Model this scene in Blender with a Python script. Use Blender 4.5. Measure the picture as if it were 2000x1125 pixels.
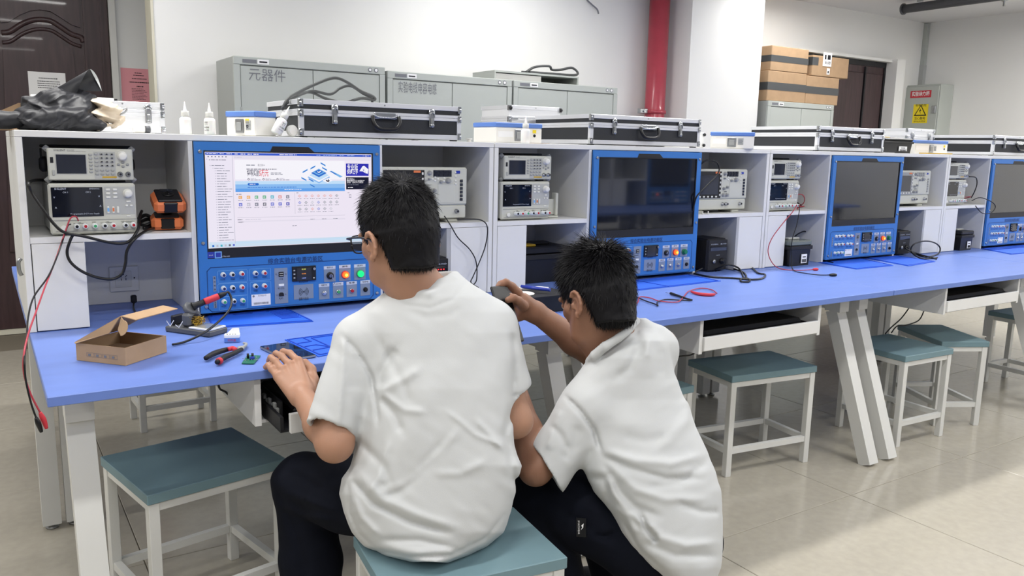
import bpy, math, random
import numpy as np
from mathutils import Vector, Matrix
random.seed(7); RNG = np.random.default_rng(7)
for o in list(bpy.data.objects): bpy.data.objects.remove(o)
SC = bpy.context.scene; COL = SC.collection
# ---------------------------------------------------------------- camera
CF, CPOS, CYAW, CPIT, CROL = 1595.8, np.array([-0.0838, -1.9381, 1.2939]), .5763, .1689, .022
_f = np.array([math.sin(CYAW)*math.cos(CPIT), math.cos(CYAW)*math.cos(CPIT), -math.sin(CPIT)])
_r = np.array([math.cos(CYAW), -math.sin(CYAW), 0.]); _u = np.cross(_r, _f)
CR = _r*math.cos(CROL)+_u*math.sin(CROL); CU = -_r*math.sin(CROL)+_u*math.cos(CROL)
cam = bpy.data.objects.new('camera', bpy.data.cameras.new('camera')); COL.objects.link(cam)
cam.data.sensor_width = 36; cam.data.lens = CF/2000*36; cam.data.clip_start = .05; cam.data.clip_end = 60
cam.matrix_world = Matrix(((CR[0], CU[0], -_f[0], CPOS[0]), (CR[1], CU[1], -_f[1], CPOS[1]), (CR[2], CU[2], -_f[2], CPOS[2]), (0, 0, 0, 1)))
SC.camera = cam
def ray(px, py): return _f+CR*(px-1000)/CF-CU*(py-562.5)/CF
def on(px, py, ax, val):            # where the sight line of a photo point meets a plane of the room
    d = ray(px, py); return CPOS+d*(val-CPOS[ax])/d[ax]
def PD(px, py, dep): return CPOS+ray(px, py)*dep
# ---------------------------------------------------------------- world, exposure
SC.view_settings.view_transform = 'Standard'; SC.view_settings.look = 'None'
SC.view_settings.exposure = EXPO = 0.0; SC.view_settings.gamma = 1
W = bpy.data.worlds.new('world'); SC.world = W; W.use_nodes = True
W.node_tree.nodes['Background'].inputs[0].default_value = (.85, .92, 1, 1); W.node_tree.nodes['Background'].inputs[1].default_value = .25
# ---------------------------------------------------------------- ceiling lamps (area lights just under each luminaire)
CEIL = 2.72
LAMPS = [(x, y) for y in (-4.5, -2.7, -.9, .88, 2.66) for x in (-2.6, .2, 3.0, 5.8, 8.0) if x < 7 or y < 1]  # rightmost column is added to brighten the right wall
for (x, y) in LAMPS:
    l = bpy.data.lights.new('ceiling_lamp', 'AREA'); l.shape = 'RECTANGLE'; l.size = 1.15; l.size_y = .14
    l.energy = {-4.5: 17, -2.7: 30, -.9: 24, .88: 35, 2.66: 15}[y]; l.color = (1, .985, .955)
    lo = bpy.data.objects.new('ceiling_lamp', l); COL.objects.link(lo); lo.location = (x, y, CEIL-.075)
# ---------------------------------------------------------------- helpers
def lin(c): return tuple(((v/255)/12.92 if v/255 <= .04045 else ((v/255+.055)/1.055)**2.4) for v in c)
MATS = {}
def mat(name, col, rough=.5, metal=0, emit=0, noise=0, nscale=8, bump=0, bscale=200, coat=0, spec=.5, alpha=1, ecol=None, stretch=None, trans=0, ior=1.45, sss=0):
    m = bpy.data.materials.new(name); m.use_nodes = True; nt = m.node_tree; b = nt.nodes['Principled BSDF']
    c = lin(col); b.inputs['Base Color'].default_value = (*c, 1); b.inputs['Roughness'].default_value = rough
    b.inputs['Metallic'].default_value = metal; b.inputs['Specular IOR Level'].default_value = spec
    b.inputs['Coat Weight'].default_value = coat; b.inputs['IOR'].default_value = ior
    if trans: b.inputs['Transmission Weight'].default_value = trans
    if alpha < 1: b.inputs['Alpha'].default_value = alpha
    if sss: b.inputs['Subsurface Weight'].default_value = sss; b.inputs['Subsurface Radius'].default_value = (.9, .4, .2); b.inputs['Subsurface Scale'].default_value = .01
    if emit: b.inputs['Emission Color'].default_value = (*lin(ecol or col), 1); b.inputs['Emission Strength'].default_value = emit
    if noise or bump:
        tc = nt.nodes.new('ShaderNodeTexCoord'); mp = nt.nodes.new('ShaderNodeMapping'); nt.links.new(tc.outputs['Object'], mp.inputs[0])
        if stretch: mp.inputs['Scale'].default_value = stretch
    if noise:
        n = nt.nodes.new('ShaderNodeTexNoise'); n.inputs['Scale'].default_value = nscale; n.inputs['Detail'].default_value = 6
        nt.links.new(mp.outputs[0], n.inputs[0])
        r = nt.nodes.new('ShaderNodeMapRange'); r.inputs[1].default_value = .3; r.inputs[2].default_value = .7; r.inputs[3].default_value = 1-noise; r.inputs[4].default_value = 1+noise
        nt.links.new(n.outputs[0], r.inputs[0])
        v = nt.nodes.new('ShaderNodeVectorMath'); v.operation = 'SCALE'; v.inputs[0].default_value = c; nt.links.new(r.outputs[0], v.inputs['Scale'])
        nt.links.new(v.outputs[0], b.inputs['Base Color'])
    if bump:
        n2 = nt.nodes.new('ShaderNodeTexNoise'); n2.inputs['Scale'].default_value = bscale; n2.inputs['Detail'].default_value = 4
        nt.links.new(mp.outputs[0], n2.inputs[0])
        bp = nt.nodes.new('ShaderNodeBump'); bp.inputs['Strength'].default_value = bump; bp.inputs['Distance'].default_value = .002
        nt.links.new(n2.outputs[0], bp.inputs['Height']); nt.links.new(bp.outputs[0], b.inputs['Normal'])
    MATS[name] = m; return m
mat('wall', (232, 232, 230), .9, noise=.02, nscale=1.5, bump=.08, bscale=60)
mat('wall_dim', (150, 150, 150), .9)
mat('ceil', (214, 214, 216), .95)
mat('beige', (214, 210, 192), .8)
mat('floor', (178, 172, 158), .16, noise=.05, nscale=30, spec=.5)
mat('grout', (120, 112, 98), .8)
mat('blue_top', (104, 130, 200), .4, noise=.05, nscale=5, stretch=(1, 4, 1), bump=.05, bscale=400)
mat('blue_edge', (92, 112, 188), .5)
mat('white_lam', (226, 226, 224), .45, noise=.012, nscale=9, bump=.02, bscale=500)
mat('grey_lam', (176, 177, 178), .6)
mat('white_metal', (216, 216, 212), .4, noise=.02)
mat('teal', (114, 142, 150), .5, noise=.03, nscale=12)
mat('cab', (178, 183, 178), .5, noise=.01)
mat('cab_side', (160, 163, 160), .5)
mat('dark', (22, 22, 26), .5)
mat('black', (14, 14, 17), .38)
mat('rubber', (20, 20, 23), .55)
mat('ink', (28, 28, 34), .8)
mat('inkgrey', (120, 122, 128), .8)
mat('brown', (62, 44, 46), .38, noise=.25, nscale=6, stretch=(8, 8, .7), coat=.15)
mat('card', (176, 146, 114), .85, noise=.05, nscale=20)
mat('cardin', (120, 96, 72), .9)
mat('tape', (66, 68, 70), .45)
mat('redpipe', (172, 62, 76), .32, noise=.06, nscale=14, coat=.2)
mat('pink', (232, 158, 166), .8)
mat('paper', (240, 240, 240), .8)
mat('chrome', (205, 208, 212), .18, 1, bump=.03, bscale=40)
mat('alu', (222, 223, 226), .36, .45, noise=.03)
mat('alu_side', (226, 227, 229), .4, .3)
mat('caseblk', (38, 40, 44), .6, bump=.2, bscale=300)
mat('cable', (18, 18, 20), .4)
mat('greycable', (72, 74, 74), .45)
mat('redcable', (172, 58, 72), .4)
mat('pipegrey', (84, 86, 90), .45)
mat('inst', (196, 197, 188), .45)
mat('inst2', (176, 178, 176), .5)
mat('instg', (150, 152, 152), .5)
mat('knob', (226, 226, 220), .35)
mat('btn', (168, 170, 168), .45)
mat('lcd', (34, 38, 50), .12, coat=.4)
mat('psudisp', (8, 11, 20), .06, coat=.2)
mat('console', (50, 116, 190), .45, noise=.02)
mat('console_line', (24, 58, 112), .5)
mat('console_lite', (120, 176, 232), .5)
mat('plate', (128, 142, 164), .45)
mat('platelt', (198, 206, 220), .5)
mat('glassblk', (20, 24, 34), .05, coat=.6, spec=.6)
mat('matb', (34, 94, 214), .55)
mat('matbd', (24, 70, 178), .55)
mat('orange', (222, 122, 74), .5)
mat('jackw', (232, 236, 236), .3); mat('jackk', (16, 20, 30), .4); mat('jackr', (176, 32, 44), .4); mat('jackg', (60, 160, 104), .4); mat('jackn', (30, 44, 96), .4)
mat('yellow', (238, 214, 40), .6); mat('yellowt', (196, 158, 40), .5)
mat('redlabel', (196, 52, 64), .6)
mat('boxw', (232, 230, 224), .5); mat('boxblue', (92, 130, 204), .5)
mat('bottle', (238, 238, 236), .35, alpha=1, sss=.3)
mat('pcb', (22, 104, 78), .35); mat('solder', (205, 208, 205), .3, .8)
mat('brass', (190, 158, 70), .3, .9)
mat('red_led', (255, 40, 50), .4, emit=6, ecol=(255, 30, 30))
mat('orange_lamp', (255, 90, 20), .3, emit=2.2, ecol=(255, 84, 22)); mat('orange_core', (255, 170, 70), .3, emit=2.2, ecol=(255, 168, 60))
mat('green_lamp', (20, 220, 110), .3, emit=1.2, ecol=(20, 220, 105)); mat('green_off', (24, 120, 84), .3)
mat('red_ring', (232, 60, 60), .35)
mat('lampglow', (255, 255, 255), .4, emit=6, ecol=(255, 252, 244))
mat('steel', (170, 172, 174), .3, .9)
mat('silverfab', (176, 180, 178), .4, .2)
mat('beigefab', (206, 192, 172), .75, bump=.2, bscale=500)
mat('blackfab', (24, 25, 31), .45, bump=.2, bscale=400)
mat('tubeblue', (44, 62, 160), .3)
def tag(o, label=None, cat=None, group=None, kind=None):
    if label: o['label'] = label
    if cat: o['category'] = cat
    if group: o['group'] = group
    if kind: o['kind'] = kind
    return o
def thing(name, label, cat, loc=(0, 0, 0), rz=0, group=None):
    o = bpy.data.objects.new(name, None); COL.objects.link(o); o.location = loc; o.rotation_euler = (0, 0, rz); o.empty_display_size = .05
    return tag(o, label, cat, group)
class MB:
    def __init__(s, M=None): s.v = []; s.f = []; s.mi = []; s.sm = []; s.M = M or Matrix()
    def add(s, vs, fs, m=0, smooth=False):
        k = len(s.v); s.v += [tuple(s.M @ Vector(p)) for p in vs]
        for f in fs: s.f.append([k+i for i in f]); s.mi.append(m); s.sm.append(smooth)
        return s
    def box(s, x0, y0, z0, x1, y1, z1, m=0, bev=0):
        if x0 > x1: x0, x1 = x1, x0
        if y0 > y1: y0, y1 = y1, y0
        if z0 > z1: z0, z1 = z1, z0
        if not bev:
            return s.add([(x0, y0, z0), (x1, y0, z0), (x1, y1, z0), (x0, y1, z0), (x0, y0, z1), (x1, y0, z1), (x1, y1, z1), (x0, y1, z1)],
                  [(3, 2, 1, 0), (4, 5, 6, 7), (0, 1, 5, 4), (1, 2, 6, 5), (2, 3, 7, 6), (3, 0, 4, 7)], m)
        b = min(bev, (x1-x0)/2.01, (y1-y0)/2.01, (z1-z0)/2.01); vs = []; ix = {}
        for i, X in enumerate((x0, x1)):
            for j, Y in enumerate((y0, y1)):
                for k, Z in enumerate((z0, z1)):
                    sx, sy, sz = (1, -1)[i], (1, -1)[j], (1, -1)[k]
                    for a in range(3):
                        p = [X+sx*b, Y+sy*b, Z+sz*b]; p[a] = (X, Y, Z)[a]; ix[(i, j, k, a)] = len(vs); vs.append(tuple(p))
        F = []
        for a in range(3):
            o1, o2 = [q for q in range(3) if q != a]
            for side in (0, 1):
                q = []
                for (p1, p2) in ((0, 0), (1, 0), (1, 1), (0, 1)):
                    t = [0, 0, 0]; t[a] = side; t[o1] = p1; t[o2] = p2; q.append(ix[(*t, a)])
                if (side == 0) != (a == 1): q = q[::-1]
                F.append(tuple(q))
        for a in range(3):                       # edges along axis a
            o1, o2 = [q for q in range(3) if q != a]
            for p1 in (0, 1):
                for p2 in (0, 1):
                    A = [0, 0, 0]; A[o1] = p1; A[o2] = p2; B = list(A); B[a] = 1
                    q = (ix[(*A, o1)], ix[(*B, o1)], ix[(*B, o2)], ix[(*A, o2)])
                    if ((p1 == p2) == (a != 1)): q = q
                    else: q = q[::-1]
                    F.append(q)
        for i in (0, 1):
            for j in (0, 1):
                for k in (0, 1):
                    q = (ix[(i, j, k, 0)], ix[(i, j, k, 1)], ix[(i, j, k, 2)])
                    F.append(q if (i+j+k) % 2 else q[::-1])
        return s.add(vs, F, m)
    def lathe(s, o, ax, prof, n=16, m=0, smooth=True, caps=True):
        ax = Vector(ax).normalized(); t = Vector((1, 0, 0)) if abs(ax.x) < .9 else Vector((0, 1, 0)); u = ax.cross(t).normalized(); w = ax.cross(u); o = Vector(o)
        vs = []; fs = []
        for (r, h) in prof:
            for i in range(n):
                a = 2*math.pi*i/n; vs.append(tuple(o+ax*h+(u*math.cos(a)+w*math.sin(a))*r))
        for j in range(len(prof)-1):
            for i in range(n): k = (i+1) % n; fs.append((j*n+i, j*n+k, (j+1)*n+k, (j+1)*n+i))
        s.add(vs, fs, m, smooth)
        if caps:
            k = len(s.v)-len(vs)
            s.f.append([k+i for i in range(n)][::-1]); s.mi.append(m); s.sm.append(False)
            s.f.append([k+(len(prof)-1)*n+i for i in range(n)]); s.mi.append(m); s.sm.append(False)
        return s
    def cyl(s, p0, p1, r0, r1=None, n=12, m=0, smooth=True):
        p0 = Vector(p0); p1 = Vector(p1); d = p1-p0
        return s.lathe(p0, d, [(r0, 0), (r0 if r1 is None else r1, d.length)], n, m, smooth)
    def tube(s, pts, r, n=8, m=0, res=6, rf=None):
        P = spline(pts, res) if res > 1 else [Vector(p) for p in pts]
        vs = []; fs = []; prev = None
        for i, p in enumerate(P):
            t = (P[min(i+1, len(P)-1)]-P[max(i-1, 0)]); t = t.normalized() if t.length > 1e-9 else Vector((0, 0, 1))
            if prev is None: a = Vector((0, 0, 1)) if abs(t.z) < .9 else Vector((1, 0, 0)); u = t.cross(a).normalized()
            else: u = (prev-t*prev.dot(t)).normalized()
            prev = u; w = t.cross(u); rr = r if rf is None else r*rf(i/(len(P)-1))
            for k in range(n): a = 2*math.pi*k/n; vs.append(tuple(p+(u*math.cos(a)+w*math.sin(a))*rr))
        for i in range(len(P)-1):
            for k in range(n): q = (k+1) % n; fs.append((i*n+k, i*n+q, (i+1)*n+q, (i+1)*n+k))
        fs.append(tuple(range(n))[::-1]); fs.append(tuple((len(P)-1)*n+k for k in range(n)))
        return s.add(vs, fs, m, True)
    def bar(s, p0, p1, wx, wy, m=0, xdir=(1, 0, 0)):      # rectangular bar between two points
        p0 = Vector(p0); p1 = Vector(p1); t = (p1-p0).normalized(); u = Vector(xdir); u = (u-t*u.dot(t)).normalized(); w = t.cross(u)
        vs = [tuple(p+u*a*wx/2+w*b*wy/2) for p in (p0, p1) for a, b in ((-1, -1), (1, -1), (1, 1), (-1, 1))]
        return s.add(vs, [(3, 2, 1, 0), (4, 5, 6, 7), (0, 1, 5, 4), (1, 2, 6, 5), (2, 3, 7, 6), (3, 0, 4, 7)], m)
    def prism(s, poly, ax, h0, h1, m=0, smooth=False):   # poly in the two other axes, in order
        o1, o2 = [q for q in range(3) if q != ax]; n = len(poly); vs = []
        for h in (h0, h1):
            for (a, b) in poly: p = [0, 0, 0]; p[ax] = h; p[o1] = a; p[o2] = b; vs.append(tuple(p))
        fs = [tuple(range(n)), tuple(range(n, 2*n))[::-1]]+[(i, n+i, n+(i+1) % n, (i+1) % n) for i in range(n)]
        return s.add(vs, fs, m, smooth)
    def sph(s, c, r, n=12, m=0, sc=(1, 1, 1)):
        vs = []; fs = []; k = n//2
        for j in range(1, k):
            t = math.pi*j/k
            for i in range(n): a = 2*math.pi*i/n; vs.append((c[0]+r*sc[0]*math.sin(t)*math.cos(a), c[1]+r*sc[1]*math.sin(t)*math.sin(a), c[2]+r*sc[2]*math.cos(t)))
        for j in range(k-2):
            for i in range(n): q = (i+1) % n; fs.append((j*n+i, (j+1)*n+i, (j+1)*n+q, j*n+q))
        a = len(vs); vs.append((c[0], c[1], c[2]+r*sc[2])); b = a+1; vs.append((c[0], c[1], c[2]-r*sc[2]))
        for i in range(n): q = (i+1) % n; fs.append((a, i, q)); fs.append((b, (k-2)*n+q, (k-2)*n+i))
        return s.add(vs, fs, m, True)
    def mesh(s, name, mats):
        me = bpy.data.meshes.new(name); me.from_pydata(s.v, [], s.f)
        for q in (mats if isinstance(mats, (list, tuple)) else [mats]): me.materials.append(MATS[q])
        me.polygons.foreach_set('material_index', s.mi); me.polygons.foreach_set('use_smooth', s.sm); me.update(); return me
    def build(s, name, mats, parent=None, label=None, kind=None):
        o = bpy.data.objects.new(name, s.mesh(name, mats)); COL.objects.link(o)
        if parent: o.parent = parent
        if label: o['label'] = label
        if kind: o['kind'] = kind
        return o
def spline(pts, res=6):
    P = [Vector(p) for p in pts]; out = []
    for i in range(len(P)-1):
        a, b, c, d = P[max(i-1, 0)], P[i], P[i+1], P[min(i+2, len(P)-1)]
        for k in range(res):
            t = k/res; out.append(.5*((2*b)+(c-a)*t+(2*a-5*b+4*c-d)*t*t+(3*b-a-3*c+d)*t**3))
    out.append(P[-1]); return out
def copy_tree(o, parent=None, **kw):
    c = o.copy(); COL.objects.link(c); c.parent = parent
    for ch in list(o.children): copy_tree(ch, c)
    for k, v in kw.items(): c[k] = v
    return c
def place(o, loc, rz=0): o.location = loc; o.rotation_euler = (0, 0, rz); return o
# lettering: every string becomes flat mesh, laid in the local x-z plane facing -y (or any matrix)
_tc = {}
def tmesh(s, size, bold=0):
    k = (s, size, bold)
    if k not in _tc:
        c = bpy.data.curves.new('t', 'FONT'); c.body = s; c.size = size; c.align_x = 'CENTER'; c.align_y = 'CENTER'; c.resolution_u = 1; c.offset = bold
        o = bpy.data.objects.new('t', c); COL.objects.link(o); bpy.context.view_layer.update()
        me = o.evaluated_get(bpy.context.evaluated_depsgraph_get()).to_mesh()
        _tc[k] = ([tuple(v.co) for v in me.vertices], [tuple(p.vertices) for p in me.polygons])
        bpy.data.objects.remove(o); bpy.data.curves.remove(c)
    return _tc[k]
FR = Matrix(((1, 0, 0), (0, 0, -1), (0, 1, 0))).to_4x4()          # text plane -> x-z wall plane facing -y
def put_text(mb, s, x, y, z, size, m=0, width=None, T=None, bold=0):
    vs, fs = tmesh(s, size, bold)
    if not vs: return
    w = max(v[0] for v in vs)-min(v[0] for v in vs); k = (width/w) if width and w > 0 else 1
    M = Matrix.Translation((x, y, z)) @ (T or FR) @ Matrix.Diagonal((k, 1, 1, 1))
    mb.add([tuple(M @ Vector(v)) for v in vs], fs, m)
# ================================================================ THE SETTING
def struct(name, mb, mats): o = mb.build(name, mats); o['kind'] = 'structure'; return o
YB, YL, XR, XL, YF = 3.35, 4.4, 8.6, -4.2, -6.2
fl = struct('floor', MB().box(XL, YF, -.08, XR, YL, -.004), 'grout')
T = .8; tm = MB().box(.0015, .0015, -.012, T-.0015, T-.0015, 0, bev=.0012).mesh('tile', 'floor')
x0s = [-.54+T*i for i in range(-4, 12)]; y0s = [-.155+T*j for j in range(-3, 6)]
for x in x0s:
    for y in y0s:
        if -3 < x < XR-T-.02 and y+T < YL:
            t = bpy.data.objects.new('tile', tm); COL.objects.link(t); t.parent = fl; t.location = (x, y, 0)
struct('ceiling', MB().box(XL, YF, CEIL, XR, YL, CEIL+.1), 'ceil')
struct('wall_back', MB().box(.83, YB, 0, XR, YB+.16, CEIL), 'wall')
struct('wall_far_left', MB().box(XL, YL, 0, .80, YL+.1, CEIL).box(.80, YL, 0, 1.4, YL+.1, CEIL), 'wall')
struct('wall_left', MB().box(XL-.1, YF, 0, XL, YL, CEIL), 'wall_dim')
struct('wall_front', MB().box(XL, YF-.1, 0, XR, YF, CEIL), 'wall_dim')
struct('wall_right', MB().box(XR, YF, 0, XR+.1, YL, CEIL), 'wall')
struct('column', MB().box(4.76, 2.98, 0, 5.6, YB-.001, CEIL), 'wall')
struct('trim_1', MB().box(.815, YB-.01, 0, .829, YB+.17, CEIL), 'beige')
struct('baseboard_back', MB().box(.84, YB-.012, 0, 4.75, YB-.001, .1), 'grey_lam')
struct('baseboard_left', MB().box(XL, YL-.012, 0, -.5, YL-.001, .1), 'grey_lam')
# luminaires
for (x, y) in LAMPS:
    t = thing('ceiling_light', 'slim white ceiling light, %s from the back wall, %s from the left' % (['fifth row', 'fourth row', 'third row', 'second row', 'first row'][(-4.5, -2.7, -.9, .88, 2.66).index(y)], ['first', 'second', 'third', 'fourth', 'fifth'][(-2.6, .2, 3.0, 5.8, 8.0).index(x)]), 'light', (x, y, CEIL), 0, 'ceiling lights')
    MB().box(-.62, -.09, -.06, .62, .09, -.0005, bev=.01).build('housing', 'white_metal', t)
# ---- brown door far left (wall y = YL)
def dl(px, py): p = on(px, py, 1, YL); return p[0], p[2]
dx1 = dl(207, 0)[0]+.0; dx0 = dx1-1.02
d1 = MB().box(dx0, YL-.035, .03, dx1, YL-.002, 2.5, bev=.003).build('door_1', 'brown'); d1['kind'] = 'structure'
MB().box(dx1+.004, YL-.05, .0, dx1+.045, YL-.001, 2.6).build('door_frame', 'white_metal', d1)
arch = [dl(px, py) for px, py in ((4, 84), (20, 82), (42, 68), (62, 60), (80, 58), (100, 61), (120, 73), (140, 86), (158, 92))]
ax0 = dl(-60, 90)[0]
poly = [(x, z) for x, z in arch]
mir = [(2*arch[0][0]-0-x, z) for x, z in arch[::-1]]
def ribbon(y, pts, off, r, m='brown'):
    return MB().tube([(x, y, z+off) for x, z in pts], r, 8, 0, 4)
ribbon(YL-.036, arch+[(arch[-1][0]+.012, arch[-1][1]-.03)], .06, .017).build('moulding', 'brown', d1)
ribbon(YL-.036, arch, .0, .012).build('moulding', 'brown', d1)
bot = .55
panel = [(x-.0, z-.045) for x, z in arch[:-1]]+[(arch[-1][0]-.02, .55), (arch[0][0]-.05, .55)]
MB().prism(panel, 1, YL-.052, YL-.034).build('raised_panel', 'brown', d1)
MB().prism([(x, z+.12) for x, z in arch]+[(arch[-1][0], 2.38), (arch[0][0]-.05, 2.38)][::1], 1, YL-.05, YL-.034).build('raised_panel', 'brown', d1)
MB().box(arch[-1][0]+.018, YL-.05, .5, arch[-1][0]+.03, YL-.034, 2.4).box(dx1-.05, YL-.045, .04, dx1-.035, YL-.034, 2.48).build('moulding', 'brown', d1)
MB().box(dx0-.05, YL-.07, 0.0, dx1+.05, YL-.001, .028).build('threshold', 'beige', d1)
def sheet(name, label, quad, y, col, lines, cat='notice', ink='ink', hold=True):
    x0, x1, z0, z1 = quad
    t = thing(name, label, cat, ((x0+x1)/2, y, z0)); w = (x1-x0)/2; h = z1-z0
    MB().box(-w, -.001, 0, w, 0, h).build('sheet', col, t)
    mb = MB()
    for (a, b, zz, th) in lines:
        n = int((b-a)/.03)+1; x = a
        while x < b: l = random.uniform(.012, .05); mb.box(-w+2*w*x, -.0022, h*zz, -w+2*w*min(b, x+l), -.0012, h*(zz+th)); x += l+.012
    mb.build('printing', ink, t); return t
a = dl(53, 140); b = dl(130, 205)
sheet('notice_sheet', 'white printed notice sheet taped to the dark brown door', (a[0], b[0], b[1]-.03, a[1]), YL-.053, 'paper',
   [(.28, .78, .82, .025)]+[(.24, .84, .74-.06*i, .02) for i in range(4)]+[(.3, .7, .44, .035), (.25, .8, .3, .02), (.25, .8, .22, .02)])
a = on(235, 132, 1, YL); b = on(309, 202, 1, YL)
sheet('notice_sheet', 'pink printed notice sheet on the white wall right of the brown door', (a[0], b[0]-.0, b[2], a[2]), YL-.002, 'pink',
   [(.38, .58, .86, .02), (.34, .64, .79, .02), (.3, .7, .69, .025), (.22, .8, .58, .03), (.42, .6, .46, .03)]+[(.28, .6+.05*(i % 3), .4-.045*i, .012) for i in range(8)])
# ---- double door in the alcove
a = on(1600, 106, 1, YB+.0); b = on(1725, 124, 1, YB); c = on(1745, 122, 1, YB)
DX0, DX1, DZ = 6.45, float(b[0]), float(b[2])
# recess: reveal walls standing out of the back wall plane
d2 = MB().box(DX0, YB-.03, .02, DX1, YB-.004, DZ).build('door_2', 'brown'); d2['kind'] = 'structure'
xm = on(1673, 250, 1, YB)[0]
for (u0, u1) in ((DX0+.03, xm-.02), (xm+.02, DX1-.05)):
    MB().box(u0, YB-.042, .3, u1, YB-.0305, DZ-.12, bev=.008).build('leaf_panel', 'brown', d2)
MB().box(xm-.008, YB-.05, .03, xm+.008, YB-.0305, DZ-.06).build('meeting_strip', 'dark', d2)
MB().box(DX0, YB-.04, DZ-.05, DX1, YB-.0305, DZ).box(DX1-.03, YB-.04, .03, DX1, YB-.0305, DZ-.05).build('door_frame', 'dark', d2)
struct('trim_2', MB().box(DX1+.001, YB-.16, 0, float(c[0])-.03, YB-.003, DZ+.03).box(DX0, YB-.10, DZ+.004, DX1+.001, YB-.003, DZ+.03), 'wall')
# ---- red riser pipe in the corner by the column
pc = on(1290, 0, 1, 3.2); pb = on(1277, 232, 1, 3.2)
t = thing('riser_pipe', 'thick glossy red fire riser pipe standing beside the white column', 'pipe', ((pc[0]+pb[0])/2, 3.2, 0))
r = .082
MB().cyl((0, 0, 0), (0, 0, CEIL), r, None, 28).build('pipe', 'redpipe', t)
zz = on(1277, 218, 1, 3.2)[2]
MB().lathe((0, 0, zz-.02), (0, 0, 1), [(r+.001, 0), (r+.012, .002), (r+.012, .03), (r+.001, .032)], 28).build('clamp', 'redpipe', t)
MB().box(-.17, -.02, zz-.02, -.09, .02, zz+.02, bev=.004).cyl((-.13, -.03, zz), (-.13, -.02, zz), .012).build('bracket', 'steel', t)
# ---- loose wire high on the back wall
w = [on(px, py, 1, YB-.03) for px, py in ((1146, -12), (1147, 0), (1155, 8), (1166, 18), (1169, 27))]
w[0][1] = YB
tag(MB().tube([tuple(p) for p in w], .006, 6).build('loose_wire', 'inkgrey'), 'short grey wire dangling from the bare white wall at the very top', 'wire')
# ---- distribution box, trunking and pipe on the right wall
a = on(1768, 167, 0, XR-.25); b = on(1838, 165, 0, XR-.25); zt = float(a[2])
ya, yb = float(b[1]), float(a[1])
t = thing('distribution_box', 'grey steel electrical box on the wall with a red label and a yellow warning', 'electrical box', (XR-.25, (ya+yb)/2, 0))
hw = (yb-ya)/2
MB().box(.012, -hw, 1.15, .249, hw, zt, bev=.006).build('cabinet', 'cab', t)
MB().box(0, -hw+.015, 1.17, .011, hw-.015, zt-.02, bev=.004).build('door', 'cab', t)
def dbp(px, py): p = on(px, py, 0, XR-.252); return p[1]-(ya+yb)/2, p[2]
SD = Matrix(((0, 0, -1), (-1, 0, 0), (0, 1, 0))).to_4x4()
y1, z1 = dbp(1779, 178); y2, z2 = dbp(1818, 190)
MB().box(-.003, y2, z2, -.0005, y1, z1).build('red_label', 'redlabel', t)
m = MB(); put_text(m, '实验动力箱', -.0042, (y1+y2)/2, (z1+z2)/2, .05, 0, abs(y1-y2)*.85, SD, .0008); m.build('lettering', 'paper', t)
y1, z1 = dbp(1785, 204); y2, z2 = dbp(1810, 240)
mb = MB().box(-.003, y2, z2, -.0005, y1, z1, 0); ym = (y1+y2)/2; hh = z1-z2
def tri(s, x, m): mb.prism([(ym-s, z2+hh*.38), (ym+s, z2+hh*.38), (ym, z2+hh*.38+s*1.65)], 0, x, x+.001, m)
tri(.07, -.0045, 1); 
mb.prism([(ym-.052, z2+hh*.38+.011), (ym+.052, z2+hh*.38+.011), (ym, z2+hh*.38+.1)], 0, -.0056, -.0046, 0)
mb.prism([(ym+.006, z2+hh*.38+.08), (ym-.01, z2+hh*.38+.05), (ym+.002, z2+hh*.38+.05), (ym-.004, z2+hh*.38+.02), (ym+.014, z2+hh*.38+.058), (ym+.003, z2+hh*.38+.058)], 0, -.0066, -.0057, 1)
put_text(mb, '有电危险', -.0042, ym, z1-hh*.07, .03, 1, .12, SD); put_text(mb, '当心触电', -.0042, ym, z2+hh*.24, .035, 1, .12, SD); put_text(mb, '非专业人员勿动', -.0042, ym, z2+hh*.08, .02, 1, .13, SD)
mb.build('warning_sign', ['yellow', 'ink'], t)
y1, z1 = dbp(1825, 212); MB().box(-.02, y1-.02, z1-.05, -.001, y1+.025, z1+.03, bev=.004).cyl((-.03, y1, z1), (-.02, y1, z1), .01).build('lock', 'steel', t)
a = on(1797, 165, 0, XR-.03); b = on(1805, 20, 0, XR-.03)
t = thing('cable_trunking', 'narrow grey metal trunking rising from the electrical box to the ceiling', 'trunking', (XR-.001, a[1], zt+.003))
MB().box(-.05, -.035, 0, 0, .035, .22).build('lower_section', 'inst2', t, 'darker lower section')
MB().box(-.045, -.03, .2201, 0, .03, CEIL-zt-.01).build('channel', 'cab', t)
a = on(1764, 18, 0, 7.25); b = on(1999, 0, 0, 7.25)
t = thing('ceiling_pipe', 'dark grey pipe hung under the ceiling at the far right', 'pipe', tuple(a))
d = Vector(b)-Vector(a); d.z = 0
MB().cyl((0, 0, 0), tuple(d*2.2), .04, None, 16).build('pipe', 'pipegrey', t)
MB().cyl(tuple(-d*.004), tuple(d*.01), .052, None, 16).build('flange', 'pipegrey', t)
k = d*.86
MB().cyl(tuple(k-d*.02), tuple(k+d*.02), .05, None, 16).cyl((k.x, k.y, -.09), (k.x, k.y, CEIL-a[2]-.002), .012).build('hanger', 'steel', t)
k = d*.15
MB().box(k.x-.02, k.y-.02, .045, k.x+.02, k.y+.02, CEIL-a[2]-.002).build('hanger', 'steel', t)

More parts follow.
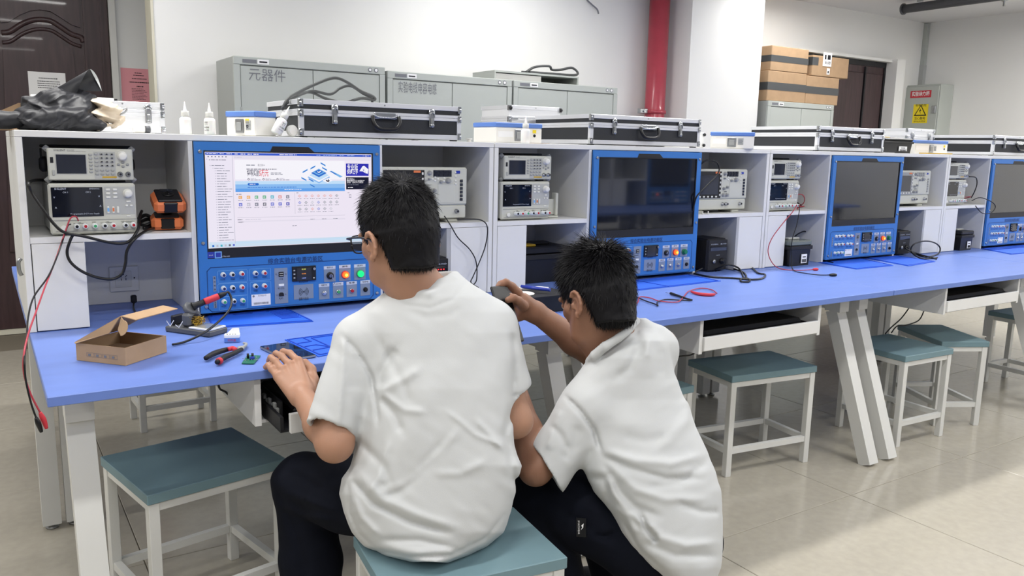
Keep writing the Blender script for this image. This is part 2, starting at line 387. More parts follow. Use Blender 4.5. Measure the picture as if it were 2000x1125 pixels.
# ================================================================ filing cabinets by the back wall
def cabinet(x0, x1, y0, zt, label, writing=None, group='grey filing cabinets by the back wall'):
    t = thing('filing_cabinet', label, 'cabinet', ((x0+x1)/2, y0, 0), 0, group); w = (x1-x0)/2
    MB().box(-w, .018, .0, w, .40, zt, bev=.004).build('body', 'cab_side', t)
    MB().box(-w, 0, zt-.045, w, .0175, zt, bev=.003).box(-w, 0, 0, -w+.035, .0175, zt-.0455).box(w-.035, 0, 0, w, .0175, zt-.0455).box(-w+.0355, 0, 0, w-.0355, .0175, .06).build('front_frame', 'cab', t)
    for s in (-1, 1):
        a, b = (-w+.038, -.002) if s < 0 else (.002, w-.038)
        d = MB().box(a, .003, .065, b, .0172, zt-.05, bev=.002).build('door', 'cab', t)
        MB().box(-s*.0+(-w+.03 if s < 0 else w-.04), -.004, zt-.36, (-w+.04 if s < 0 else w-.03), .002, zt-.28, bev=.002).build('hinge', 'cab_side', d)
        MB().box(s*.06-.012, -.004, .95, s*.06+.012, .0028, 1.06, bev=.003).build('handle', 'steel', d)
    m = MB()
    m.box(-w+.05, -.0012, zt-.034, -w+.13, -.0002, zt-.014, 1).box(-w+.135, -.0012, zt-.036, -w+.2, -.0002, zt-.01, 0)
    m.box(-w+.145, -.002, zt-.028, -w+.19, -.0013, zt-.02, 2)
    m.lathe((w-.10, -.0002, zt-.022), (0, -1, 0), [(.013, 0), (.013, .001)], 14, 1).lathe((w-.06, -.0002, zt-.022), (0, -1, 0), [(.014, 0), (.014, .001)], 14, 1)
    m.lathe((w-.10, -.0013, zt-.022), (0, -1, 0), [(.008, 0), (.008, .001)], 14, 0).lathe((w-.06, -.0013, zt-.022), (0, -1, 0), [(.009, 0), (.009, .001)], 14, 0)
    m.build('name_plate', ['paper', 'inkgrey', 'ink'], t, kind='stuff')
    if writing:
        m = MB(); put_text(m, writing[0], -w+writing[1], .0015, zt-.1, .075, 0, writing[2]); m.build('handwriting', 'inkgrey', t)
    return t
cabinet(1.16, 2.083, 2.9, 1.775, 'grey steel filing cabinet behind the left aluminium case, tallest-looking and nearest the brown door', ('元器件', .19, .21))
cabinet(2.100, 3.024, 2.9, 1.757, 'middle grey steel filing cabinet of three, right of the one behind the cables', ('实验电线电容电感', .21, .27))
cabinet(3.040, 3.962, 2.9, 1.757, 'grey steel filing cabinet with shelf and cable on top, left of the red pipe')
cabinet(5.66, 6.56, 2.92, 1.75, 'grey steel filing cabinet with cardboard boxes on top, right of the column', None)
# things on the third cabinet
t = thing('metal_shelf_tray', 'upturned grey metal shelf tray lying on the third filing cabinet', 'shelf', (3.34, 3.1, 1.759))
MB().box(-.42, -.14, .05, .30, .16, .062).box(-.42, -.14, 0, -.41, .16, .0495).box(.29, -.14, 0, .30, .16, .0495).box(-.41, .15, 0, .29, .16, .0495).build('tray', 'cab', t)
MB().box(-.40, -.12, 0.0, -.02, .14, .045).build('inner_tray', 'white_metal', t)
mb = MB(); z = 1.8315
mb.tube([(3.22, 3.02, z), (3.3, 3.03, z+.04), (3.4, 3.0, z+.05), (3.44, 3.02, z+.03), (3.52, 3.03, z+.035), (3.62, 3.02, z+.055), (3.66, 3.0, z+.02), (3.6, 2.98, z), (3.4, 3.01, z), (3.25, 3.02, z)], .009, 6)
mb.tube([(3.2, 3.05, z), (3.35, 3.04, z), (3.5, 3.06, z), (3.62, 3.05, z)], .009, 6)
tag(mb.build('cable_coil', 'greycable'), 'thin dark cable loop lying on the tray above the third cabinet', 'cable')
# cardboard boxes
def carton(x0, x1, z0, z1, label, y0=2.95, d=.34, tape=True, rz=0):
    t = thing('cardboard_box', label, 'box', ((x0+x1)/2, y0+d/2, z0), rz, 'brown cartons on the far cabinet'); w = (x1-x0)/2; h = z1-z0; e = d/2
    MB().box(-w, -e, 0, w, e, h-.001, bev=.004).build('carton', 'card', t)
    if tape: MB().box(-w-.0015, -e-.0015, h*.36, w+.0015, e+.0015, h*.62).build('tape', 'tape', t)
    return t
Y2 = 2.94
p = lambda px, py: on(px, py, 1, Y2)
zb = 1.752; x0 = 5.66; xa = 6.17; xb = 6.63
z1 = float(p(1565, 143)[2]); z2 = float(p(1563, 95)[2])
carton(x0, xa-.003, zb, z1-.002, 'brown carton with dark tape, bottom left of the stack on the far cabinet', Y2)
carton(xa, xb, zb, z1-.012, 'brown carton with dark tape, bottom right of the stack on the far cabinet', Y2)
carton(x0+.02, xa+.0, z1, z2, 'topmost left brown carton with dark tape, touching the column edge', Y2)
c = carton(xa+.06, xa+.58, z1-.008, float(p(1600, 108)[2]), 'brown carton with white shipping labels, top right of the stack', Y2, .36, False, .0)
h = .2
MB().box(-.12, -.184, .09, -.0, -.1815, .21).box(-.055, -.184, .02, -.015, -.1815, .075).build('shipping_label', 'paper', c)
m = MB(); put_text(m, '请小心轻放', -.055, -.1855, .12, .03, 0, .08)
m.box(-.1, -.1855, .15, -.08, -.1845, .19).box(-.06, -.1855, .15, -.02, -.1845, .19).box(-.045, -.1855, .03, -.03, -.1845, .05); m.build('printing', 'ink', c, kind='stuff')
MB().box(-.263, -.1815, .09, -.18, .182, .16).build('tape', 'tape', c)
# ================================================================ BENCHES
UW = 1.532; D = .69; YM = 1.066; ZT = .75
def bench(n, label):
    t = thing('lab_bench', label, 'bench', (n*UW, 0, 0), 0, 'blue topped lab benches in a row'); x0 = .0015; x1 = UW-.0015
    MB().box(x0, 0, ZT-.0225, x1, 2.13, ZT, bev=.0015).build('tabletop', 'blue_top', t)
    for x in (.075, UW-.06):
        MB().bar((x, .22, ZT-.023), (x, .22, .63), .062, .075).bar((x, .225, .632), (x, .0, .004), .06, .055).build('leg', 'white_metal', t)
        MB().bar((x, .225, .66), (x, 1.0, .66), .04, .05, 0).build('rail', 'white_metal', t)
        MB().bar((x, 1.91, ZT-.023), (x, 1.91, .63), .062, .075).bar((x, 1.905, .632), (x, 2.13, .004), .06, .055).build('leg', 'white_metal', t)
    for x in (.035, .105, UW-.1):
        l = MB().bar((x, 1.06, ZT-.023), (x, 1.06, .02), .055, .06).build('leg', 'white_metal', t)
        MB().lathe((x, 1.06, .001), (0, 0, 1), [(.02, 0), (.02, .006), (.008, .007), (.008, .02)], 12).build('levelling_foot', 'steel', l)
    MB().bar((.11, .3, .695), (UW-.1, .3, .695), .05, .03, 0, (0, 1, 0)).bar((.11, .95, .695), (UW-.1, .95, .695), .05, .03, 0, (0, 1, 0)).bar((.11, 1.8, .695), (UW-.1, 1.8, .695), .05, .03, 0, (0, 1, 0)).build('cross_rail', 'white_metal', t)
    a, b = .445, 1.105
    MB().box(a, .03, .6, a+.016, .44, .726).box(b-.016, .03, .6, b, .44, .726).box(a+.0165, .424, .6, b-.0165, .44, .726).box(a+.0165, .05, .6, b-.0165, .4235, .608).box(a+.0165, .05, .716, b-.0165, .4235, .726).build('drawer_case', 'white_lam', t)
    dy = 0 if n else -.115
    d = MB().box(a+(.018 if n else .05), .022+dy, .611, b-.018, .036+dy, .659, bev=.001).build('drawer', 'white_lam', t)
    MB().box(a+.03, .037+dy, .612, b-.03, .40+dy, .616).box(a+.03, .037+dy, .6165, a+.038, .40+dy, .65).box(b-.038, .037+dy, .6165, b-.03, .40+dy, .65).build('drawer_tray', 'dark', d)
    return t
bl = ['blue lab bench at the left end, two students working at it', 'second blue lab bench from the left, right behind the crouching student',
      'third blue lab bench from the left, above two teal stools', 'fourth and farthest blue lab bench at the right edge']
for n in range(4): bench(n, bl[n])
# things kept in the first bench's open drawer
mb = MB().box(.52, -.04, .620, .74, .24, .655, bev=.006).build('black_case', 'black'); tag(mb, 'flat black case inside the half open drawer of the left bench', 'case')
t = thing('circuit_board', 'dark circuit board standing in the open drawer beside the seated student', 'circuit board', (.502, .09, .6175))
MB().box(-.004, -.10, 0, 0, .12, .05).build('board', 'dark', t)
mb = MB()
for i in range(9): mb.box(-.012, -.09+.022*i, .005+.01*(i % 3), -.0045, -.078+.022*i, .03+.008*(i % 2), bev=.001)
mb.build('components', 'inst2', t)
for n, lab in ((1, 'black tool bag inside the open drawer of the second bench'), (2, 'black tool bag inside the open drawer of the third bench')):
    tag(MB().box(n*UW+.5, .06, .620, n*UW+1.04, .34, .67, bev=.012).build('tool_bag', 'black'), lab, 'bag')
# ================================================================ SHELF UNITS ON THE BENCHES
HT = 1.315; SH = 1.02; Z0 = ZT+.001
def hutch(n, label):
    t = thing('shelf_unit', label, 'shelf unit', (n*UW, 0, 0), 0, 'white shelf units along the benches'); e = .002; th = .018
    MB().box(e, D, Z0, e+th, 2*YM-D, HT-.0185, bev=.001).build('side_panel', 'white_lam', t)
    MB().box(UW-e-th, D, Z0, UW-e, 2*YM-D, HT-.0185, bev=.001).build('side_panel', 'white_lam', t)
    MB().box(e, D-.002, HT-.018, UW-e, 2*YM-D, HT, bev=.001).build('top_board', 'white_lam', t)
    MB().box(e+th, YM-.006, Z0, UW-e-th, YM+.006, HT-.0185).build('back_panel', 'white_lam', t)
    MB().box(.449, D+.001, Z0, .462, YM-.0065, HT-.0185).build('partition', 'white_lam', t)
    MB().box(1.068, D+.001, Z0, 1.081, YM-.0065, HT-.0185).build('partition', 'white_lam', t)
    MB().box(e+th+.0005, D, SH-.017, .4485, YM-.0065, SH).build('shelf', 'white_lam', t)
    MB().box(1.0815, D, SH-.017, UW-e-th-.0005, YM-.0065, SH).build('shelf', 'white_lam', t)
    MB().box(.0225, D+.001, Z0+.002, .155, D+.016, SH-.0185, bev=.001).box(.14, D+.0165, Z0+.002, .155, YM-.0065, SH-.0185).build('duct_cover', 'white_lam', t)
    MB().box(1.352, D+.001, Z0+.002, UW-.0225, D+.016, SH-.0185, bev=.001).build('duct_cover', 'white_lam', t)
    MB().box(1.335, D+.001, Z0+.002, 1.3505, YM-.0065, SH-.0185).build('duct_cover', 'grey_lam', t)
    # mains socket on the back panel of the lower left compartment
    s = MB().box(.255, YM-.014, .79, .345, YM-.0066, .875, bev=.002).build('socket', 'white_lam', t)
    MB().box(.272, YM-.0165, .805, .322, YM-.0145, .86, bev=.002).build('socket_insert', 'white_metal', s)
    m = MB(); y = YM-.0175
    m.box(.296, y, .846, .299, y+.0008, .853)
    for k in (-1, 1):
        m.prism([(.2975+k*.004, .838), (.2975+k*.006, .839), (.2975+k*.011, .845), (.2975+k*.009, .846)][::1], 1, y, y+.0008)
        m.box(.2975+k*.007-.001, y, .828, .2975+k*.007+.001, y+.0008, .835)
        m.box(.297+k*.034-.002, YM-.0152, .832, .297+k*.034+.002, YM-.0142, .837)
    m.build('socket_holes', 'ink', s)
    return t
hl = ['white shelf unit at the left end holding the lit monitor', 'second white shelf unit from the left with a dark monitor behind the crouching student',
      'third white shelf unit from the left with a dark monitor and battery below', 'fourth white shelf unit, cut off by the right edge of the photo']
for n in range(4): hutch(n, hl[n])
# the low lit back board and chrome lock of the end panel
tag(MB().tube([(-.001, .8, .95), (-.008, .8, .94), (-.008, .8, .915), (-.003, .8, .9)], .006, 6).build('cable_clip', 'steel'), 'small chrome hook on the outer side of the left shelf unit', 'hook')
# ================================================================ STOOLS
def stool(label, loc, rz, w=.35, d=.245):
    t = thing('stool', label, 'stool', (loc[0], loc[1], 0), rz, 'teal topped stools'); h = .425; r = .0135
    MB().box(-w/2, -d/2, h-.027, w/2, d/2, h, bev=.002).build('seat', 'teal', t)
    for sx in (-1, 1):
        for sy in (-1, 1):
            x = sx*(w/2-r-.004); y = sy*(d/2-r-.004); MB().box(x-r, y-r, 0, x+r, y+r, h-.0275, bev=.0015).build('leg', 'white_metal', t)
    for sy in (-1, 1):
        y = sy*(d/2-r-.004); MB().box(-w/2+2*r+.0045, y-.010, h-.05, w/2-2*r-.0045, y+.010, h-.028).build('apron', 'white_metal', t)
        MB().box(-w/2+2*r+.0045, y-.010, .095, w/2-2*r-.0045, y+.010, .118).build('stretcher', 'white_metal', t)
    for sx in (-1, 1):
        x = sx*(w/2-r-.004); MB().box(x-.010, -d/2+2*r+.0045, h-.05, x+.010, d/2-2*r-.0045, h-.028).build('apron', 'white_metal', t)
        MB().box(x-.010, -d/2+2*r+.0045, .095, x+.010, d/2-2*r-.0045, .118).build('stretcher', 'white_metal', t)
    return t
P1S = (.745, -.468)
stool('teal topped white stool the student in front of the monitor sits on', P1S, -.13, .40, .275)
def fit(corners, label, w=.35, d=.25):       # seat corners seen in the photo at seat height
    P = [on(px, py, 2, .425)[:2] for px, py in corners]; c = sum(P)/len(P)
    e = (P[1]-P[0]); rz = math.atan2(e[1], e[0]); w = np.linalg.norm(e); dd = np.linalg.norm(P[2]-P[1])
    return stool(label, c, rz, float(w), float(dd))
fit([(276, 972), (552, 898), (460, 832), (206, 889)], 'teal topped white stool under the left end of the bench')
fit([(1419, 738), (1587, 717), (1512, 685), (1357, 697)], 'teal topped white stool under the second bench, nearest to the crouching student')
fit([(1751, 698), (1846, 682), (1752, 650), (1660, 664)], 'teal topped white stool just behind the pair of slanted bench legs')
fit([(1800, 668), (1894, 668), (1895, 640), (1772, 627)], 'teal topped white stool half hidden behind another stool, under the third bench', .33)
stool('teal topped white stool at the far right edge under the fourth bench', (4.905, .29), 1.52)
def on_floor(px, py): return on(px, py, 2, 0)
stool('teal topped stool beyond the left bench, only white legs visible under the tabletop', (.60, 2.02), .04, .34, .26)
stool('teal topped stool peeking out beside the crouching student, under the second bench', (1.955, .31), .02, .35, .25)
stool('teal topped stool on the far side of the second bench, near the slanted legs', (2.15, 2.35), .1)
# ================================================================ INSTRUMENTS
def fgen(label, loc, rz=0):
    t = thing('function_generator', label, 'instrument', loc, rz, 'function generators on the shelves'); w, h, d = .22, .09, .2
    X = lambda q: (q-440)/840*w; Z = lambda q: (490-q)/315*h
    MB().box(.003, .006, .003, w-.003, d, h-.003, bev=.004).build('case', 'inst2', t)
    b = MB().box(0, -.0035, 0, w, .0055, h, bev=.0035).build('front_panel', 'inst', t)
    for sx in (0, 1):
        for sz in (0, 1):
            x = w*sx; z = h*sz; MB().box(x-.010+(.0 if sx else .0), .0062, z-.010+.002*(1-sz), x+.010, .032, z+.010-.002*sz, bev=.008).build('bumper', 'instg', t)
        x = -.002 if sx == 0 else w+.002
        MB().lathe((x-.004*(1 if sx else -1), .09, h*.48), (1 if sx else -1, 0, 0), [(.022, 0), (.022, .012), (.015, .018)], 18).build('handle_pivot', 'rubber', t)
    MB().box(-.012, .08, h*.35, -.007, .1, h*.99, bev=.002).box(w+.007, .08, h*.35, w+.012, .1, h*.99, bev=.002).box(-.012, .08, h+.0012, w+.012, .1, h+.009, bev=.002).build('carry_handle', 'rubber', t)
    MB().box(X(512), -.0042, Z(430), X(815), -.0036, Z(228)).build('screen_frame', 'inst2', t)
    MB().box(X(522), -.0055, Z(422), X(806), -.0043, Z(236), bev=.0005).build('screen', 'lcd', t)
    m = MB(); put_text(m, 'SIGLENT', X(560), -.0041, Z(195), .0085, 0, X(618)-X(505)); put_text(m, 'SDG1032X', X(665), -.0041, Z(192), .0045, 0, X(700)-X(630)); put_text(m, 'Function/Arbitrary Waveform Generator', X(725), -.0041, Z(205), .003, 0, X(820)-X(640))
    m.box(X(465), -.0045, Z(318), X(495), -.0037, Z(262)); m.build('lettering', 'ink', t)
    k = MB()
    for i in range(6): k.box(X(835), -.007, Z(245+34*i), X(872), -.0036, Z(222+34*i), bev=.0015)
    for r in range(6):
        for c in range(4): k.box(X(892+52*c), -.007, Z(236+39*r+(6 if r > 3 else 0)), X(928+52*c), -.0036, Z(214+39*r+(6 if r > 3 else 0)), bev=.0015)
    k.box(X(475), -.006, Z(440), X(503), -.0036, Z(388), bev=.002); k.build('buttons', 'btn', t, kind='stuff')
    m = MB()
    for r in range(4):
        for c in range(3): m.box(X(955+52*c), -.0082, Z(232+38*r), X(970+52*c), -.0071, Z(222+38*r))
    m.build('key_markings', 'ink', t, kind='stuff')
    MB().box(X(884), -.0039, Z(474), X(1100), -.00365, Z(204)).build('keypad_plate', 'inst2', t)
    m = MB(); m.box(X(960), -.0045, Z(466), X(1105), -.004, Z(450)); m.build('yellow_strip', 'yellowt', t)
    MB().lathe((X(1170), -.0036, Z(243)), (0, -1, 0), [(.0142, 0), (.0142, .002), (.012, .0025), (.0115, .013), (.0095, .015), (.003, .0155)], 24).build('dial', 'knob', t)
    for q, s in ((1130, 330), (1220, 330), (1175, 308), (1175, 348)): MB().box(X(q-16), -.0065, Z(s+12), X(q+16), -.0036, Z(s-12), bev=.002).build('arrow_key', 'instg', t)
    for q in (1140, 1222):
        b = MB().lathe((X(q), -.0036, Z(428)), (0, -1, 0), [(.0075, 0), (.0075, .003), (.005, .0035), (.005, .012)], 16).build('bnc_socket', 'steel', t)
        MB().lathe((X(q), -.0158, Z(428)), (0, -1, 0), [(.0032, 0), (.0032, .0004)], 12).build('bore', 'ink', b)
    MB().box(.02, .02, -.0085+.002, .05, .04, .0025).box(w-.05, .02, -.0065, w-.02, .04, .0025).box(.02, .15, -.0065, .05, .18, .0025).box(w-.05, .15, -.0065, w-.02, .18, .0025).build('feet', 'rubber', t, kind='stuff')
    return t
def psu(label, loc, rz=0):
    t = thing('power_supply', label, 'instrument', loc, rz, 'bench power supplies on the shelves'); w, h, d = .226, .148, .27
    X = lambda q: (q-440)/875*w; Z = lambda q: (1028-q)/508*h
    MB().box(.002, .008, .006, w-.002, d, h-.001, bev=.005).build('case', 'inst2', t)
    MB().box(0, -.006, .003, w, .0075, h, bev=.005).build('front_panel', 'inst', t)
    for x in (.02, w-.05):
        for y in (.02, .22): MB().box(x, y, 0, x+.03, y+.03, .0055).build('foot', 'rubber', t)
    MB().box(X(468), -.0085, Z(845), X(975), -.0061, Z(558), bev=.0008).build('display', 'psudisp', t)
    m = MB(); y = -.0091
    put_text(m, 'SIGLENT', X(560), y, Z(574), .008, 0, X(620)-X(505)); put_text(m, 'SPS3303C', X(895), y, Z(574), .006, 0, X(945)-X(845))
    put_text(m, 'CH 1', X(607), y, Z(607), .0065, 0, X(632)-X(582)); put_text(m, 'CH 2', X(830), y, Z(606), .0065, 0, X(856)-X(805))
    for q, s, g in ((496, 655, 'V'), (937, 650, 'V'), (506, 755, 'A'), (945, 745, 'A')): put_text(m, g, X(q), y, Z(s), .0075)
    put_text(m, 'Programmable DC Power Supply', X(787), y, Z(818), .006, 0, X(930)-X(645)); m.build('display_lettering', 'platelt', t)
    MB().box(X(992), -.0068, Z(830), X(1300), -.0061, Z(555)).build('keypad_plate', 'inst2', t)
    k = MB()
    for r in range(3):
        for c in range(2): k.box(X(1008+72*c), -.0095, Z(594+38*r), X(1052+72*c), -.0069, Z(572+38*r), bev=.0012)
    for q, s, a, b in ((1235, 703, 24, 9), (1214, 745, 14, 10), (1262, 745, 14, 10), (1022, 785, 12, 34), (1075, 785, 12, 34), (1122, 785, 12, 34)): k.box(X(q-a), -.0095, Z(s+b), X(q+a), -.0069, Z(s-b), bev=.0015)
    k.build('buttons', 'knob', t, kind='stuff')
    MB().box(X(1066), -.0104, Z(800), X(1084), -.0096, Z(765)).build('orange_key', 'orange', t); MB().box(X(1012), -.0104, Z(800), X(1032), -.0096, Z(765)).build('blue_key', 'console_lite', t)
    MB().lathe((X(1232), -.0061, Z(622)), (0, -1, 0), [(.0135, 0), (.0132, .002), (.0112, .003), (.0108, .014), (.009, .016), (.003, .0165)], 24).build('dial', 'knob', t)
    MB().box(X(475), -.0075, Z(882), X(1312), -.0061, Z(877)).box(X(490), -.0075, Z(990), X(1300), -.0061, Z(984)).build('groove_lines', 'instg', t)
    MB().box(X(1208), -.008, Z(858), X(1250), -.0061, Z(842), bev=.001).build('usb_flap', 'knob', t)
    m = MB()
    for q, g in ((725, 'CH1'), (1008, 'CH2'), (1215, 'CH3 2.5V/3.3V/5V'), (870, 'GND')): put_text(m, g, X(q), -.0064, Z(904), .005)
    m.box(X(665), -.0066, Z(914), X(800), -.0062, Z(911)).box(X(935), -.0066, Z(914), X(1075), -.0062, Z(911)).box(X(1155), -.0066, Z(914), X(1280), -.0062, Z(911)); m.build('terminal_lettering', 'ink', t, kind='stuff')
    MB().lathe((X(568), -.0061, Z(955)), (0, -1, 0), [(.008, 0), (.008, .004), (.0065, .005)], 18).build('power_button', 'knob', t)
    for q, c in ((693, 'jackk'), (778, 'jackr'), (875, 'jackg'), (973, 'jackk'), (1062, 'jackr'), (1187, 'jackk'), (1268, 'jackr')):
        j = MB().lathe((X(q), -.0061, Z(938)), (0, -1, 0), [(.0078, 0), (.0078, .003), (.0068, .004), (.0068, .019), (.0055, .0205)], 18).build('terminal', 'jackw', t)
        MB().lathe((X(q), -.0267, Z(938)), (0, -1, 0), [(.0042, 0), (.0042, .001)], 14).build('terminal_bore', c, j)
    return t
def scope(label, loc, rz=0, face='dark'):
    t = thing('oscilloscope', label, 'instrument', loc, rz, 'oscilloscopes on the shelves'); w, h, d = .35, .2, .13
    # front face seen in the photo for scope two: x 1480..1830 of the enlargement = local .0..w
    X = lambda q: w-(1832-q)/350*.29; Z = lambda q: (855-q)/315*h
    MB().box(.003, .012, .014, w-.003, d, h-.002, bev=.006).build('case', 'inst2', t)
    MB().box(0, -.005, .062, w, .0115, h, bev=.006).build('front_panel', 'inst', t)
    MB().box(.002, -.003, .014, w-.004, .0115, .0612, bev=.004).build('lower_panel', 'inst', t)
    for x in (.03, w-.08): MB().box(x, .01, 0, x+.05, .10, .0135, bev=.003).build('foot', 'inst', t)
    MB().box(.012, -.0075, .068, .172, -.0052, h-.010, bev=.002).build('bezel', 'dark' if face == 'dark' else 'instg', t)
    MB().box(.02, -.0085, .085, .152, -.0077, h-.028, bev=.0003).build('screen', 'lcd', t)
    MB().box(.128, -.0095, h-.02, .156, -.0077, h-.012, bev=.001).build('orange_badge', 'orange', t)
    k = MB()
    for i in range(6): k.box(.160, -.0105, .078+.019*i, .167, -.0077, .087+.019*i, bev=.001)
    for i in range(5): k.box(.03+.026*i, -.0105, .0715, .042+.026*i, -.0077, .0785, bev=.001)
    k.build('softkeys', 'knob', t, kind='stuff')
    k = MB(); k.box(.208, -.0062, h-.034, .283, -.0052, h-.010)
    for r in range(2):
        for c in range(4): k.box(.212+.0185*c, -.0085, h-.031+.0115*r, .226+.0185*c, -.0064, h-.022+.0115*r, bev=.001)
    for i in range(6): k.box(.318, -.008, .078+.0135*i, .33, -.0052, .0885+.0135*i, bev=.001)
    k.build('dark_keys', 'instg' if face != 'dark' else 'lcd', t, kind='stuff')
    k = MB()
    for x, z, r in ((.192, h-.02, .0085), (.238, .148, .006), (.268, .152, .0105), (.19, .112, .0065), (.212, .118, .0065), (.188, .082, .0085), (.212, .082, .0085), (.19, h-.042, .004), (.2, .098, .0035)):
        k.lathe((x, -.0052, z), (0, -1, 0), [(r, 0), (r, .002), (r*.85, .003), (r*.8, .011), (r*.5, .0125)], 16)
    k.build('dials', 'instg', t, kind='stuff')
    k = MB()
    for x, z in ((.205, .158), (.215, .164), (.215, .152), (.226, .158), (.252, .162), (.252, .15), (.3, .182), (.3, .168), (.3, .152), (.3, .14)): k.box(x-.004, -.008, z-.003, x+.004, -.0052, z+.003, bev=.001)
    k.build('keys', 'knob', t, kind='stuff')
    MB().box(.228, -.0062, .072, .296, -.0052, .142, bev=.0004).build('blank_panel', 'inst', t)
    MB().box(.300, -.0082, h-.022, .318, -.0054, h-.012, bev=.002).build('run_key', 'tubeblue', t)
    for x in (.19, .213, .305):
        b = MB().lathe((x, -.0032, .04), (0, -1, 0), [(.0085, 0), (.0085, .003), (.006, .004), (.006, .014)], 16).build('bnc_socket', 'steel', t)
        MB().lathe((x, -.0176, .04), (0, -1, 0), [(.004, 0), (.004, .0004)], 12).build('bore', 'ink', b)
    return t
e = .0015
pos = [(.073, 0), (1.578, 0), (3.092, 0), (4.624, 0)]
sup = ['power supply with red and black leads plugged in, on the leftmost shelf', 'power supply on the second shelf unit with no leads plugged in', 'power supply on the third shelf unit with red and black leads hanging', 'power supply on the fourth shelf unit with tangled leads at its right']
fgl = ['function generator stacked on the leftmost power supply', 'function generator stacked on the power supply of the second shelf unit', 'function generator stacked on the power supply of the third shelf unit', 'function generator on the fourth shelf unit with a black lead on its front']
p0 = f0 = None
for i, (x, _) in enumerate(pos):
    if not p0: P_ = p0 = psu(sup[0], (x, .711, SH+e)); F_ = f0 = fgen(fgl[0], (x+.005, .716, SH+e+.148+.008))
    else:
        P_ = copy_tree(p0, None, label=sup[i]); place(P_, (x, .711+.003*i, SH+e), 0)
        F_ = copy_tree(f0, None, label=fgl[i]); place(F_, (x+.014, .716, SH+e+.148+.008), 0)
scope('oscilloscope with dark bezel half hidden behind the seated student\'s head', (1.084, .722, SH+e))
scope('oscilloscope with an orange badge, right of the second dark monitor', (1.084+UW-.0, .735, SH+e))
scope('grey bezel oscilloscope right of the third dark monitor', (1.084+2*UW, .735, SH+e), 0, 'grey')
# second power supply's white bracket
t = thing('plastic_bracket', 'white plastic bracket standing right of the second power supply', 'bracket', (1.83, .76, SH+e))
MB().box(0, 0, .012, .04, .006, .075, bev=.002).box(.034, -.012, .01, .046, .018, .1, bev=.002).box(0, -.01, 0, .05, .02, .009, bev=.002).build('bracket', 'inst', t)
# ================================================================ CONTROL CONSOLES
CX0, CZ0 = .464, .766
def q5(X, Y): p = on(370+X/5, 470+Y/5, 1, D-.006); return float(p[0]-CX0), float(p[2]-CZ0)
def q4(X, Y): p = on(370+X/5, 260+Y/5, 1, D-.006); return float(p[0]-CX0), float(p[2]-CZ0)
CW, CH = .603, .529
def rrect(x0, x1, z0, z1, c):     # outline with chamfered corners
    return [(x0+c, z0), (x1-c, z0), (x1, z0+c), (x1, z1-c), (x1-c, z1), (x0+c, z1), (x0, z1-c), (x0, z0+c)]
def outline(m, pts, y, w, mi=0, close=True):
    n = len(pts)
    for i in range(n if close else n-1):
        a, b = pts[i], pts[(i+1) % n]; dx, dz = b[0]-a[0], b[1]-a[1]; l = math.hypot(dx, dz) or 1; nx, nz = -dz/l*w/2, dx/l*w/2; ex, ez = dx/l*w/2, dz/l*w/2
        m.add([(a[0]-ex-nx, y, a[1]-ez-nz), (b[0]+ex-nx, y, b[1]+ez-nz), (b[0]+ex+nx, y, b[1]+ez+nz), (a[0]-ex+nx, y, a[1]-ez+nz)], [(0, 1, 2, 3)], mi)
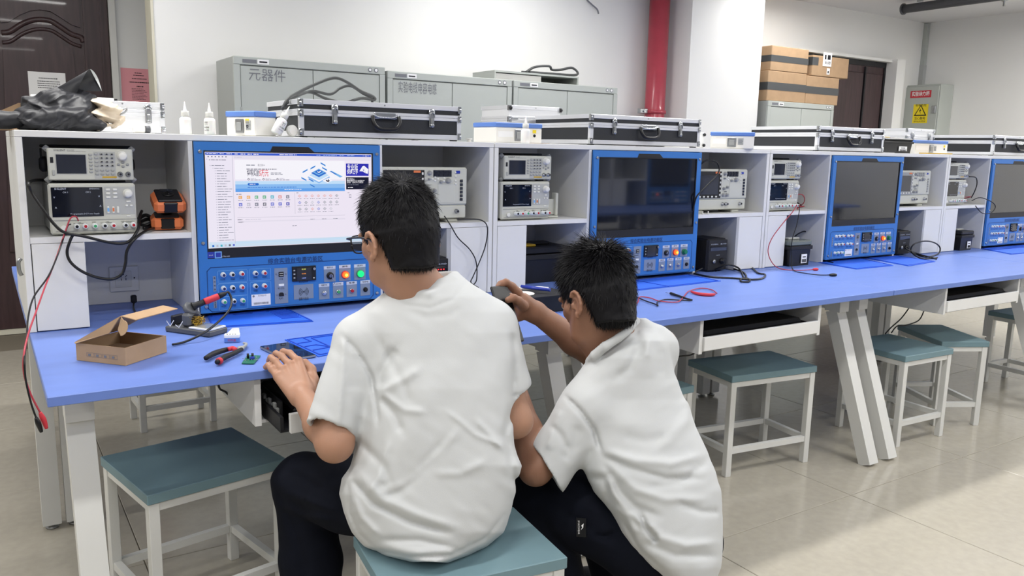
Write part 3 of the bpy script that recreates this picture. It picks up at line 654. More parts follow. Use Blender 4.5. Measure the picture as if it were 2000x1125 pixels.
def console(label, n, lit):
    t = thing('control_console', label, 'console', (n*UW+CX0, D-.013, CZ0-.0), 0, 'blue control consoles with built-in monitors'); y = -.0003
    SX0, SX1 = .026, .578; SZ0, SZ1 = q5(175, 178)[1], q4(140, 168)[1]
    b = MB(); zt = .012
    b.box(0, 0, 0, SX0, zt, CH).box(SX1, 0, 0, CW, zt, CH).box(SX0, 0, 0, SX1, zt, SZ0).box(SX0, 0, SZ1, SX1, zt, CH); b.build('face_plate', 'console', t)
    MB().box(.02, zt+.0006, .02, CW-.02, .075, CH-.01).build('housing', 'dark', t)
    fr = MB(); g = .004
    fr.box(SX0+.0005, .0005, SZ0+.0005, SX1-.0005, .012, SZ0+.032).box(SX0+.0005, .0005, SZ0+.0325, SX0+g, .012, SZ1-.0005).box(SX1-g, .0005, SZ0+.0325, SX1-.0005, .012, SZ1-.0005).box(SX0+g+.0005, .0005, SZ1-g, SX1-g-.0005, .012, SZ1-.0005); fr.build('bezel', 'dark', t)
    m = MB(); a = q4(780, 175)[0]; c = q4(1215, 185)[0]; m.add([(a, -.0008, SZ1-.001), (c, -.0008, SZ1-.001), (c-.02, -.0008, SZ1+.016), (a+.008, -.0008, SZ1+.016)], [(0, 1, 2, 3)]); m.build('camera_hood', 'dark', t)
    scr = MB().box(SX0+g+.0005, .004, SZ0+.0325, SX1-g-.0005, .011, SZ1-g-.0005).build('screen', 'lampscreen' if lit else 'glassblk', t)
    for sx, sz in ((.016, CH-.03), (CW-.012, CH-.03), (.014, .22), (CW-.012, .22), (.016, .02), (CW-.014, .02)):
        MB().lathe((sx, 0, sz), (0, -1, 0), [(.0055, 0), (.0055, .003), (.004, .0045)], 12).build('bolt', 'steel', t)
    # lettering and printed frames
    m = MB()
    xa, za = q5(760, 200); xb, zb = q5(1295, 175); put_text(m, '综合实验台电源功能区', (xa+xb)/2, -.0008, (za+zb)/2, .0185, 0, xb-xa, None, .0002)
    ox0, oz1 = q5(165, 270); ox1 = CW-.028; outline(m, rrect(ox0, ox1, q5(215, 692)[1], oz1+.002, .011), -.0006, .0022)
    m.build('lettering', 'console_line', t)
    m = MB()
    boxes = [(270, 560, 290, 395), (580, 788, 272, 378), (272, 562, 418, 525), (588, 790, 400, 508), (282, 565, 545, 655)]
    for (A, B, C_, E_) in boxes:
        x0, z1 = q5(A, C_+4); x1, z0 = q5(B, E_); outline(m, rrect(x0, x1, z0, z1, .002), -.0006, .001)
    m.build('printed_frames', 'console_lite', t)
    m = MB()
    def jack(X, Y, c):
        x, z = q5(X, Y); j = MB().lathe((x, 0, z), (0, -1, 0), [(.0082, 0), (.0082, .002), (.0068, .003), (.0066, .013), (.0058, .0145)], 16).build('socket_terminal', 'jackw', t)
        MB().lathe((x, -.0148, z), (0, -1, 0), [(.0046, 0), (.0046, .0008)], 12).build('terminal_bore', c, j)
    # terminal centre at the plate, seen left/up of the dark bore; positions are those of the bores shifted back
    for X, Y, c in ((322, 330, 'jackn'), (410, 325, 'jackk'), (503, 318, 'jackr'), (636, 315, 'jackn'), (722, 310, 'jackr'), (326, 462, 'jackn'), (414, 455, 'jackk'), (505, 448, 'jackr'), (636, 440, 'jackk'), (724, 436, 'jackr'), (332, 592, 'jackg'), (424, 585, 'jackk'), (513, 580, 'jackg')): jack(X, Y, c)
    for X, Y, s in ((320, 378, 'DC+5V'), (418, 374, 'GND'), (506, 366, 'DC-5V'), (638, 358, 'GND'), (726, 353, 'DC0-30V'), (326, 505, 'DC+12V'), (420, 497, 'GND'), (508, 491, 'DC-12V'), (640, 487, 'GND'), (726, 481, 'DC+24V'), (330, 638, 'AC12V'), (430, 632, 'GND'), (513, 624, 'AC12V')):
        x, z = q5(X, Y); put_text(m, s, x, -.0006, z, .0072, 0, .014)
    for X, Y, s, wd in ((887, 374, 'USB', .013), (888, 462, 'RS-232', .021), (888, 560, 'RJ45', .013), (1105, 395, '数控电源系统', .031), (1108, 566, '请刷卡启动', .033)):
        x, z = q5(X, Y); put_text(m, s, x, -.0014, z, .009 if wd < .03 else .0115, 0, wd)
    m.build('terminal_lettering', 'ink', t, kind='stuff')
    for X, Y, Y2, s in ((240, 345, 492, '直流电源'), (247, 575, 655, '交流电源')):
        x, z1 = q5(X-17, Y); x1, z0 = q5(X+17, Y2); l = MB().box(x, -.0009, z0, x1, -.0001, z1).build('label_strip', 'plate', t)
        mm = MB(); [put_text(mm, ch, (x+x1)/2, -.0015, z1-(z1-z0)*(i+.5)/4, .0062) for i, ch in enumerate(s)]; mm.build('strip_lettering', 'ink', l)
    def plate(name, A, B, C_, E_, col, dep=.0012): x0, z1 = q5(A, C_); x1, z0 = q5(B, E_); return MB().box(x0, -dep, z0, x1, -.0001, z1, bev=.0004).build(name, col, t), x0, x1, z0, z1
    pl, x0, x1, z0, z1 = plate('port_plate', 820, 958, 268, 604, 'plate')
    x, z = q5(888, 325); MB().box(x-.008, -.003, z-.008, x+.008, -.0013, z+.008).build('usb_port', 'dark', pl)
    m = MB().box(x-.006, -.0038, z+.002, x+.006, -.0031, z+.004).box(x-.006, -.0038, z-.005, x+.006, -.0031, z-.003).build('usb_tongue', 'inst', pl)
    x, z = q5(890, 430); MB().box(x-.009, -.003, z-.004, x+.009, -.0013, z+.004, bev=.001).build('serial_port', 'jackw', pl)
    x, z = q5(890, 520); MB().prism([(x-.008, z-.006), (x+.008, z-.006), (x+.008, z+.002), (x+.004, z+.006), (x-.004, z+.006), (x-.008, z+.002)], 1, -.003, -.0013).build('network_port', 'ink', pl)
    k = MB()
    for X, Y in ((842, 325), (935, 320), (850, 525), (935, 515)): x, z = q5(X, Y); k.lathe((x, -.0013, z), (0, -1, 0), [(.0028, 0), (.0022, .0012)], 10)
    k.build('plate_screws', 'steel', pl, kind='stuff')
    mt, x0, x1, z0, z1 = plate('digital_meter', 992, 1225, 252, 380, 'dark', .006)
    MB().box(x0+.014, -.0072, z0+.003, x1-.016, -.0061, z1-.005).build('meter_display', 'lcd', mt)
    if lit:
        for i, (c, s, yy) in enumerate((('meter_y', '05.00V', .8), ('meter_o', '00.000A', .5), ('meter_b', '0.000W', .2))):
            m = MB(); put_text(m, s, (x0+x1)/2-.002, -.0075, z0+(z1-z0)*yy, .0062, 0, .014); m.build('meter_readout', c, mt)
    k = MB()
    for fz in (.25, .5, .75): k.box(x0+.003, -.0078, z0+(z1-z0)*fz-.0022, x0+.009, -.0061, z0+(z1-z0)*fz+.0022, bev=.0008)
    k.box(x1-.011, -.0078, z0+.006, x1-.005, -.0061, z0+.011, bev=.0008); k.build('meter_keys', 'inst2', mt, kind='stuff')
    MB().lathe((x1-.008, -.0061, z1-.0095), (0, -1, 0), [(.005, 0), (.0048, .008), (.004, .009)], 16).build('meter_dial', 'chrome', mt)
    pd, x0, x1, z0, z1 = plate('card_reader_plate', 1010, 1205, 432, 558, 'plate', .001)
    m = MB(); cx, cz = (x0+x1)/2, (z0+z1)/2
    for r in (.004, .008, .012, .016):
        for s in (-1, 1):
            pts = [(cx+s*r*math.cos(a), cz+r*.95*math.sin(a)) for a in np.linspace(-.95, .95, 9)]; outline(m, pts, -.0014, .0012, 0, False)
    m.lathe((cx, -.0013, cz), (0, -1, 0), [(.002, 0), (.002, .0002)], 10); m.build('radio_waves', 'ink', pd)
    # asset label
    lb, x0, x1, z0, z1 = plate('asset_label', 598, 788, 527, 620, 'paper', .0006)
    if 1:
        m = MB(); put_text(m, '电子科技大学', (x0+x1)/2+.004, -.0009, z1-.005, .006, 0, .026)
        X = x0+.007
        while X < x1-.007: wd = random.choice((.0006, .001, .0015)); m.box(X, -.0009, z0+.004, X+wd, -.0007, z0+.0105); X += wd+random.choice((.0007, .0012))
        m.lathe((x0+.007, -.0007, z1-.005), (0, -1, 0), [(.0035, 0), (.0035, .0002)], 12); m.build('barcode', 'inkgrey', lb)
    # switches
    def sw(A, B, C_, E_, s):
        x0, z1 = q5(A, C_); x1, z0 = q5(B, E_); hz = z1-.011
        p = MB().box(x0, -.0012, z0, x1, -.0001, hz-.0002, bev=.0004).build('switch_plate', 'plate', t)
        MB().box(x0, -.0014, hz, x1, -.0001, z1, bev=.0004).build('name_strip', 'platelt', p)
        mm = MB(); put_text(mm, s, (x0+x1)/2, -.0018, (z1+hz)/2, .0068, 0, min(.021, (x1-x0)*.85)); mm.build('switch_lettering', 'ink', p)
        return p, (x0+x1)/2, (z0+hz)/2
    P1 = sw(1304, 1420, 248, 395, '电源开关'); P2 = sw(1452, 1566, 238, 385, '漏电'); P3 = sw(1598, 1712, 230, 375, '运行')
    p, x, z = P1; MB().lathe((x, -.0013, z), (0, -1, 0), [(.0118, 0), (.0118, .006), (.0085, .007)], 20).build('key_switch', 'black', p)
    MB().lathe((x+.001, -.0084, z), (0, -1, 0), [(.0062, 0), (.0062, .003)], 16).box(x-.0012, -.024, z-.006, x+.0012, -.0116, z+.005).build('key', 'chrome', p)
    MB().tube([(x+.001, -.021, z-.005), (x+.007, -.02, z-.014), (x+.012, -.012, z-.026), (x+.008, -.006, z-.034)], .0009, 5).build('key_chain', 'steel', p)
    p, x, z = P2; MB().lathe((x, -.0013, z), (0, -1, 0), [(.0132, 0), (.0132, .005), (.011, .006)], 24).build('lamp_ring', 'red_ring', p)
    MB().lathe((x, -.0074, z), (0, -1, 0), [(.0108, 0), (.0106, .006), (.0085, .009)], 24).build('lamp_cap', 'orange_lamp', p)
    MB().lathe((x, -.0166, z), (0, -1, 0), [(.0055, 0), (.0055, .0006)], 16).build('lamp_core', 'orange_core', p)
    p, x, z = P3; MB().lathe((x, -.0013, z), (0, -1, 0), [(.0132, 0), (.0132, .005), (.011, .006)], 24).build('lamp_ring', 'jackg' if lit else 'green_off', p)
    MB().lathe((x, -.0074, z), (0, -1, 0), [(.0108, 0), (.0106, .006), (.0085, .009)], 24).build('lamp_cap', 'green_lamp' if lit else 'green_off', p)
    for i, (A, B, C_, E_, s, c) in enumerate(((1255, 1360, 420, 565, '电脑开机', 'chrome'), (1392, 1496, 408, 552, 'LED灯开关', 'jackg'), (1525, 1628, 398, 540, '急停', 'jackr'), (1660, 1756, 388, 528, '电流保护器', 'ink'))):
        p, x, z = sw(A, B, C_, E_, s)
        col = c if lit or c in ('ink', 'chrome') else 'chrome'
        MB().lathe((x, -.0013, z), (0, -1, 0), [(.0082, 0), (.0082, .003), (.007, .004)], 18).build('button_ring', 'chrome' if col != 'ink' else 'black', p)
        MB().lathe((x, -.0054, z), (0, -1, 0), [(.006, 0), (.0058, .003), (.004, .004)], 16).build('button_cap', col, p)
    return t, scr, (SX0+g, SX1-g, SZ0+.033, SZ1-g)
mat('lampscreen', (12, 12, 14), .3, emit=.92, ecol=(244, 236, 250))
for nm, c in (('meter_y', (220, 220, 90)), ('meter_o', (250, 150, 60)), ('meter_b', (150, 170, 240))): mat(nm, c, .5, emit=1.0)
con, scr, SCR = console('lit control console with a running computer screen, left of the seated student', 0, True)
con2, _, _ = console('dark control console behind the crouching student\'s head, its lower left hidden', 1, False)
for n, lab in ((2, 'dark control console of the third shelf unit, fully visible'), (3, 'dark control console cut off by the right edge of the photo')):
    c = copy_tree(con2, None, label=lab); c.location = (n*UW+CX0, D-.013, CZ0)
# ---- what the lit monitor shows: thin coloured shapes just in front of the panel
def emat(n, c, e=.95):
    m = mat('s_'+n, c, .6, emit=e, spec=0); m.node_tree.nodes['Principled BSDF'].inputs['Base Color'].default_value = (.01, .01, .012, 1)
for n, c in (('bar', (58, 92, 205)), ('txt', (110, 108, 124)), ('lt', (196, 192, 208)), ('sky', (196, 226, 252)), ('sky2', (140, 190, 244)), ('sky3', (100, 164, 238)), ('navy', (44, 44, 176)), ('blk', (16, 18, 40)), ('wht', (250, 248, 255)),
    ('blue', (40, 108, 205)), ('blue2', (120, 180, 235)), ('red', (226, 70, 84)), ('ora', (240, 170, 70)), ('grn', (90, 180, 130)), ('cyn', (70, 180, 200)), ('gry', (120, 124, 140)), ('side', (232, 226, 240)), ('salm', (226, 150, 150)), ('pur', (100, 110, 210)), ('task', (206, 226, 244)), ('lav', (240, 234, 248))):
    emat(n, c)
SM = ['s_bar', 's_txt', 's_lt', 's_sky', 's_sky2', 's_sky3', 's_navy', 's_blk', 's_wht', 's_blue', 's_blue2', 's_red', 's_ora', 's_grn', 's_cyn', 's_gry', 's_side', 's_salm', 's_pur', 's_task', 's_lav']
SI = {n[2:]: i for i, n in enumerate(SM)}
mb = MB(); sx0, sx1, sz0, sz1 = SCR
# screen coordinates: 0..1640 across, 0..935 down (enlargement units, straightened)
def U(X): return sx0+.002+(X/1640)*(sx1-sx0-.004)
def V(Y): return sz1-.002-(Y/905)*(sz1-sz0-.003)
def R(X0, Y0, X1, Y1, c, l=1): y = .0040-l*.00025; mb.add([(U(X0), y, V(Y1)), (U(X1), y, V(Y1)), (U(X1), y, V(Y0)), (U(X0), y, V(Y0))], [(0, 1, 2, 3)], SI[c])
def TX(s, X, Y, size, c, w=None, l=4, bold=0): put_text(mb, s, U(X), .0040-l*.00025, V(Y), size, SI[c], w and U(w)-U(0), None, bold)
def LN(X0, X1, Y, c='txt', h=5, l=3, seg=40):
    x = X0
    while x < X1: w = random.uniform(.3, 1.1)*seg; R(x, Y, min(X1, x+w), Y+h, c, l); x += w+6
def SK(pts, c, l=5): mb.add([(U(a), .0040-l*.00025, V(b)) for a, b in pts], [tuple(range(len(pts)))[::-1]], SI[c])
R(0, 0, 1640, 22, 'bar')
for a, b in ((12, 110), (130, 165), (190, 240), (265, 300), (320, 365), (385, 425), (440, 490)): LN(a, b, 8, 'wht', 6)
LN(690, 860, 8, 'wht', 6)
for a, b in ((1060, 1100), (1130, 1270), (1300, 1350), (1380, 1460)): LN(a, b, 9, 'sky', 5)
TX('— □ ×', 1580, 11, .007, 'wht')
R(0, 24, 250, 905, 'lav'); R(240, 24, 244, 870, 'lt', 2)
for i in range(6): R(20+32*i, 34, 32+32*i, 44, 'gry', 2)
LN(30, 190, 66); R(8, 60, 16, 64, 'blue', 3)
for i in range(30):
    Y = 120+24.6*i; ind = [16, 40, 60][min(i, 2)] if i != 22 else 50
    if i == 22: ind = 60
    R(ind+20, Y-1, ind+28, Y+6, 'lt', 3); LN(ind+36, min(232, ind+36+random.choice((90, 120, 150))), Y, 'gry', 5, 3, 60)
R(252, 26, 1640, 60, 'side'); LN(260, 330, 38, 'lt', 5)
R(262, 66, 1352, 245, 'wht', 2)
for i in range(16): R(262, 245+8*i, 1352, 254+8*i, ['wht', 'lav', 'lav', 'sky', 'sky', 'sky', 'sky', 'sky2', 'sky2', 'sky2', 'sky2', 'sky2', 'sky3', 'sky3', 'sky3', 'sky3'][i], 2)
LN(370, 450, 112, 'gry', 8); TX('·嘉立创EDA', 510, 116, .008, 'txt', 70)
LN(370, 660, 150, 'txt', 7, 4, 34)
TX('特等奖励', 432, 196, .022, 'txt', 115, 4, .0003); TX('5万元', 535, 196, .024, 'red', 88, 4, .0003)
LN(600, 700, 188, 'gry', 6, 4); LN(600, 716, 202, 'gry', 6, 4)
for X in (388, 530, 665):
    mb.lathe((U(X), .0032, V(252)), (0, -1, 0), [(.0035, 0), (.0035, .0001)], 12, SI['txt']); mb.lathe((U(X), .0029, V(252)), (0, -1, 0), [(.0018, 0), (.0018, .0001)], 10, SI['wht'])
    LN(X+18, X+70, 242, 'lt', 5, 4); LN(X+18, X+118, 256, 'gry', 6, 4)
SK([(384, 288), (476, 288), (484, 298), (476, 312), (384, 312), (376, 298)], 'blue'); LN(395, 450, 297, 'wht', 5, 6)
LN(376, 850, 326, 'blue', 7, 4, 34); LN(730, 900, 350, 'wht', 6, 4, 20)
# isometric chip picture
def iso(cx, cy, w, h, c, l): SK([(cx-w, cy), (cx, cy+h), (cx+w, cy), (cx, cy-h)], c, l)
iso(1080, 232, 118, 62, 'sky2', 4); iso(1080, 218, 118, 62, 'wht', 5); iso(1082, 212, 100, 52, 'sky', 6); iso(1080, 190, 80, 42, 'blue', 7); iso(1080, 180, 66, 34, 'blue2', 8); iso(1080, 178, 46, 23, 'blue', 9)
SK([(1060, 178), (1080, 190), (1104, 172), (1092, 168), (1078, 180), (1068, 172)], 'wht', 10)
for (X, Y, s) in ((1125, 102, 1), (1020, 134, -1), (940, 170, -1), (1140, 148, 1), (926, 250, 1), (1000, 262, 1), (1012, 318, 1)):
    SK([(X-26, Y+(-14 if s > 0 else 14)-8), (X+26, Y+(14 if s > 0 else -14)-8), (X+26, Y+(14 if s > 0 else -14)+8), (X-26, Y+(-14 if s > 0 else 14)+8)], 'blue2', 6)
    SK([(X-20, Y+(-11 if s > 0 else 11)-4), (X+20, Y+(11 if s > 0 else -11)-4), (X+20, Y+(11 if s > 0 else -11)+4), (X-20, Y+(-11 if s > 0 else 11)+4)], 'blue', 7)
SK([(1190, 170), (1215, 168), (1330, 225), (1300, 235)], 'blue2', 5); SK([(1195, 172), (1210, 172), (1270, 205), (1250, 205)], 'blue', 6)
iso(1168, 266, 52, 24, 'wht', 8); SK([(1150, 262), (1176, 250), (1190, 268), (1180, 280), (1160, 276)], 'blk', 9); SK([(1158, 258), (1172, 252), (1176, 270)], 'wht', 10)
R(1366, 92, 1612, 218, 'navy', 2); TX('专业版', 1436, 134, .022, 'wht', 118, 4, .0003); TX('快速上手', 1436, 180, .017, 'wht', 118, 4, .0003)
SK([(1510, 170), (1545, 118), (1562, 112), (1575, 190), (1548, 172)], 'wht', 4); SK([(1562, 112), (1608, 150), (1602, 196), (1577, 190)], 'wht', 5); SK([(1548, 140), (1560, 165), (1552, 170)], 'navy', 6)
R(1366, 232, 1612, 358, 'blk', 2); TX('嘉立创EDA', 1415, 258, .011, 'wht', 80); TX('智能产品设计方案推广', 1470, 280, .012, 'wht', 190); LN(1380, 1500, 308, 'gry', 5); LN(1385, 1440, 334, 'wht', 8)
LN(268, 316, 392, 'gry', 6)
ic = ['ora', 'ora', 'grn', 'grn', 'cyn', 'salm', 'gry', 'pur', 'lt', 'gry', 'txt', 'pur', 'pur', 'navy']
for i, c in enumerate(ic):
    X = 305+76*(i % 7); Y = 425+70*(i//7); R(X-16, Y-14, X+16, Y+16, c, 3); R(X-9, Y-6, X+9, Y+9, 'wht' if i % 3 else 'lav', 4); R(X-4, Y-2, X+12, Y+5, c, 5); LN(X-22, X+24, Y+28, 'gry', 5, 3, 16)
R(830, 385, 833, 600, 'lt', 2); LN(848, 868, 385, 'gry', 6)
ic2 = ['salm']*6+['gry', 'pur', 'gry', 'lt', 'pur', 'gry', 'gry', 'gry', 'gry', 'gry', 'salm', 'pur', 'gry', 'lt']
for i, c in enumerate(ic2):
    X = 880+64*(i % 7); Y = 420+66*(i//7); iso(X, Y, 17, 15, c, 3); iso(X, Y, 12, 10, 'wht', 4); SK([(X-5, Y-6), (X+7, Y+2), (X-2, Y+6)], c, 5); LN(X-22, X+24, Y+26, 'gry', 5, 3, 16)
LN(1380, 1400, 390, 'gry'); LN(1395, 1420, 410, 'gry'); LN(1395, 1420, 424, 'gry'); LN(1395, 1420, 438, 'gry')
R(270, 622, 1352, 625, 'lt', 2); LN(272, 320, 640, 'txt', 6); LN(345, 500, 640, 'lt', 5); R(270, 655, 1352, 668, 'side', 2); LN(278, 330, 664, 'txt', 5)
for X in (985, 1105, 1225): LN(X, X+45, 654, 'gry', 5)
LN(800, 845, 715, 'gry', 5)
for i in range(8): R(0, 870-5*i, 1640, 875-5*i, ['sky', 'sky', 'task', 'task', 'task', 'lav', 'lav', 'lav'][i], 1)
R(0, 872, 1640, 905, 'task', 2)
for i, c in enumerate(('blue', 'lt', 'cyn', 'lt', 'txt', 'pur')): R(30+38*i, 878, 48+38*i, 897, c, 3)
sc = mb.build('screen_picture', SM, scr)
m = MB(); y = .0002
x, z = q5(205, 140); m.box(x-.010, y-.0004, z-.009, x+.011, y, z+.010, 0); x, z = q5(275, 138); m.box(x-.010, y-.0004, z-.010, x+.011, y, z+.011, 1).box(x-.007, y-.0008, z-.007, x+.008, y-.0005, z+.008, 0)
put_text(m, 'intel', q5(205, 140)[0], y-.0008, q5(205, 140)[1], .007, 2); put_text(m, 'ULTRA HD', q5(345, 152)[0], y-.0005, q5(345, 152)[1], .006, 2)
m.build('bezel_stickers', ['tubeblue', 'console_lite', 'platelt'], con)
con.location = (CX0, D-.013, CZ0)
# ================================================================ THINGS ON THE TOP BOARDS
TZ = HT+.0008
def flightcase(label, x0, x1, y0, y1, h=.122, name='tool_case', blk=True, handle=True, open_=False, knobs=False):
    w = x1-x0; d = y1-y0
    t = thing(name, label, 'case', ((x0+x1)/2, y0, TZ), 0, 'aluminium edged tool cases on the shelves'); a, b = -w/2, w/2; zs = h*.66; e = .0006; f = .004
    sd = 'caseblk' if blk else 'alu_side'
    z0 = .004
    for x in (a+.01, b-.03):
        for y in (.012, d-.03): MB().box(x, y, 0, x+.02, y+.02, z0-.0003).build('foot', 'rubber', t)
    MB().box(a+f, f, z0+.002, b-f, d-f, zs-.001).build('base_panels', sd, t)
    MB().box(a+f, f, zs+.001, b-f, d-f, h-.003).build('lid_panels', sd, t)
    tr = MB(); g = .017; v = .013
    for (u0, u1) in ((z0, z0+g), (zs-g*.62, zs-.0005)):
        tr.box(a+e, e, u0, b-e, v*.2+.003, u1, bev=.001).box(a+e, d-.0055, u0, b-e, d-e, u1, bev=.001).box(a+e, .0062, u0, a+.0055, d-.0062, u1, bev=.001).box(b-.0055, .0062, u0, b-e, d-.0062, u1, bev=.001)
    tr.box(a+e, e*2, z0+g, a+.016, .0055, zs-g*.62).box(b-.016, e*2, z0+g, b-e, .0055, zs-g*.62).box(a+e*2, .006, z0+g, a+.0055, .018, zs-g*.62)
    tr.build('base_trim', 'alu', t)
    tr = MB()
    for (u0, u1) in ((zs, zs+g*.6), (h-g*.95, h)):
        tr.box(a+e, e, u0, b-e, .0055, u1, bev=.001).box(a+e, d-.0055, u0, b-e, d-e, u1, bev=.001).box(a+e, .0062, u0, a+.0055, d-.0062, u1, bev=.001).box(b-.0055, .0062, u0, b-e, d-.0062, u1, bev=.001)
    tr.box(a+e*2, .0065, h-.0025, b-e*2, d-.0065, h-.0005)
    tr.build('lid_trim', 'alu', t)
    for sx, x in ((-1, a), (1, b)):
        for z in (z0+.012, zs-.004, h-.012):
            MB().box(x-.0022, -.0028, z-.012, x+.0022-sx*.004, .012, z+.012, bev=.002).box(x-sx*.0005, -.0028, z-.012, x-sx*.014, -.0002, z+.012, bev=.001).sph((x-sx*.004, .0, z), .0085, 10, 0, (.7, .5, 1)).build('corner', 'chrome', t)
    lx = (a+w*.2, b-w*.2) if not knobs else ()
    for x in lx:
        L = MB().lathe((x, -.0005, zs+.017), (0, -1, 0), [(.0125, 0), (.0125, .002), (.008, .003)], 18).box(x-.010, -.004, zs-.034, x+.010, -.0006, zs+.017, bev=.002).build('latch', 'chrome', t)
        MB().box(x-.006, -.009, zs-.026, x+.006, -.0045, zs-.004, bev=.002).lathe((x, -.0055, zs-.028), (0, -1, 0), [(.008, 0), (.007, .003), (.003, .0045)], 14).tube([(x-.009, -.005, zs+.0), (x-.006, -.0075, zs+.014), (x+.006, -.0075, zs+.014), (x+.009, -.005, zs)], .0018, 6).build('latch_lever', 'steel', L)
    if knobs:
        for x in (a+.006, b-.006):
            for z in (z0+.012, h-.012): MB().sph((x, -.004, z), .0085, 12).build('rubber_foot', 'black', t)
        for x in (a+.03, b-.03): MB().box(x-.016, -.006, zs-.006, x+.016, -.0006, zs+.006, bev=.002).build('latch', 'chrome', t)
    if handle:
        hw = .048; zt = zs-.004
        H = MB().tube([(-hw, -.008, zt), (-hw, -.016, zt-.022), (-hw+.016, -.020, zt-.040), (0, -.021, zt-.043), (hw-.016, -.020, zt-.040), (hw, -.016, zt-.022), (hw, -.008, zt)], .0068, 10, 0, 5).build('handle', 'black', t)
        MB().box(-hw+.008, -.005, zt-.008, hw-.008, -.0006, zt+.012, bev=.002).tube([(-hw+.003, -.007, zt+.004), (-hw+.02, -.009, zt-.003), (0, -.009, zt-.004), (hw-.02, -.009, zt-.003), (hw-.003, -.007, zt+.004)], .004, 8).build('handle_mount', 'chrome', H)
    MB().lathe((0, -.0008, h-.008), (0, -1, 0), [(.0028, 0), (.002, .0012)], 10).build('rivet', 'steel', t)
    return t
flightcase('long black and silver tool case above the lit monitor, black cables on it', .795, 1.392, .694, 1.05)
flightcase('black and silver tool case at the middle of the second shelf, before the red pipe', 1.99, 2.605, .70, 1.10)
flightcase('black and silver tool case above the third dark monitor', 3.418, 3.968, .70, 1.13)
flightcase('black and silver tool case cut off by the right edge of the photo', 5.083, 5.68, .70, 1.1)
c = flightcase('small plain aluminium case with black ball feet, behind the second tool case', 1.868, 2.15, 1.12, 1.36, .165, 'aluminium_case', False, False, knobs=True)
a = on(1751, 250, 1, 1.12); b = on(1861, 250, 1, 1.12)
flightcase('plain aluminium case at the far right, before the grey electrical box', 4.72, 5.02, 1.04, 1.3, .155, 'aluminium_case', False, False)
flightcase('plain aluminium case at the far left, behind the fallen glue bottle', .20, .46, 1.09, 1.33, .105, 'aluminium_case', False, False)
t = thing('white_case', 'low plain white case with black knobs, right of the second tool case', 'case', (2.74, .93, TZ), 0)
MB().box(-.13, 0, 0, .13, .2, .075, bev=.004).build('case', 'white_lam', t)
for z in (.014, .064): MB().sph((.124, -.0045, z), .008, 12).build('rubber_foot', 'black', t)
MB().box(.06, -.003, .022, .09, -.0005, .045).build('label', 'inkgrey', t)
# white boards lying behind the fabric heap
t = thing('white_board', 'white board edge with a black corner cap, standing under the pink notice', 'board', (.18, 1.35, TZ))
MB().box(-.10, 0, 0, .16, .02, .125, bev=.003).build('board', 'white_lam', t); MB().box(.1605, -.002, .105, .17, .022, .123, bev=.002).build('corner_cap', 'black', t)
def kitbox(label, x0, x1, y0, d, blank=False, h=.078, rz=0, corner=None):
    t = thing('kit_box', label, 'box', ((x0+x1)/2, y0, TZ), rz, 'white boxes with blue lids on the shelves'); w = (x1-x0)/2
    if corner: t.location = (corner[0]-corner[2]*w*math.cos(rz), corner[1]-corner[2]*w*math.sin(rz), TZ)
    MB().box(-w, 0, 0, w, d, h-.0185, bev=.003).build('body', 'boxw', t)
    MB().box(-w-.002, -.002, h-.018, w+.002, d+.002, h, bev=.003).build('lid', 'boxblue', t)
    l = MB().box(-.022, -.004, .008, .018, -.0005, h-.025, bev=.002).build('latch_plate', 'steel', t)
    MB().box(-.014, -.0065, .016, .010, -.0045, h-.036, bev=.002).build('latch_recess', 'instg', l)
    m = MB(); m.box(-w+.012, -.0012, .022, -.028, -.0004, .045, 0); m.box(.026, -.0012, .018, min(w-.01, .05), -.0004, .048, 1)
    for i in range(4): m.box(.028, -.0018, .021+.006*i, min(w-.012, .048)-.003*(i % 2), -.0013, .0235+.006*i, 2)
    m.build('stickers', ['paper', 'inst2', 'inkgrey'], t, kind='stuff')
    if not blank:
        y = MB().box(w-.045, -.0012, .040, w-.028, -.0004, .053).build('yellow_tag', 'yellow', t); MB().lathe((w-.036, -.0004, .03), (0, -1, 0), [(.006, 0), (.006, .001)], 12).build('black_dot', 'ink', t)
    return t
kitbox('white box with a blue lid left of the leaning bottle, above the lit monitor', .587, .727, .72, .085, False, .078, -1.15, (.658, .712, 1))
kitbox('white box with a blue lid behind the standing bottle on the second shelf unit', 1.604, 1.822, .80, .17)
kitbox('white box with a blue lid above the oscilloscope of the second shelf unit', 2.80, 2.995, .74, .10, True, .076, -.84, (2.775, .80, -1))
kitbox('white box with a blue lid at the right, beside the black tool box', 4.42, 4.76, .80, .17)
def bottle(label, x, y, tilt=None, txt=False, s=1, z=TZ, name='glue_bottle'):
    t = thing(name, label, 'bottle', (x, y, z), 0, 'white dropper bottles on the shelves')
    M = Matrix.Scale(s, 4)
    MB(M).lathe((0, 0, 0), (0, 0, 1), [(.0150, 0), (.0172, .002), (.0172, .042), (.0165, .047), (.012, .052), (.009, .0535)], 24).build('bottle', 'bottle', t)
    MB(M).lathe((0, 0, .0545), (0, 0, 1), [(.0115, 0), (.0115, .0145), (.0105, .016)], 24).build('collar', 'knob', t)
    MB(M).lathe((0, 0, .071), (0, 0, 1), [(.0058, 0), (.005, .003), (.0016, .024), (.0012, .027)], 14).build('nozzle', 'bottle', t)
    if txt:
        m = MB(M); vs = []
        def wrap(s_, zc, sz, wd):
            v, f = tmesh(s_, sz); k = wd/(max(q[0] for q in v)-min(q[0] for q in v)); R_ = .0175
            m.add([(R_*math.sin(q[0]*k/R_+txt), -R_*math.cos(q[0]*k/R_+txt), zc+q[1]) for q in v], f)
        wrap('TT', .034, .014, .012); wrap('IPA酒精', .022, .006, .018); wrap('50ml 清洁', .014, .005, .018); m.build('lettering', 'ink', t)
    if tilt: t.rotation_euler = tilt
    return t
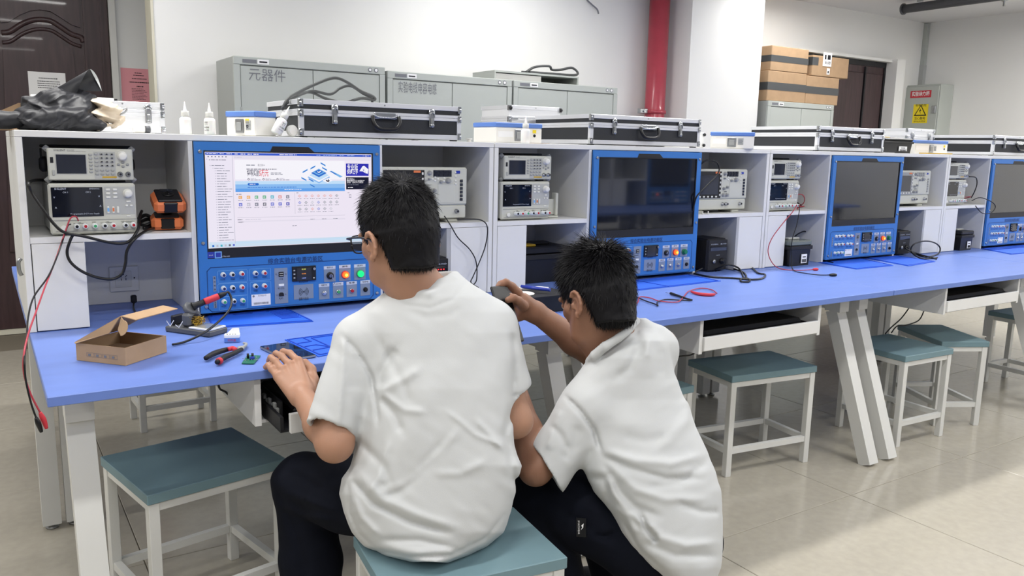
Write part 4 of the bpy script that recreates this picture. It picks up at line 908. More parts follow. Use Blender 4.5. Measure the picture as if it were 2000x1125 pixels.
bottle('left of the two white dropper bottles standing on the leftmost shelf', .459, .76, s=1.0)
bottle('right of the two white dropper bottles standing on the leftmost shelf', .531, .76, txt=-.9)
bottle('white printed dropper bottle leaning over, above the lit monitor', .722, .708, (0, .5, .1), .2, 1.02, TZ+.0088)
bottle('white dropper bottle standing before a blue-lidded box on the second shelf unit', 1.700, .735, None, .0, 1.06)
bottle('small white dropper bottle behind the white case with black knobs', 2.83, 1.15, None, 0, 1.0)
t = thing('round_lid', 'round white lid lying beside the leaning bottle', 'jar', (.7745, .716, TZ+.0185)); t.rotation_euler = (0, 0, .25)  # a loose bottle lid standing on its edge
MB().lathe((0, .0, 0), (0, -1, .15), [(.0185, 0), (.0185, .010), (.017, .012)], 28).build('rim', 'knob', t); MB().lathe((0, -.0122, .0018), (0, -1, .15), [(.0155, 0), (.015, .0012)], 28).build('top', 'boxw', t)
t = thing('bottle', 'clear bottle with a dark cap lying on its side on the leftmost shelf', 'bottle', (.345, .80, TZ+.0115))
MB().lathe((-.030, 0, 0), (1, 0, 0), [(.009, 0), (.0112, .002), (.0112, .030), (.009, .034)], 20).build('bottle', 'boxw', t)
MB().lathe((.0045, 0, 0), (1, 0, 0), [(.0105, 0), (.0105, .013), (.0085, .015)], 20).build('cap', 'pipegrey', t)
tag(MB().lathe((1.452, .74, TZ), (0, 0, 1), [(.008, 0), (.009, .002), (.006, .008), (.012, .0085), (.012, .012)], 18).build('plastic_plug', 'boxw'), 'small white plastic plug right of the long tool case', 'plug')
# papers
def paper(label, pts, z, col='paper', name='paper_sheet', th=.0012):
    c = np.mean(pts, axis=0); o = MB().prism([(p[0]-c[0], p[1]-c[1]) for p in pts], 2, 0, th).build(name, col); o.location = (c[0], c[1], z); return tag(o, label, 'paper')
paper('thin loose sheet lying on the board left of the second tool case', [(1.83, .70), (1.93, .70), (1.975, .80), (1.84, .79)], TZ)
paper('pale brown slip of paper by the bottle of the second shelf unit', [(1.73, .70), (1.79, .70), (1.80, .76), (1.74, .77)], TZ, 'card')
paper('yellow envelope lying before the far blue-lidded box', [(4.40, .70), (4.64, .70), (4.62, .775), (4.42, .77)], TZ, 'yellowt', 'envelope', .006)
paper('white sheet lying before the black tool box at the right', [(3.99, .71), (4.09, .71), (4.09, .85), (4.0, .85)], TZ)
paper('grey folded paper beside the two dropper bottles', [(.47, .70), (.565, .70), (.56, .74), (.48, .745)], TZ, 'inst2')
def toolbox(label, x0, x1, y0, d, z, h, yl=True, lab=True, name='tool_box', clear=False):
    t = thing(name, label, 'toolbox', ((x0+x1)/2, y0, z), 0, 'black plastic tool boxes'); w = (x1-x0)/2; k = .93
    v = [(-w*k, .004, 0), (w*k, .004, 0), (w*k, d-.004, 0), (-w*k, d-.004, 0), (-w, 0, h*.72), (w, 0, h*.72), (w, d, h*.72), (-w, d, h*.72)]
    MB().add(v, [(3, 2, 1, 0), (4, 5, 6, 7), (0, 1, 5, 4), (1, 2, 6, 5), (2, 3, 7, 6), (3, 0, 4, 7)]).build('body', 'black', t)
    MB().box(-w-.006, -.006, h*.60, w+.006, -.0005, h*.735, bev=.002).box(-w-.007, -.006, h*.60, -w-.0008, d, h*.735, bev=.002).box(w+.0008, -.006, h*.60, w+.007, d, h*.735, bev=.002).build('rim', 'rubber', t)
    MB().box(-w-.004, -.004, h*.74, w+.004, d+.004, h*.93, bev=.006).build('lid', 'steelclear' if clear else 'black', t)
    MB().box(-w*.5, d*.35, h*.932, w*.6, d*.6, h, bev=.003).build('handle', 'inst2' if not yl else 'black', t)
    if yl: MB().box(-w-.003, d*.1, h*.932, -w*.35, d*.7, h*.985, bev=.003).build('yellow_latch', 'yellowt', t)
    if lab:
        l = MB().box(w*.1, -.0035, .012, w*.62, -.0004, h*.42).build('label', 'paper', t); m = MB()
        for i in range(14): m.box(w*.15+w*.42*i/14, -.0042, h*.12, w*.15+w*.42*(i+.3+.4*(i % 2))/14, -.0036, h*.24)
        m.box(w*.2, -.0042, h*.3, w*.5, -.0036, h*.34); m.build('barcode', 'ink', l)
    return t
mat('steelclear', (110, 118, 112), .25, coat=.3)
toolbox('black tool box with a yellow latch on the top board at the right', 4.045, 4.33, .76, .16, TZ, .088)
# two loose rounded fabric heaps and a box on the far left corner of the top board are built further down

# ================================================================ THINGS ON THE SHELVES AND BENCH
def tools_meter(label, loc, rz, tilt=0):
    t = thing('clamp_meter', label, 'meter', loc, rz, 'orange and black meters'); t.rotation_euler = (tilt, 0, rz)
    w, d, h = .046, .10, .040
    def hull(s, z0, z1, y0=0, y1=0): return [(-w*s, y0, z0), (w*s, y0, z0), (w*s, d+y1, z0), (-w*s, d+y1, z0), (-w*s, y0, z1), (w*s, y0, z1), (w*s, d+y1, z1), (-w*s, d+y1, z1)]
    MB().box(-w, 0, 0, w, d, h, bev=.010).build('orange_holster', 'orange', t)
    MB().box(-w*.42, -.0015, .003, w*.46, .012, h-.004, bev=.003).build('end_grip', 'black', t)
    MB().box(-w*.76, .004, h-.004, w*.76, d+.002, h+.0035, bev=.003).build('face', 'dark', t)
    MB().lathe((0, .052, h+.0036), (0, 0, 1), [(.017, 0), (.017, .003), (.013, .004)], 20).box(-.0025, .038, h+.0077, .0025, .066, h+.0115, bev=.001).build('dial', 'black', t)
    MB().box(-.018, .078, h+.0036, .018, .1, h+.0045).build('display', 'lcd', t)
    return t
tools_meter('lower of the two orange and black meters stacked on the left shelf', (.392, .75, SH+.003), -.12, .06)
tools_meter('upper orange and black meter, lying askew on the other one', (.398, .728, SH+.054), -.04, .30)
# far compartment hooks: small white caps by the second console
for i, x in enumerate((2.655, 2.69)):
    tag(MB().lathe((x, .705, SH+.0008), (0, 0, 1), [(.006, 0), (.006, .003), (.0025, .004), (.0025, .012)], 12).build('plastic_peg', 'knob'), ['left', 'right'][i]+' tiny white peg on the shelf edge right of the second console', 'peg')
# batteries / boxes in the lower compartments
toolbox('black lead-acid battery box with clear lid below the third power supply', 3.231, 3.388, .665, .13, ZT+.001, .135, False, True, 'battery_box', True)
toolbox('black battery box below the fourth power supply', 4.80, 4.93, .68, .13, ZT+.001, .125, False, True, 'battery_box', False)
toolbox('large black tool box with yellow clasps behind the crouching student\'s forehead', 1.745, 1.965, .79, .2, ZT+.001, .16, True, False)
mb = MB().box(3.34, .83, .0, 3.39, .87, .02); 
# soldering stations
def station(label, loc, rz=0, lit=False, s=1):
    t = thing('soldering_station', label, 'soldering station', loc, rz, 'black soldering stations'); w, d, h = .105*s, .16, .125*s
    MB().box(-w/2, .006, .004, w/2, d, h, bev=.008).build('case', 'black', t)
    MB().box(-w/2+.003, 0, .006, w/2-.003, .0055, h-.004, bev=.004).build('front_panel', 'rubber', t)
    for x in (-w/2+.02, w/2-.02):
        for y in (.03, d-.03): MB().cyl((x, y, 0), (x, y, .0038), .008).build('foot', 'rubber', t)
    m = MB(); put_text(m, 'SOLDERING', -w*.2, -.0006, h*.84, .007, 0, w*.36); put_text(m, 'BK-936D', w*.26, -.0006, h*.84, .008, 0, w*.3); put_text(m, 'ON/OFF', 0, -.0006, h*.5, .006, 0, w*.18); m.build('lettering', 'platelt', t)
    if lit:
        MB().box(-w*.4, -.0012, h*.64, w*.42, -.0002, h*.78).build('display', 'glassblk', t)
        m = MB(); put_text(m, '480.', -w*.14, -.0018, h*.71, .0145, 0, w*.34); m.build('digits', 'red_led', t)
        for i in range(3): MB().box(w*.12+.011*i, -.0022, h*.71-.0015, w*.12+.011*i+.004, -.0013, h*.71+.0015).build('indicator', 'red_led', t)
    else: MB().box(-w*.4, -.0012, h*.64, w*.42, -.0002, h*.78).build('display', 'glassblk', t)
    MB().lathe((w*.22, -.0002, h*.32), (0, -1, 0), [(.014, 0), (.014, .004), (.011, .006), (.010, .016), (.008, .017)], 20).build('dial', 'black', t)
    MB().lathe((-w*.2, -.0002, h*.32), (0, -1, 0), [(.009, 0), (.009, .006), (.006, .007)], 14).build('socket', 'steel', t)
    return t
station('black soldering station reading 480 in red, half hidden by the seated student', (1.272, .668, ZT+.001), 0, True, 1.18)
station('unlit black soldering station right of the second dark console', (2.765, .70, ZT+.001), 0, False, 1.22)
station('unlit black soldering station right of the third dark console', (4.25, .70, ZT+.001), 0, False, 1.1)
# silicone mats
def mat_sheet(label, corners, extra=None):
    P = [on(px, py, 2, ZT+.001)[:2] for px, py in corners]; c = sum(P)/4
    t = thing('work_mat', label, 'mat', (c[0], c[1], ZT+.0006), 0, 'blue silicone work mats'); Q = [p-c for p in P]
    MB().prism([tuple(q) for q in Q], 2, 0, .002).build('sheet', 'matb', t)
    def bl(u, v): return (Q[0]*(1-u)+Q[1]*u)*(1-v)+(Q[3]*(1-u)+Q[2]*u)*v
    m = MB()
    def ridge(pts, w=.004):
        for i in range(len(pts)-1):
            a = bl(*pts[i]); b = bl(*pts[i+1]); m.bar((a[0], a[1], .003), (b[0], b[1], .003), w, .002, 0, (b[1]-a[1]+1e-6, a[0]-b[0], 0))
    for r in (extra or [[(.02, .02), (.98, .02), (.98, .98), (.02, .98), (.02, .02)], [(.02, .3), (.98, .3)]]): ridge(r)
    m.build('ridges', 'matbd', t, kind='stuff'); return t
E1 = [[(.01, .03), (.99, .03), (.99, .97), (.01, .97), (.01, .03)]]+[[(.74, .1+.085*i), (.96, .1+.085*i)] for i in range(8)]+[[(.05, .1), (.3, .1), (.33, .18), (.5, .18), (.53, .1), (.7, .1)]]
mat_sheet('blue silicone mat under the lit console, left part below the screen', [(405, 618), (560, 603), (612, 628), (415, 641)], E1)
mat_sheet('blue silicone tray mat beside the phone, half under the seated student\'s sleeve', [(556, 664), (700, 646), (760, 668), (622, 697)],
   [[(.02, .04), (.98, .04), (.98, .96), (.04, .96), (.02, .04)], [(.04, .3), (.22, .3), (.22, .06)], [(.04, .5), (.2, .5), (.3, .72), (.04, .72)], [(.3, .12), (.9, .12), (.9, .85), (.3, .85), (.3, .12)]])
mat_sheet('blue silicone mat in front of the second console, left of the loose cable', [(1190, 553), (1345, 537), (1408, 549), (1215, 571)], [[(.02, .04), (.98, .04), (.98, .96), (.02, .96), (.02, .04)], [(.3, .0), (.45, 1)]])
mat_sheet('left of the two blue mats in front of the third console', [(1597, 513), (1682, 505), (1745, 519), (1673, 526)], [[(.02, .04), (.98, .04), (.98, .96), (.02, .96), (.02, .04)]])
mat_sheet('right of the two blue mats in front of the third console', [(1690, 504), (1752, 500), (1827, 511), (1775, 520)], [[(.02, .04), (.98, .04), (.98, .96), (.02, .96), (.02, .04)]])
mat_sheet('blue mat in front of the fourth console at the right edge', [(1916, 486), (2010, 478), (2060, 490), (1975, 497)])
# small black plug block on the desk, first bench
t = thing('power_plug', 'small black plug block with a cord under the wall socket', 'plug', tuple(on(262, 600, 1, .98)+np.array([0, 0, 0])))
t.location.z = ZT+.012
MB().box(-.009, -.008, -.0, .009, .008, .026, bev=.003).build('body', 'black', t); MB().tube([(0, -.009, .004), (-.006, -.03, -.004), (-.012, -.08, -.0075), (-.015, -.16, -.0075)], .003, 6).build('cord', 'cable', t)
# ---- cardboard box with open lid
ba, bb, bc = on(150, 704, 2, ZT)[:2], on(246, 715, 2, ZT)[:2], on(334, 689, 2, ZT)[:2]
u = Vector((*(bb-ba), 0)); v = Vector((*(bc-bb), 0)); u3 = u.normalized(); v3 = (v-u3*v.dot(u3)).normalized(); Wb, Lb = u.length, v.dot(v3)
t = thing('parcel_box', 'small open cardboard box on the left end of the blue bench', 'box', (ba[0], ba[1], ZT+.0008)); t.rotation_euler = (0, 0, math.atan2(u3.y, u3.x))
hb = .044; k = .003
MB().box(0, 0, 0, Wb, Lb, k).box(0, 0, k, Wb, k, hb).box(0, Lb-k, k, Wb, Lb, hb).box(0, k, k, k, Lb-k, hb).box(Wb-k, k, k, Wb, Lb-k, hb).build('tray', 'card', t)
m = MB()
for i in range(4): outline(m, [(Wb*(.22+.16*i), hb*.3), (Wb*(.36+.16*i), hb*.3), (Wb*(.36+.16*i), hb*.52), (Wb*(.22+.16*i), hb*.52)], -.0006, .0006)
for i in range(4): m.box(Wb*(.25+.16*i), -.0008, hb*.34, Wb*(.30+.16*i), -.0004, hb*.46)
m.build('print', 'inkgrey', t)
# the lid: hinged along the left/back side, rising and folding
L = MB(); z = hb+.0008
def strip(p, q, r_, s_, th=.0025):
    P = [Vector(x) for x in (p, q, r_, s_)]; n = (P[1]-P[0]).cross(P[3]-P[0]).normalized()*th
    L.add([tuple(x) for x in P]+[tuple(x+n) for x in P], [(3, 2, 1, 0), (4, 5, 6, 7), (0, 1, 5, 4), (1, 2, 6, 5), (2, 3, 7, 6), (3, 0, 4, 7)])
zt_, Wl = hb+.077, Wb*.955
strip((0, 0, z), (Wl, 0, zt_), (Wl, Lb, zt_), (0, Lb, z))
L.build('lid', 'card', t)
L = MB(); strip((0, -.0015, z), (.004, -.004, z-.006+.004), (Wl-.03, -.006, zt_-.042), (Wl, -.0015, zt_), .002); L.build('side_flap', 'card', t)
L = MB(); strip((Wl+.002, 0, zt_+.001), (Wl+.040, .004, zt_-.006), (Wl+.046, Lb, zt_-.004), (Wl+.002, Lb, zt_+.001), .002); L.build('front_flap', 'card', t)
L = MB(); pts = [(Wl+.003, -.0005, zt_)]+[(Wl+.012+.016*math.sin(a), -.004-.006*(1-math.cos(a)), zt_-.006-.036*(1-math.cos(a))/2) for a in np.linspace(0, 3.1, 9)][::1]+[(Wl-.004, -.006, zt_-.03)]
c0 = [Vector(p) for p in pts]; n_ = Vector((0, -.0018, 0)); L.add([tuple(p) for p in c0]+[tuple(p+n_) for p in c0], [tuple(range(len(c0)))[::-1], tuple(range(len(c0), 2*len(c0)))]+[(i, (i+1) % len(c0), (i+1) % len(c0)+len(c0), i+len(c0)) for i in range(len(c0))]); L.build('tuck_flap', 'card', t)
MB().box(.02, .03, .0035, Wb-.03, Lb-.03, .02).build('inner_pad', 'cardin', t)
# ---- soldering iron stand, iron and its lead
a = on(322, 632+16, 2, ZT)[:2]; b = on(409, 660, 2, ZT)[:2]; c = on(442, 646, 2, ZT)[:2]
u3 = Vector((*(b-a), 0)).normalized(); rz = math.atan2(u3.y, u3.x); Ls = float(np.linalg.norm(b-a)); Ds = .075
t = thing('iron_stand', 'dark soldering iron stand with brass wool and a silver sponge tray', 'stand', (a[0], a[1], ZT+.0008), rz)
MB().box(0, 0, 0, Ls, Ds, .016, bev=.003).build('base', 'pipegrey', t)
MB().box(Ls*.52, .004, .0165, Ls-.003, Ds-.004, .0215, bev=.001).build('tray_rim', 'alu_side', t)
MB().box(Ls*.56, .010, .0217, Ls-.009, Ds-.010, .0230).build('sponge_tray', 'solder', t)
MB().box(Ls*.30, .010, .0165, Ls*.50, Ds-.010, .058, bev=.008).build('wool_housing', 'pipegrey', t)
MB().lathe((Ls*.501, Ds/2, .038), (1, 0, 0), [(.016, 0), (.016, .001)], 16).build('housing_mouth', 'black', t)
m = MB(); random.seed(3)
for i in range(46):
    p = Vector((Ls*.51+random.uniform(0, .016), Ds/2+random.uniform(-.018, .018), .031+random.uniform(-.010, .014)))
    pts = [tuple(p+Vector((random.uniform(-.007, .007), random.uniform(-.009, .009), random.uniform(-.006, .006)))) for _ in range(5)]; m.tube(pts, .0007, 3, 0, 2)
m.build('brass_wool', 'brass', t, kind='stuff')
hx = Ls*.40; ax_ = Vector((.72, 0, .69)).normalized(); o_ = Vector((hx-.008, Ds/2, .062))
MB().lathe(tuple(o_), tuple(ax_), [(.020, 0), (.021, .002), (.021, .013), (.015, .014)], 22, caps=True).build('holder_ring', 'pipegrey', t)
MB().box(Ls*.04, .015, .0165, Ls*.12, Ds-.015, .045, bev=.003).build('tip_rack', 'dark', t)
m = MB()
for s in (0, 1):
    xx = Ls*(.06+.2*s); outline(m, [(xx, .032-.008*s), (xx+.012, .018), (xx+.026, .036)], -.0006, .0024, 0, False)
m.build('white_chevrons', 'paper', t)
ip0 = on(372, 613, 1, float(b[1])+.02); 
Mi = Matrix.Translation(t.location) @ Matrix.Rotation(rz, 4, 'Z'); g0 = Mi @ (o_+ax_*.0155)
g1 = Vector(on(441, 573, 1, g0.y+.0)); di = (g1-g0).normalized(); Li = (g1-g0).length
t2 = thing('soldering_iron', 'soldering iron with red and black grip resting in its stand', 'soldering iron', tuple(g0))
MB().lathe((0, 0, 0), di, [(.0125, .0015), (.0125, .004), (.0095, .012), (.0088, Li*.36)], 18).build('front_grip', 'rubber', t2)
MB().lathe(tuple(di*(Li*.36+.0004)), di, [(.0092, 0), (.0100, .004), (.0095, Li*.40), (.0088, Li*.42)], 18).build('red_grip', 'redlabel', t2)
MB().lathe(tuple(di*(Li*.78+.0008)), di, [(.0086, 0), (.008, Li*.1), (.0055, Li*.2), (.0045, Li*.22)], 18).build('rear_cap', 'rubber', t2)
e1 = g1; y_ = float(g1.y)
pts = [g1-g0-di*.004, Vector(on(446, 571, 1, y_))-g0, Vector(on(452, 585, 1, y_-.01))-g0, Vector(on(448, 605, 1, y_-.04))-g0, Vector(on(425, 630, 1, y_-.07))-g0, Vector((*on(395, 652, 2, ZT+.02)[:2], ZT+.02))-g0, Vector((*on(360, 668, 2, ZT+.006)[:2], ZT+.006))-g0, Vector((*on(337, 673, 2, ZT+.006)[:2], ZT+.006))-g0]
MB().tube([tuple(p) for p in pts], .0034, 8).build('lead', 'cable', t2)
# ---- small blue and white box
t = thing('component_box', 'tiny blue and white carton with an open flap behind the pliers', 'box', tuple(np.array([*on(438, 670, 2, ZT)[:2], ZT+.0008])), -.35)
MB().box(0, 0, 0, .040, .022, .0125, bev=.0005).build('sleeve', 'boxblue', t); MB().box(0, 0, .0127, .040, .022, .0215, bev=.0005).build('carton', 'paper', t)
MB().add([(.006, .021, .0217), (.039, .021, .0217), (.038, .024, .036), (.02, .0235, .036)], [(0, 1, 2, 3), (3, 2, 1, 0)]).build('flap', 'paper', t)
m = MB(); put_text(m, '元件盒', .020, -.0006, .006, .008, 0, .022); m.build('red_lettering', 'redlabel', t)
m = MB()
for i in range(4): m.box(.006+.007*i, .004, .0217, .010+.007*i, .012, .0221)
m.build('print', 'ink', t)
# ---- diagonal pliers
def pl(px, py, z=.01): p = on(px, py, 2, ZT+z); return Vector((p[0], p[1], z))
o_ = pl(450, 690, 0); t = thing('pliers', 'diagonal cutting pliers with red and black handles, lying open', 'pliers', (o_.x, o_.y, ZT+.0008))
L_ = lambda px, py, z=.01: tuple(pl(px, py, z)-o_)
MB().tube([L_(402, 700), L_(418, 691), L_(440, 684), L_(456, 681)], .0078, 10, 0, 5, lambda q: .95-.45*abs(q-.35)).build('handle', 'rubber', t)
MB().tube([L_(424, 708), L_(440, 698), L_(458, 690), L_(472, 683)], .0078, 10, 0, 5, lambda q: .95-.4*abs(q-.35)).build('handle', 'rubber', t)
MB().tube([L_(446, 683, .012), L_(455, 681, .013), L_(460, 684, .012)], .0062, 8).tube([L_(427, 706.5, .0105), L_(430, 705, .0105)], .0088, 12).build('red_inlay', 'redlabel', t)
MB().sph(L_(470, 681, .008), .0105, 12, 0, (1, 1, .6)).tube([L_(470, 681, .008), L_(478, 677, .008), L_(481, 672, .008), L_(475, 671, .008)], .0055, 8, 0, 5, lambda q: 1-.5*q).build('jaws', 'instg', t)
# ---- small circuit board
q = [Vector((*on(px, py, 2, ZT)[:2], 0)) for px, py in ((472, 712), (496, 712.5), (509, 697), (483, 696))]; c = sum(q, Vector())/4
t = thing('circuit_board', 'small green circuit board between the pliers and the hand', 'circuit board', (c.x, c.y, ZT+.0008))
MB().prism([(p-c).to_2d().to_tuple() for p in q], 2, .001, .0028).build('board', 'pcb', t)
MB().cyl((.006, .006, .003), (.006, .006, .016), .0032).build('capacitor', 'black', t); MB().cyl((-.004, .012, .003), (-.004, .012, .015), .003).build('capacitor', 'black', t)
MB().box(-.004, -.008, .003, .008, .0, .010, bev=.001).build('trimmer', 'tubeblue', t)
m = MB(); random.seed(5)
for i in range(16): x, y = random.uniform(-.018, .016), random.uniform(-.018, .016); m.box(x, y, .003, x+.003, y+.002, .0045)
m.build('small_parts', 'solder', t, kind='stuff')
MB().box(-.012, -.012, 0, .012, .012, .0009).build('solder_side', 'solder', t)
# ---- phone under the seated student's hand
q = [Vector((*on(px, py, 2, ZT+.004)[:2], 0)) for px, py in ((515, 678), (572, 670), (608, 697), (552, 706))]; c = sum(q, Vector())/4
ex = (q[1]-q[0]+q[2]-q[3]); ph_rz = math.atan2(ex.y, ex.x)
wl = ((q[1]-q[0]).length+(q[2]-q[3]).length)/2; ll = ((q[3]-q[0]).length+(q[2]-q[1]).length)/2
print('PH', q, c, ph_rz, wl, ll)
t = thing('phone', 'black smartphone lying on the bench under the seated student\'s fingers', 'phone', (c.x, c.y, ZT+.0008), ph_rz)
MB().box(-wl/2, -ll/2, 0, wl/2, ll/2, .0068, bev=.002).build('frame', 'steel', t); MB().box(-wl/2+.0015, -ll/2+.0015, .0069, wl/2-.0015, ll/2-.0015, .0078, bev=.0003).build('screen', 'glassblk', t)
PHONE = (c.x, c.y, wl, ll)
# ================================================================ CABLES AND LEADS
def lead(name, label, col, pts, r, cat='cable', res=6, ends=None):
    o = thing(name, label, cat, tuple(pts[0])); p0_ = Vector(pts[0]); MB().tube([tuple(Vector(p)-p0_) for p in pts], r, 8, 0, res).build('cord', col, o)
    return o, p0_
def Y_(px, py, y): return tuple(on(px, py, 1, y))
def Z_(px, py, z=ZT+.005): return tuple(on(px, py, 2, z))
F = .66
lead('mains_cable', 'thick black power cord looping down from the leftmost shelf', 'cable', [Y_(92, 352, .9), Y_(70, 352, .78), Y_(56, 358, F), Y_(62, 376, F), Y_(85, 410, F-.01), Y_(104, 436, F-.01), Y_(126, 454, F-.01), Y_(165, 462, F-.01), Y_(215, 474, F), Y_(243, 475, F), Y_(258, 466, F+.01), Y_(270, 446, F+.03), Y_(272, 425, .74), Y_(277, 412, .78)], .0042)
lead('mains_cable', 'second black cord hanging in a wide loop below the leftmost shelf', 'cable', [Y_(300, 446, .76), Y_(283, 452, .70), Y_(262, 468, F), Y_(248, 490, F), Y_(245, 515, F), Y_(238, 535, F), Y_(220, 545, F), Y_(190, 542, F), Y_(160, 530, F), Y_(138, 512, F), Y_(131, 492, F), Y_(137, 470, F), Y_(142, 460, F+.003)], .0042)
lead('cable_heap', 'small heap of black cable beside the orange meters on the left shelf', 'cable', [Y_(270, 428, .86), Y_(285, 420, .85), Y_(300, 430, .83), Y_(285, 440, .82), Y_(272, 436, .84), Y_(290, 428, .86), Y_(302, 440, .82), Y_(280, 446, .80)], .0055)
o, p0_ = lead('test_lead', 'red lead hanging from the leftmost power supply past the bench corner', 'redcable', [Y_(153, 431, .683), Y_(148, 423, .672), Y_(138, 426, .665), Y_(130, 445, .66), Y_(118, 480, .64), Y_(104, 520, .55), Y_(88, 560, .4), Y_(70, 610, .2), Y_(56, 650, .06), Y_(47, 690, -.02), Y_(47, 730, -.025), Y_(60, 770, -.028), Y_(78, 805, -.03)], .0021)
a_ = Vector(Y_(78, 805, -.03))-p0_; b_ = Vector(Y_(86, 822, -.03))-p0_; c_ = Vector(Y_(91, 837, -.03))-p0_
MB().tube([tuple(a_), tuple((a_+b_)/2), tuple(b_), tuple(c_)], .0046, 8, 0, 4, lambda q: .6+.6*math.sin(3*q)).build('clip', 'redlabel', o)
o, p0_ = lead('test_lead', 'black lead hanging from the leftmost power supply past the bench corner', 'cable', [Y_(138, 438, .683), Y_(132, 442, .67), Y_(124, 465, .655), Y_(112, 500, .60), Y_(94, 540, .47), Y_(66, 580, .34), Y_(55, 620, .2), Y_(52, 660, .05), Y_(48, 700, -.03), Y_(50, 740, -.035), Y_(60, 785, -.04), Y_(70, 815, -.04)], .0021)
a_ = Vector(Y_(70, 815, -.04))-p0_; b_ = Vector(Y_(76, 830, -.04))-p0_; c_ = Vector(Y_(81, 844, -.04))-p0_
MB().tube([tuple(a_), tuple((a_+b_)/2), tuple(b_), tuple(c_)], .0046, 8, 0, 4, lambda q: .6+.6*math.sin(3*q)).build('clip', 'black', o)
# cables lying on the first long case
zc = TZ+.122
lead('cable_bundle', 'loops of dark grey cable arching over the long tool case', 'greycable', [Y_(552, 212, .78), Y_(562, 194, .78), Y_(580, 182, .8), Y_(608, 168, .82), Y_(640, 155, .82), Y_(660, 153, .82), Y_(682, 163, .82), Y_(705, 178, .82), Y_(728, 188, .83), Y_(731, 195, .83), Y_(705, 192, .85), Y_(675, 200, .87), Y_(640, 194, .88), Y_(605, 180, .86), Y_(575, 190, .82), Y_(556, 205, .79), Y_(551, 214, .78)], .0052)
lead('cable_bundle', 'second dark grey cable strand crossing the loops on the long tool case', 'greycable', [Y_(580, 188, .84), Y_(610, 178, .86), Y_(645, 184, .86), Y_(665, 172, .86), Y_(685, 168, .86), Y_(708, 182, .86), Y_(726, 192, .86), Y_(727, 200, .86)], .0048)
lead('usb_cable', 'thin black cable leaving the oscilloscope and falling left of the white panel', 'cable', [Y_(868, 422, .70), Y_(880, 440, .678), Y_(895, 465, .675), Y_(918, 488, .675), Y_(930, 512, .67), Y_(931, 545, .66), Y_(925, 556, .64)], .0022)
lead('usb_cable', 'thin black cable bowing right over the white panel beside the seated student', 'cable', [Y_(893, 428, .73), Y_(910, 428, .69), Y_(940, 430, .675), Y_(952, 445, .675), Y_(948, 480, .675), Y_(935, 515, .672), Y_(924, 540, .66), Y_(920, 552, .645), Y_(935, 562, .63)], .0022)
lead('scope_cable', 'black cable looping before the second oscilloscope', 'cable', [Y_(1362, 328, .72), Y_(1378, 314, .70), Y_(1398, 316, .68), Y_(1405, 330, .675), Y_(1398, 345, .67), Y_(1378, 365, .665), Y_(1362, 382, .665), Y_(1357, 395, .672), Y_(1353, 412, .68)], .0035)
# leads on the second bench
lead('test_lead', 'red lead lying curled on the second bench beside the crouching student', 'redcable', [Z_(1225, 600), Z_(1238, 596), Z_(1246, 590), Z_(1250, 580), Z_(1270, 582), Z_(1288, 588), Z_(1322, 590), Z_(1335, 580), Z_(1345, 569), Z_(1368, 563), Z_(1390, 566), Z_(1400, 573)], .0022)
t = thing('red_probe', 'red test probe lying on the second bench', 'probe', Z_(1350, 571, ZT+.0065)); p0_ = Vector(t.location)
MB().tube([tuple(Vector(Z_(px, py, ZT+.0065))-p0_) for px, py in ((1350, 570), (1365, 574), (1385, 576), (1396, 575))], .0052, 10, 0, 4, lambda q: .75+.5*math.sin(3*q)).build('handle', 'redlabel', t)
lead('test_lead', 'black lead with a kink lying on the second bench beside the crouching student', 'cable', [Z_(1243, 580), Z_(1262, 588), Z_(1280, 594), Z_(1285, 597), Z_(1284, 590), Z_(1300, 585), Z_(1325, 586), Z_(1345, 587), Z_(1352, 586)], .0024)
t = thing('black_probe', 'black test probe lying on the second bench, tip to the left', 'probe', Z_(1312, 574, ZT+.0065)); p0_ = Vector(t.location)
MB().tube([tuple(Vector(Z_(px, py, ZT+.0065))-p0_) for px, py in ((1310, 573), (1322, 577), (1340, 583), (1352, 586))], .0056, 10, 0, 4, lambda q: 1.0-.5*q).build('handle', 'rubber', t)
MB().tube([tuple(Vector(Z_(px, py, ZT+.0065))-p0_) for px, py in ((1300, 571.5), (1309, 573))], .0012, 6, 0, 1).build('tip', 'steel', t)
lead('mains_cable', 'black cable looped on the bench in front of the unlit soldering station', 'cable', [Z_(1400, 520, ZT+.02), Z_(1393, 528), Z_(1420, 517, .79), Z_(1440, 522, ZT+.02), Z_(1448, 531), Z_(1452, 541), Z_(1458, 545), Z_(1452, 532), Z_(1420, 520, ZT+.01), Z_(1445, 517), Z_(1465, 520), Z_(1480, 533), Z_(1494, 536), Z_(1490, 543), Z_(1470, 546), Z_(1430, 543), Z_(1390, 541), Z_(1360, 535), Z_(1356, 532), Z_(1372, 524, .77)], .0042)
lead('mains_cable', 'black cable arching from the front of the unlit soldering station', 'cable', [Y_(1363, 474, .79), Y_(1380, 490, .775), Y_(1385, 505, .765), Y_(1395, 518, .74), Y_(1399, 535, .70)], .004)
t = thing('ring_clip', 'black oval ring clip lying among the cables on the second bench', 'clip', Z_(1455, 547, ZT+.005)); p0_ = Vector(t.location)
MB().tube([tuple(Vector(Z_(px, py, ZT+.005))-p0_) for px, py in ((1446, 546), (1455, 543), (1464, 546), (1462, 550), (1448, 550), (1446, 546))], .004, 8).build('ring', 'rubber', t)
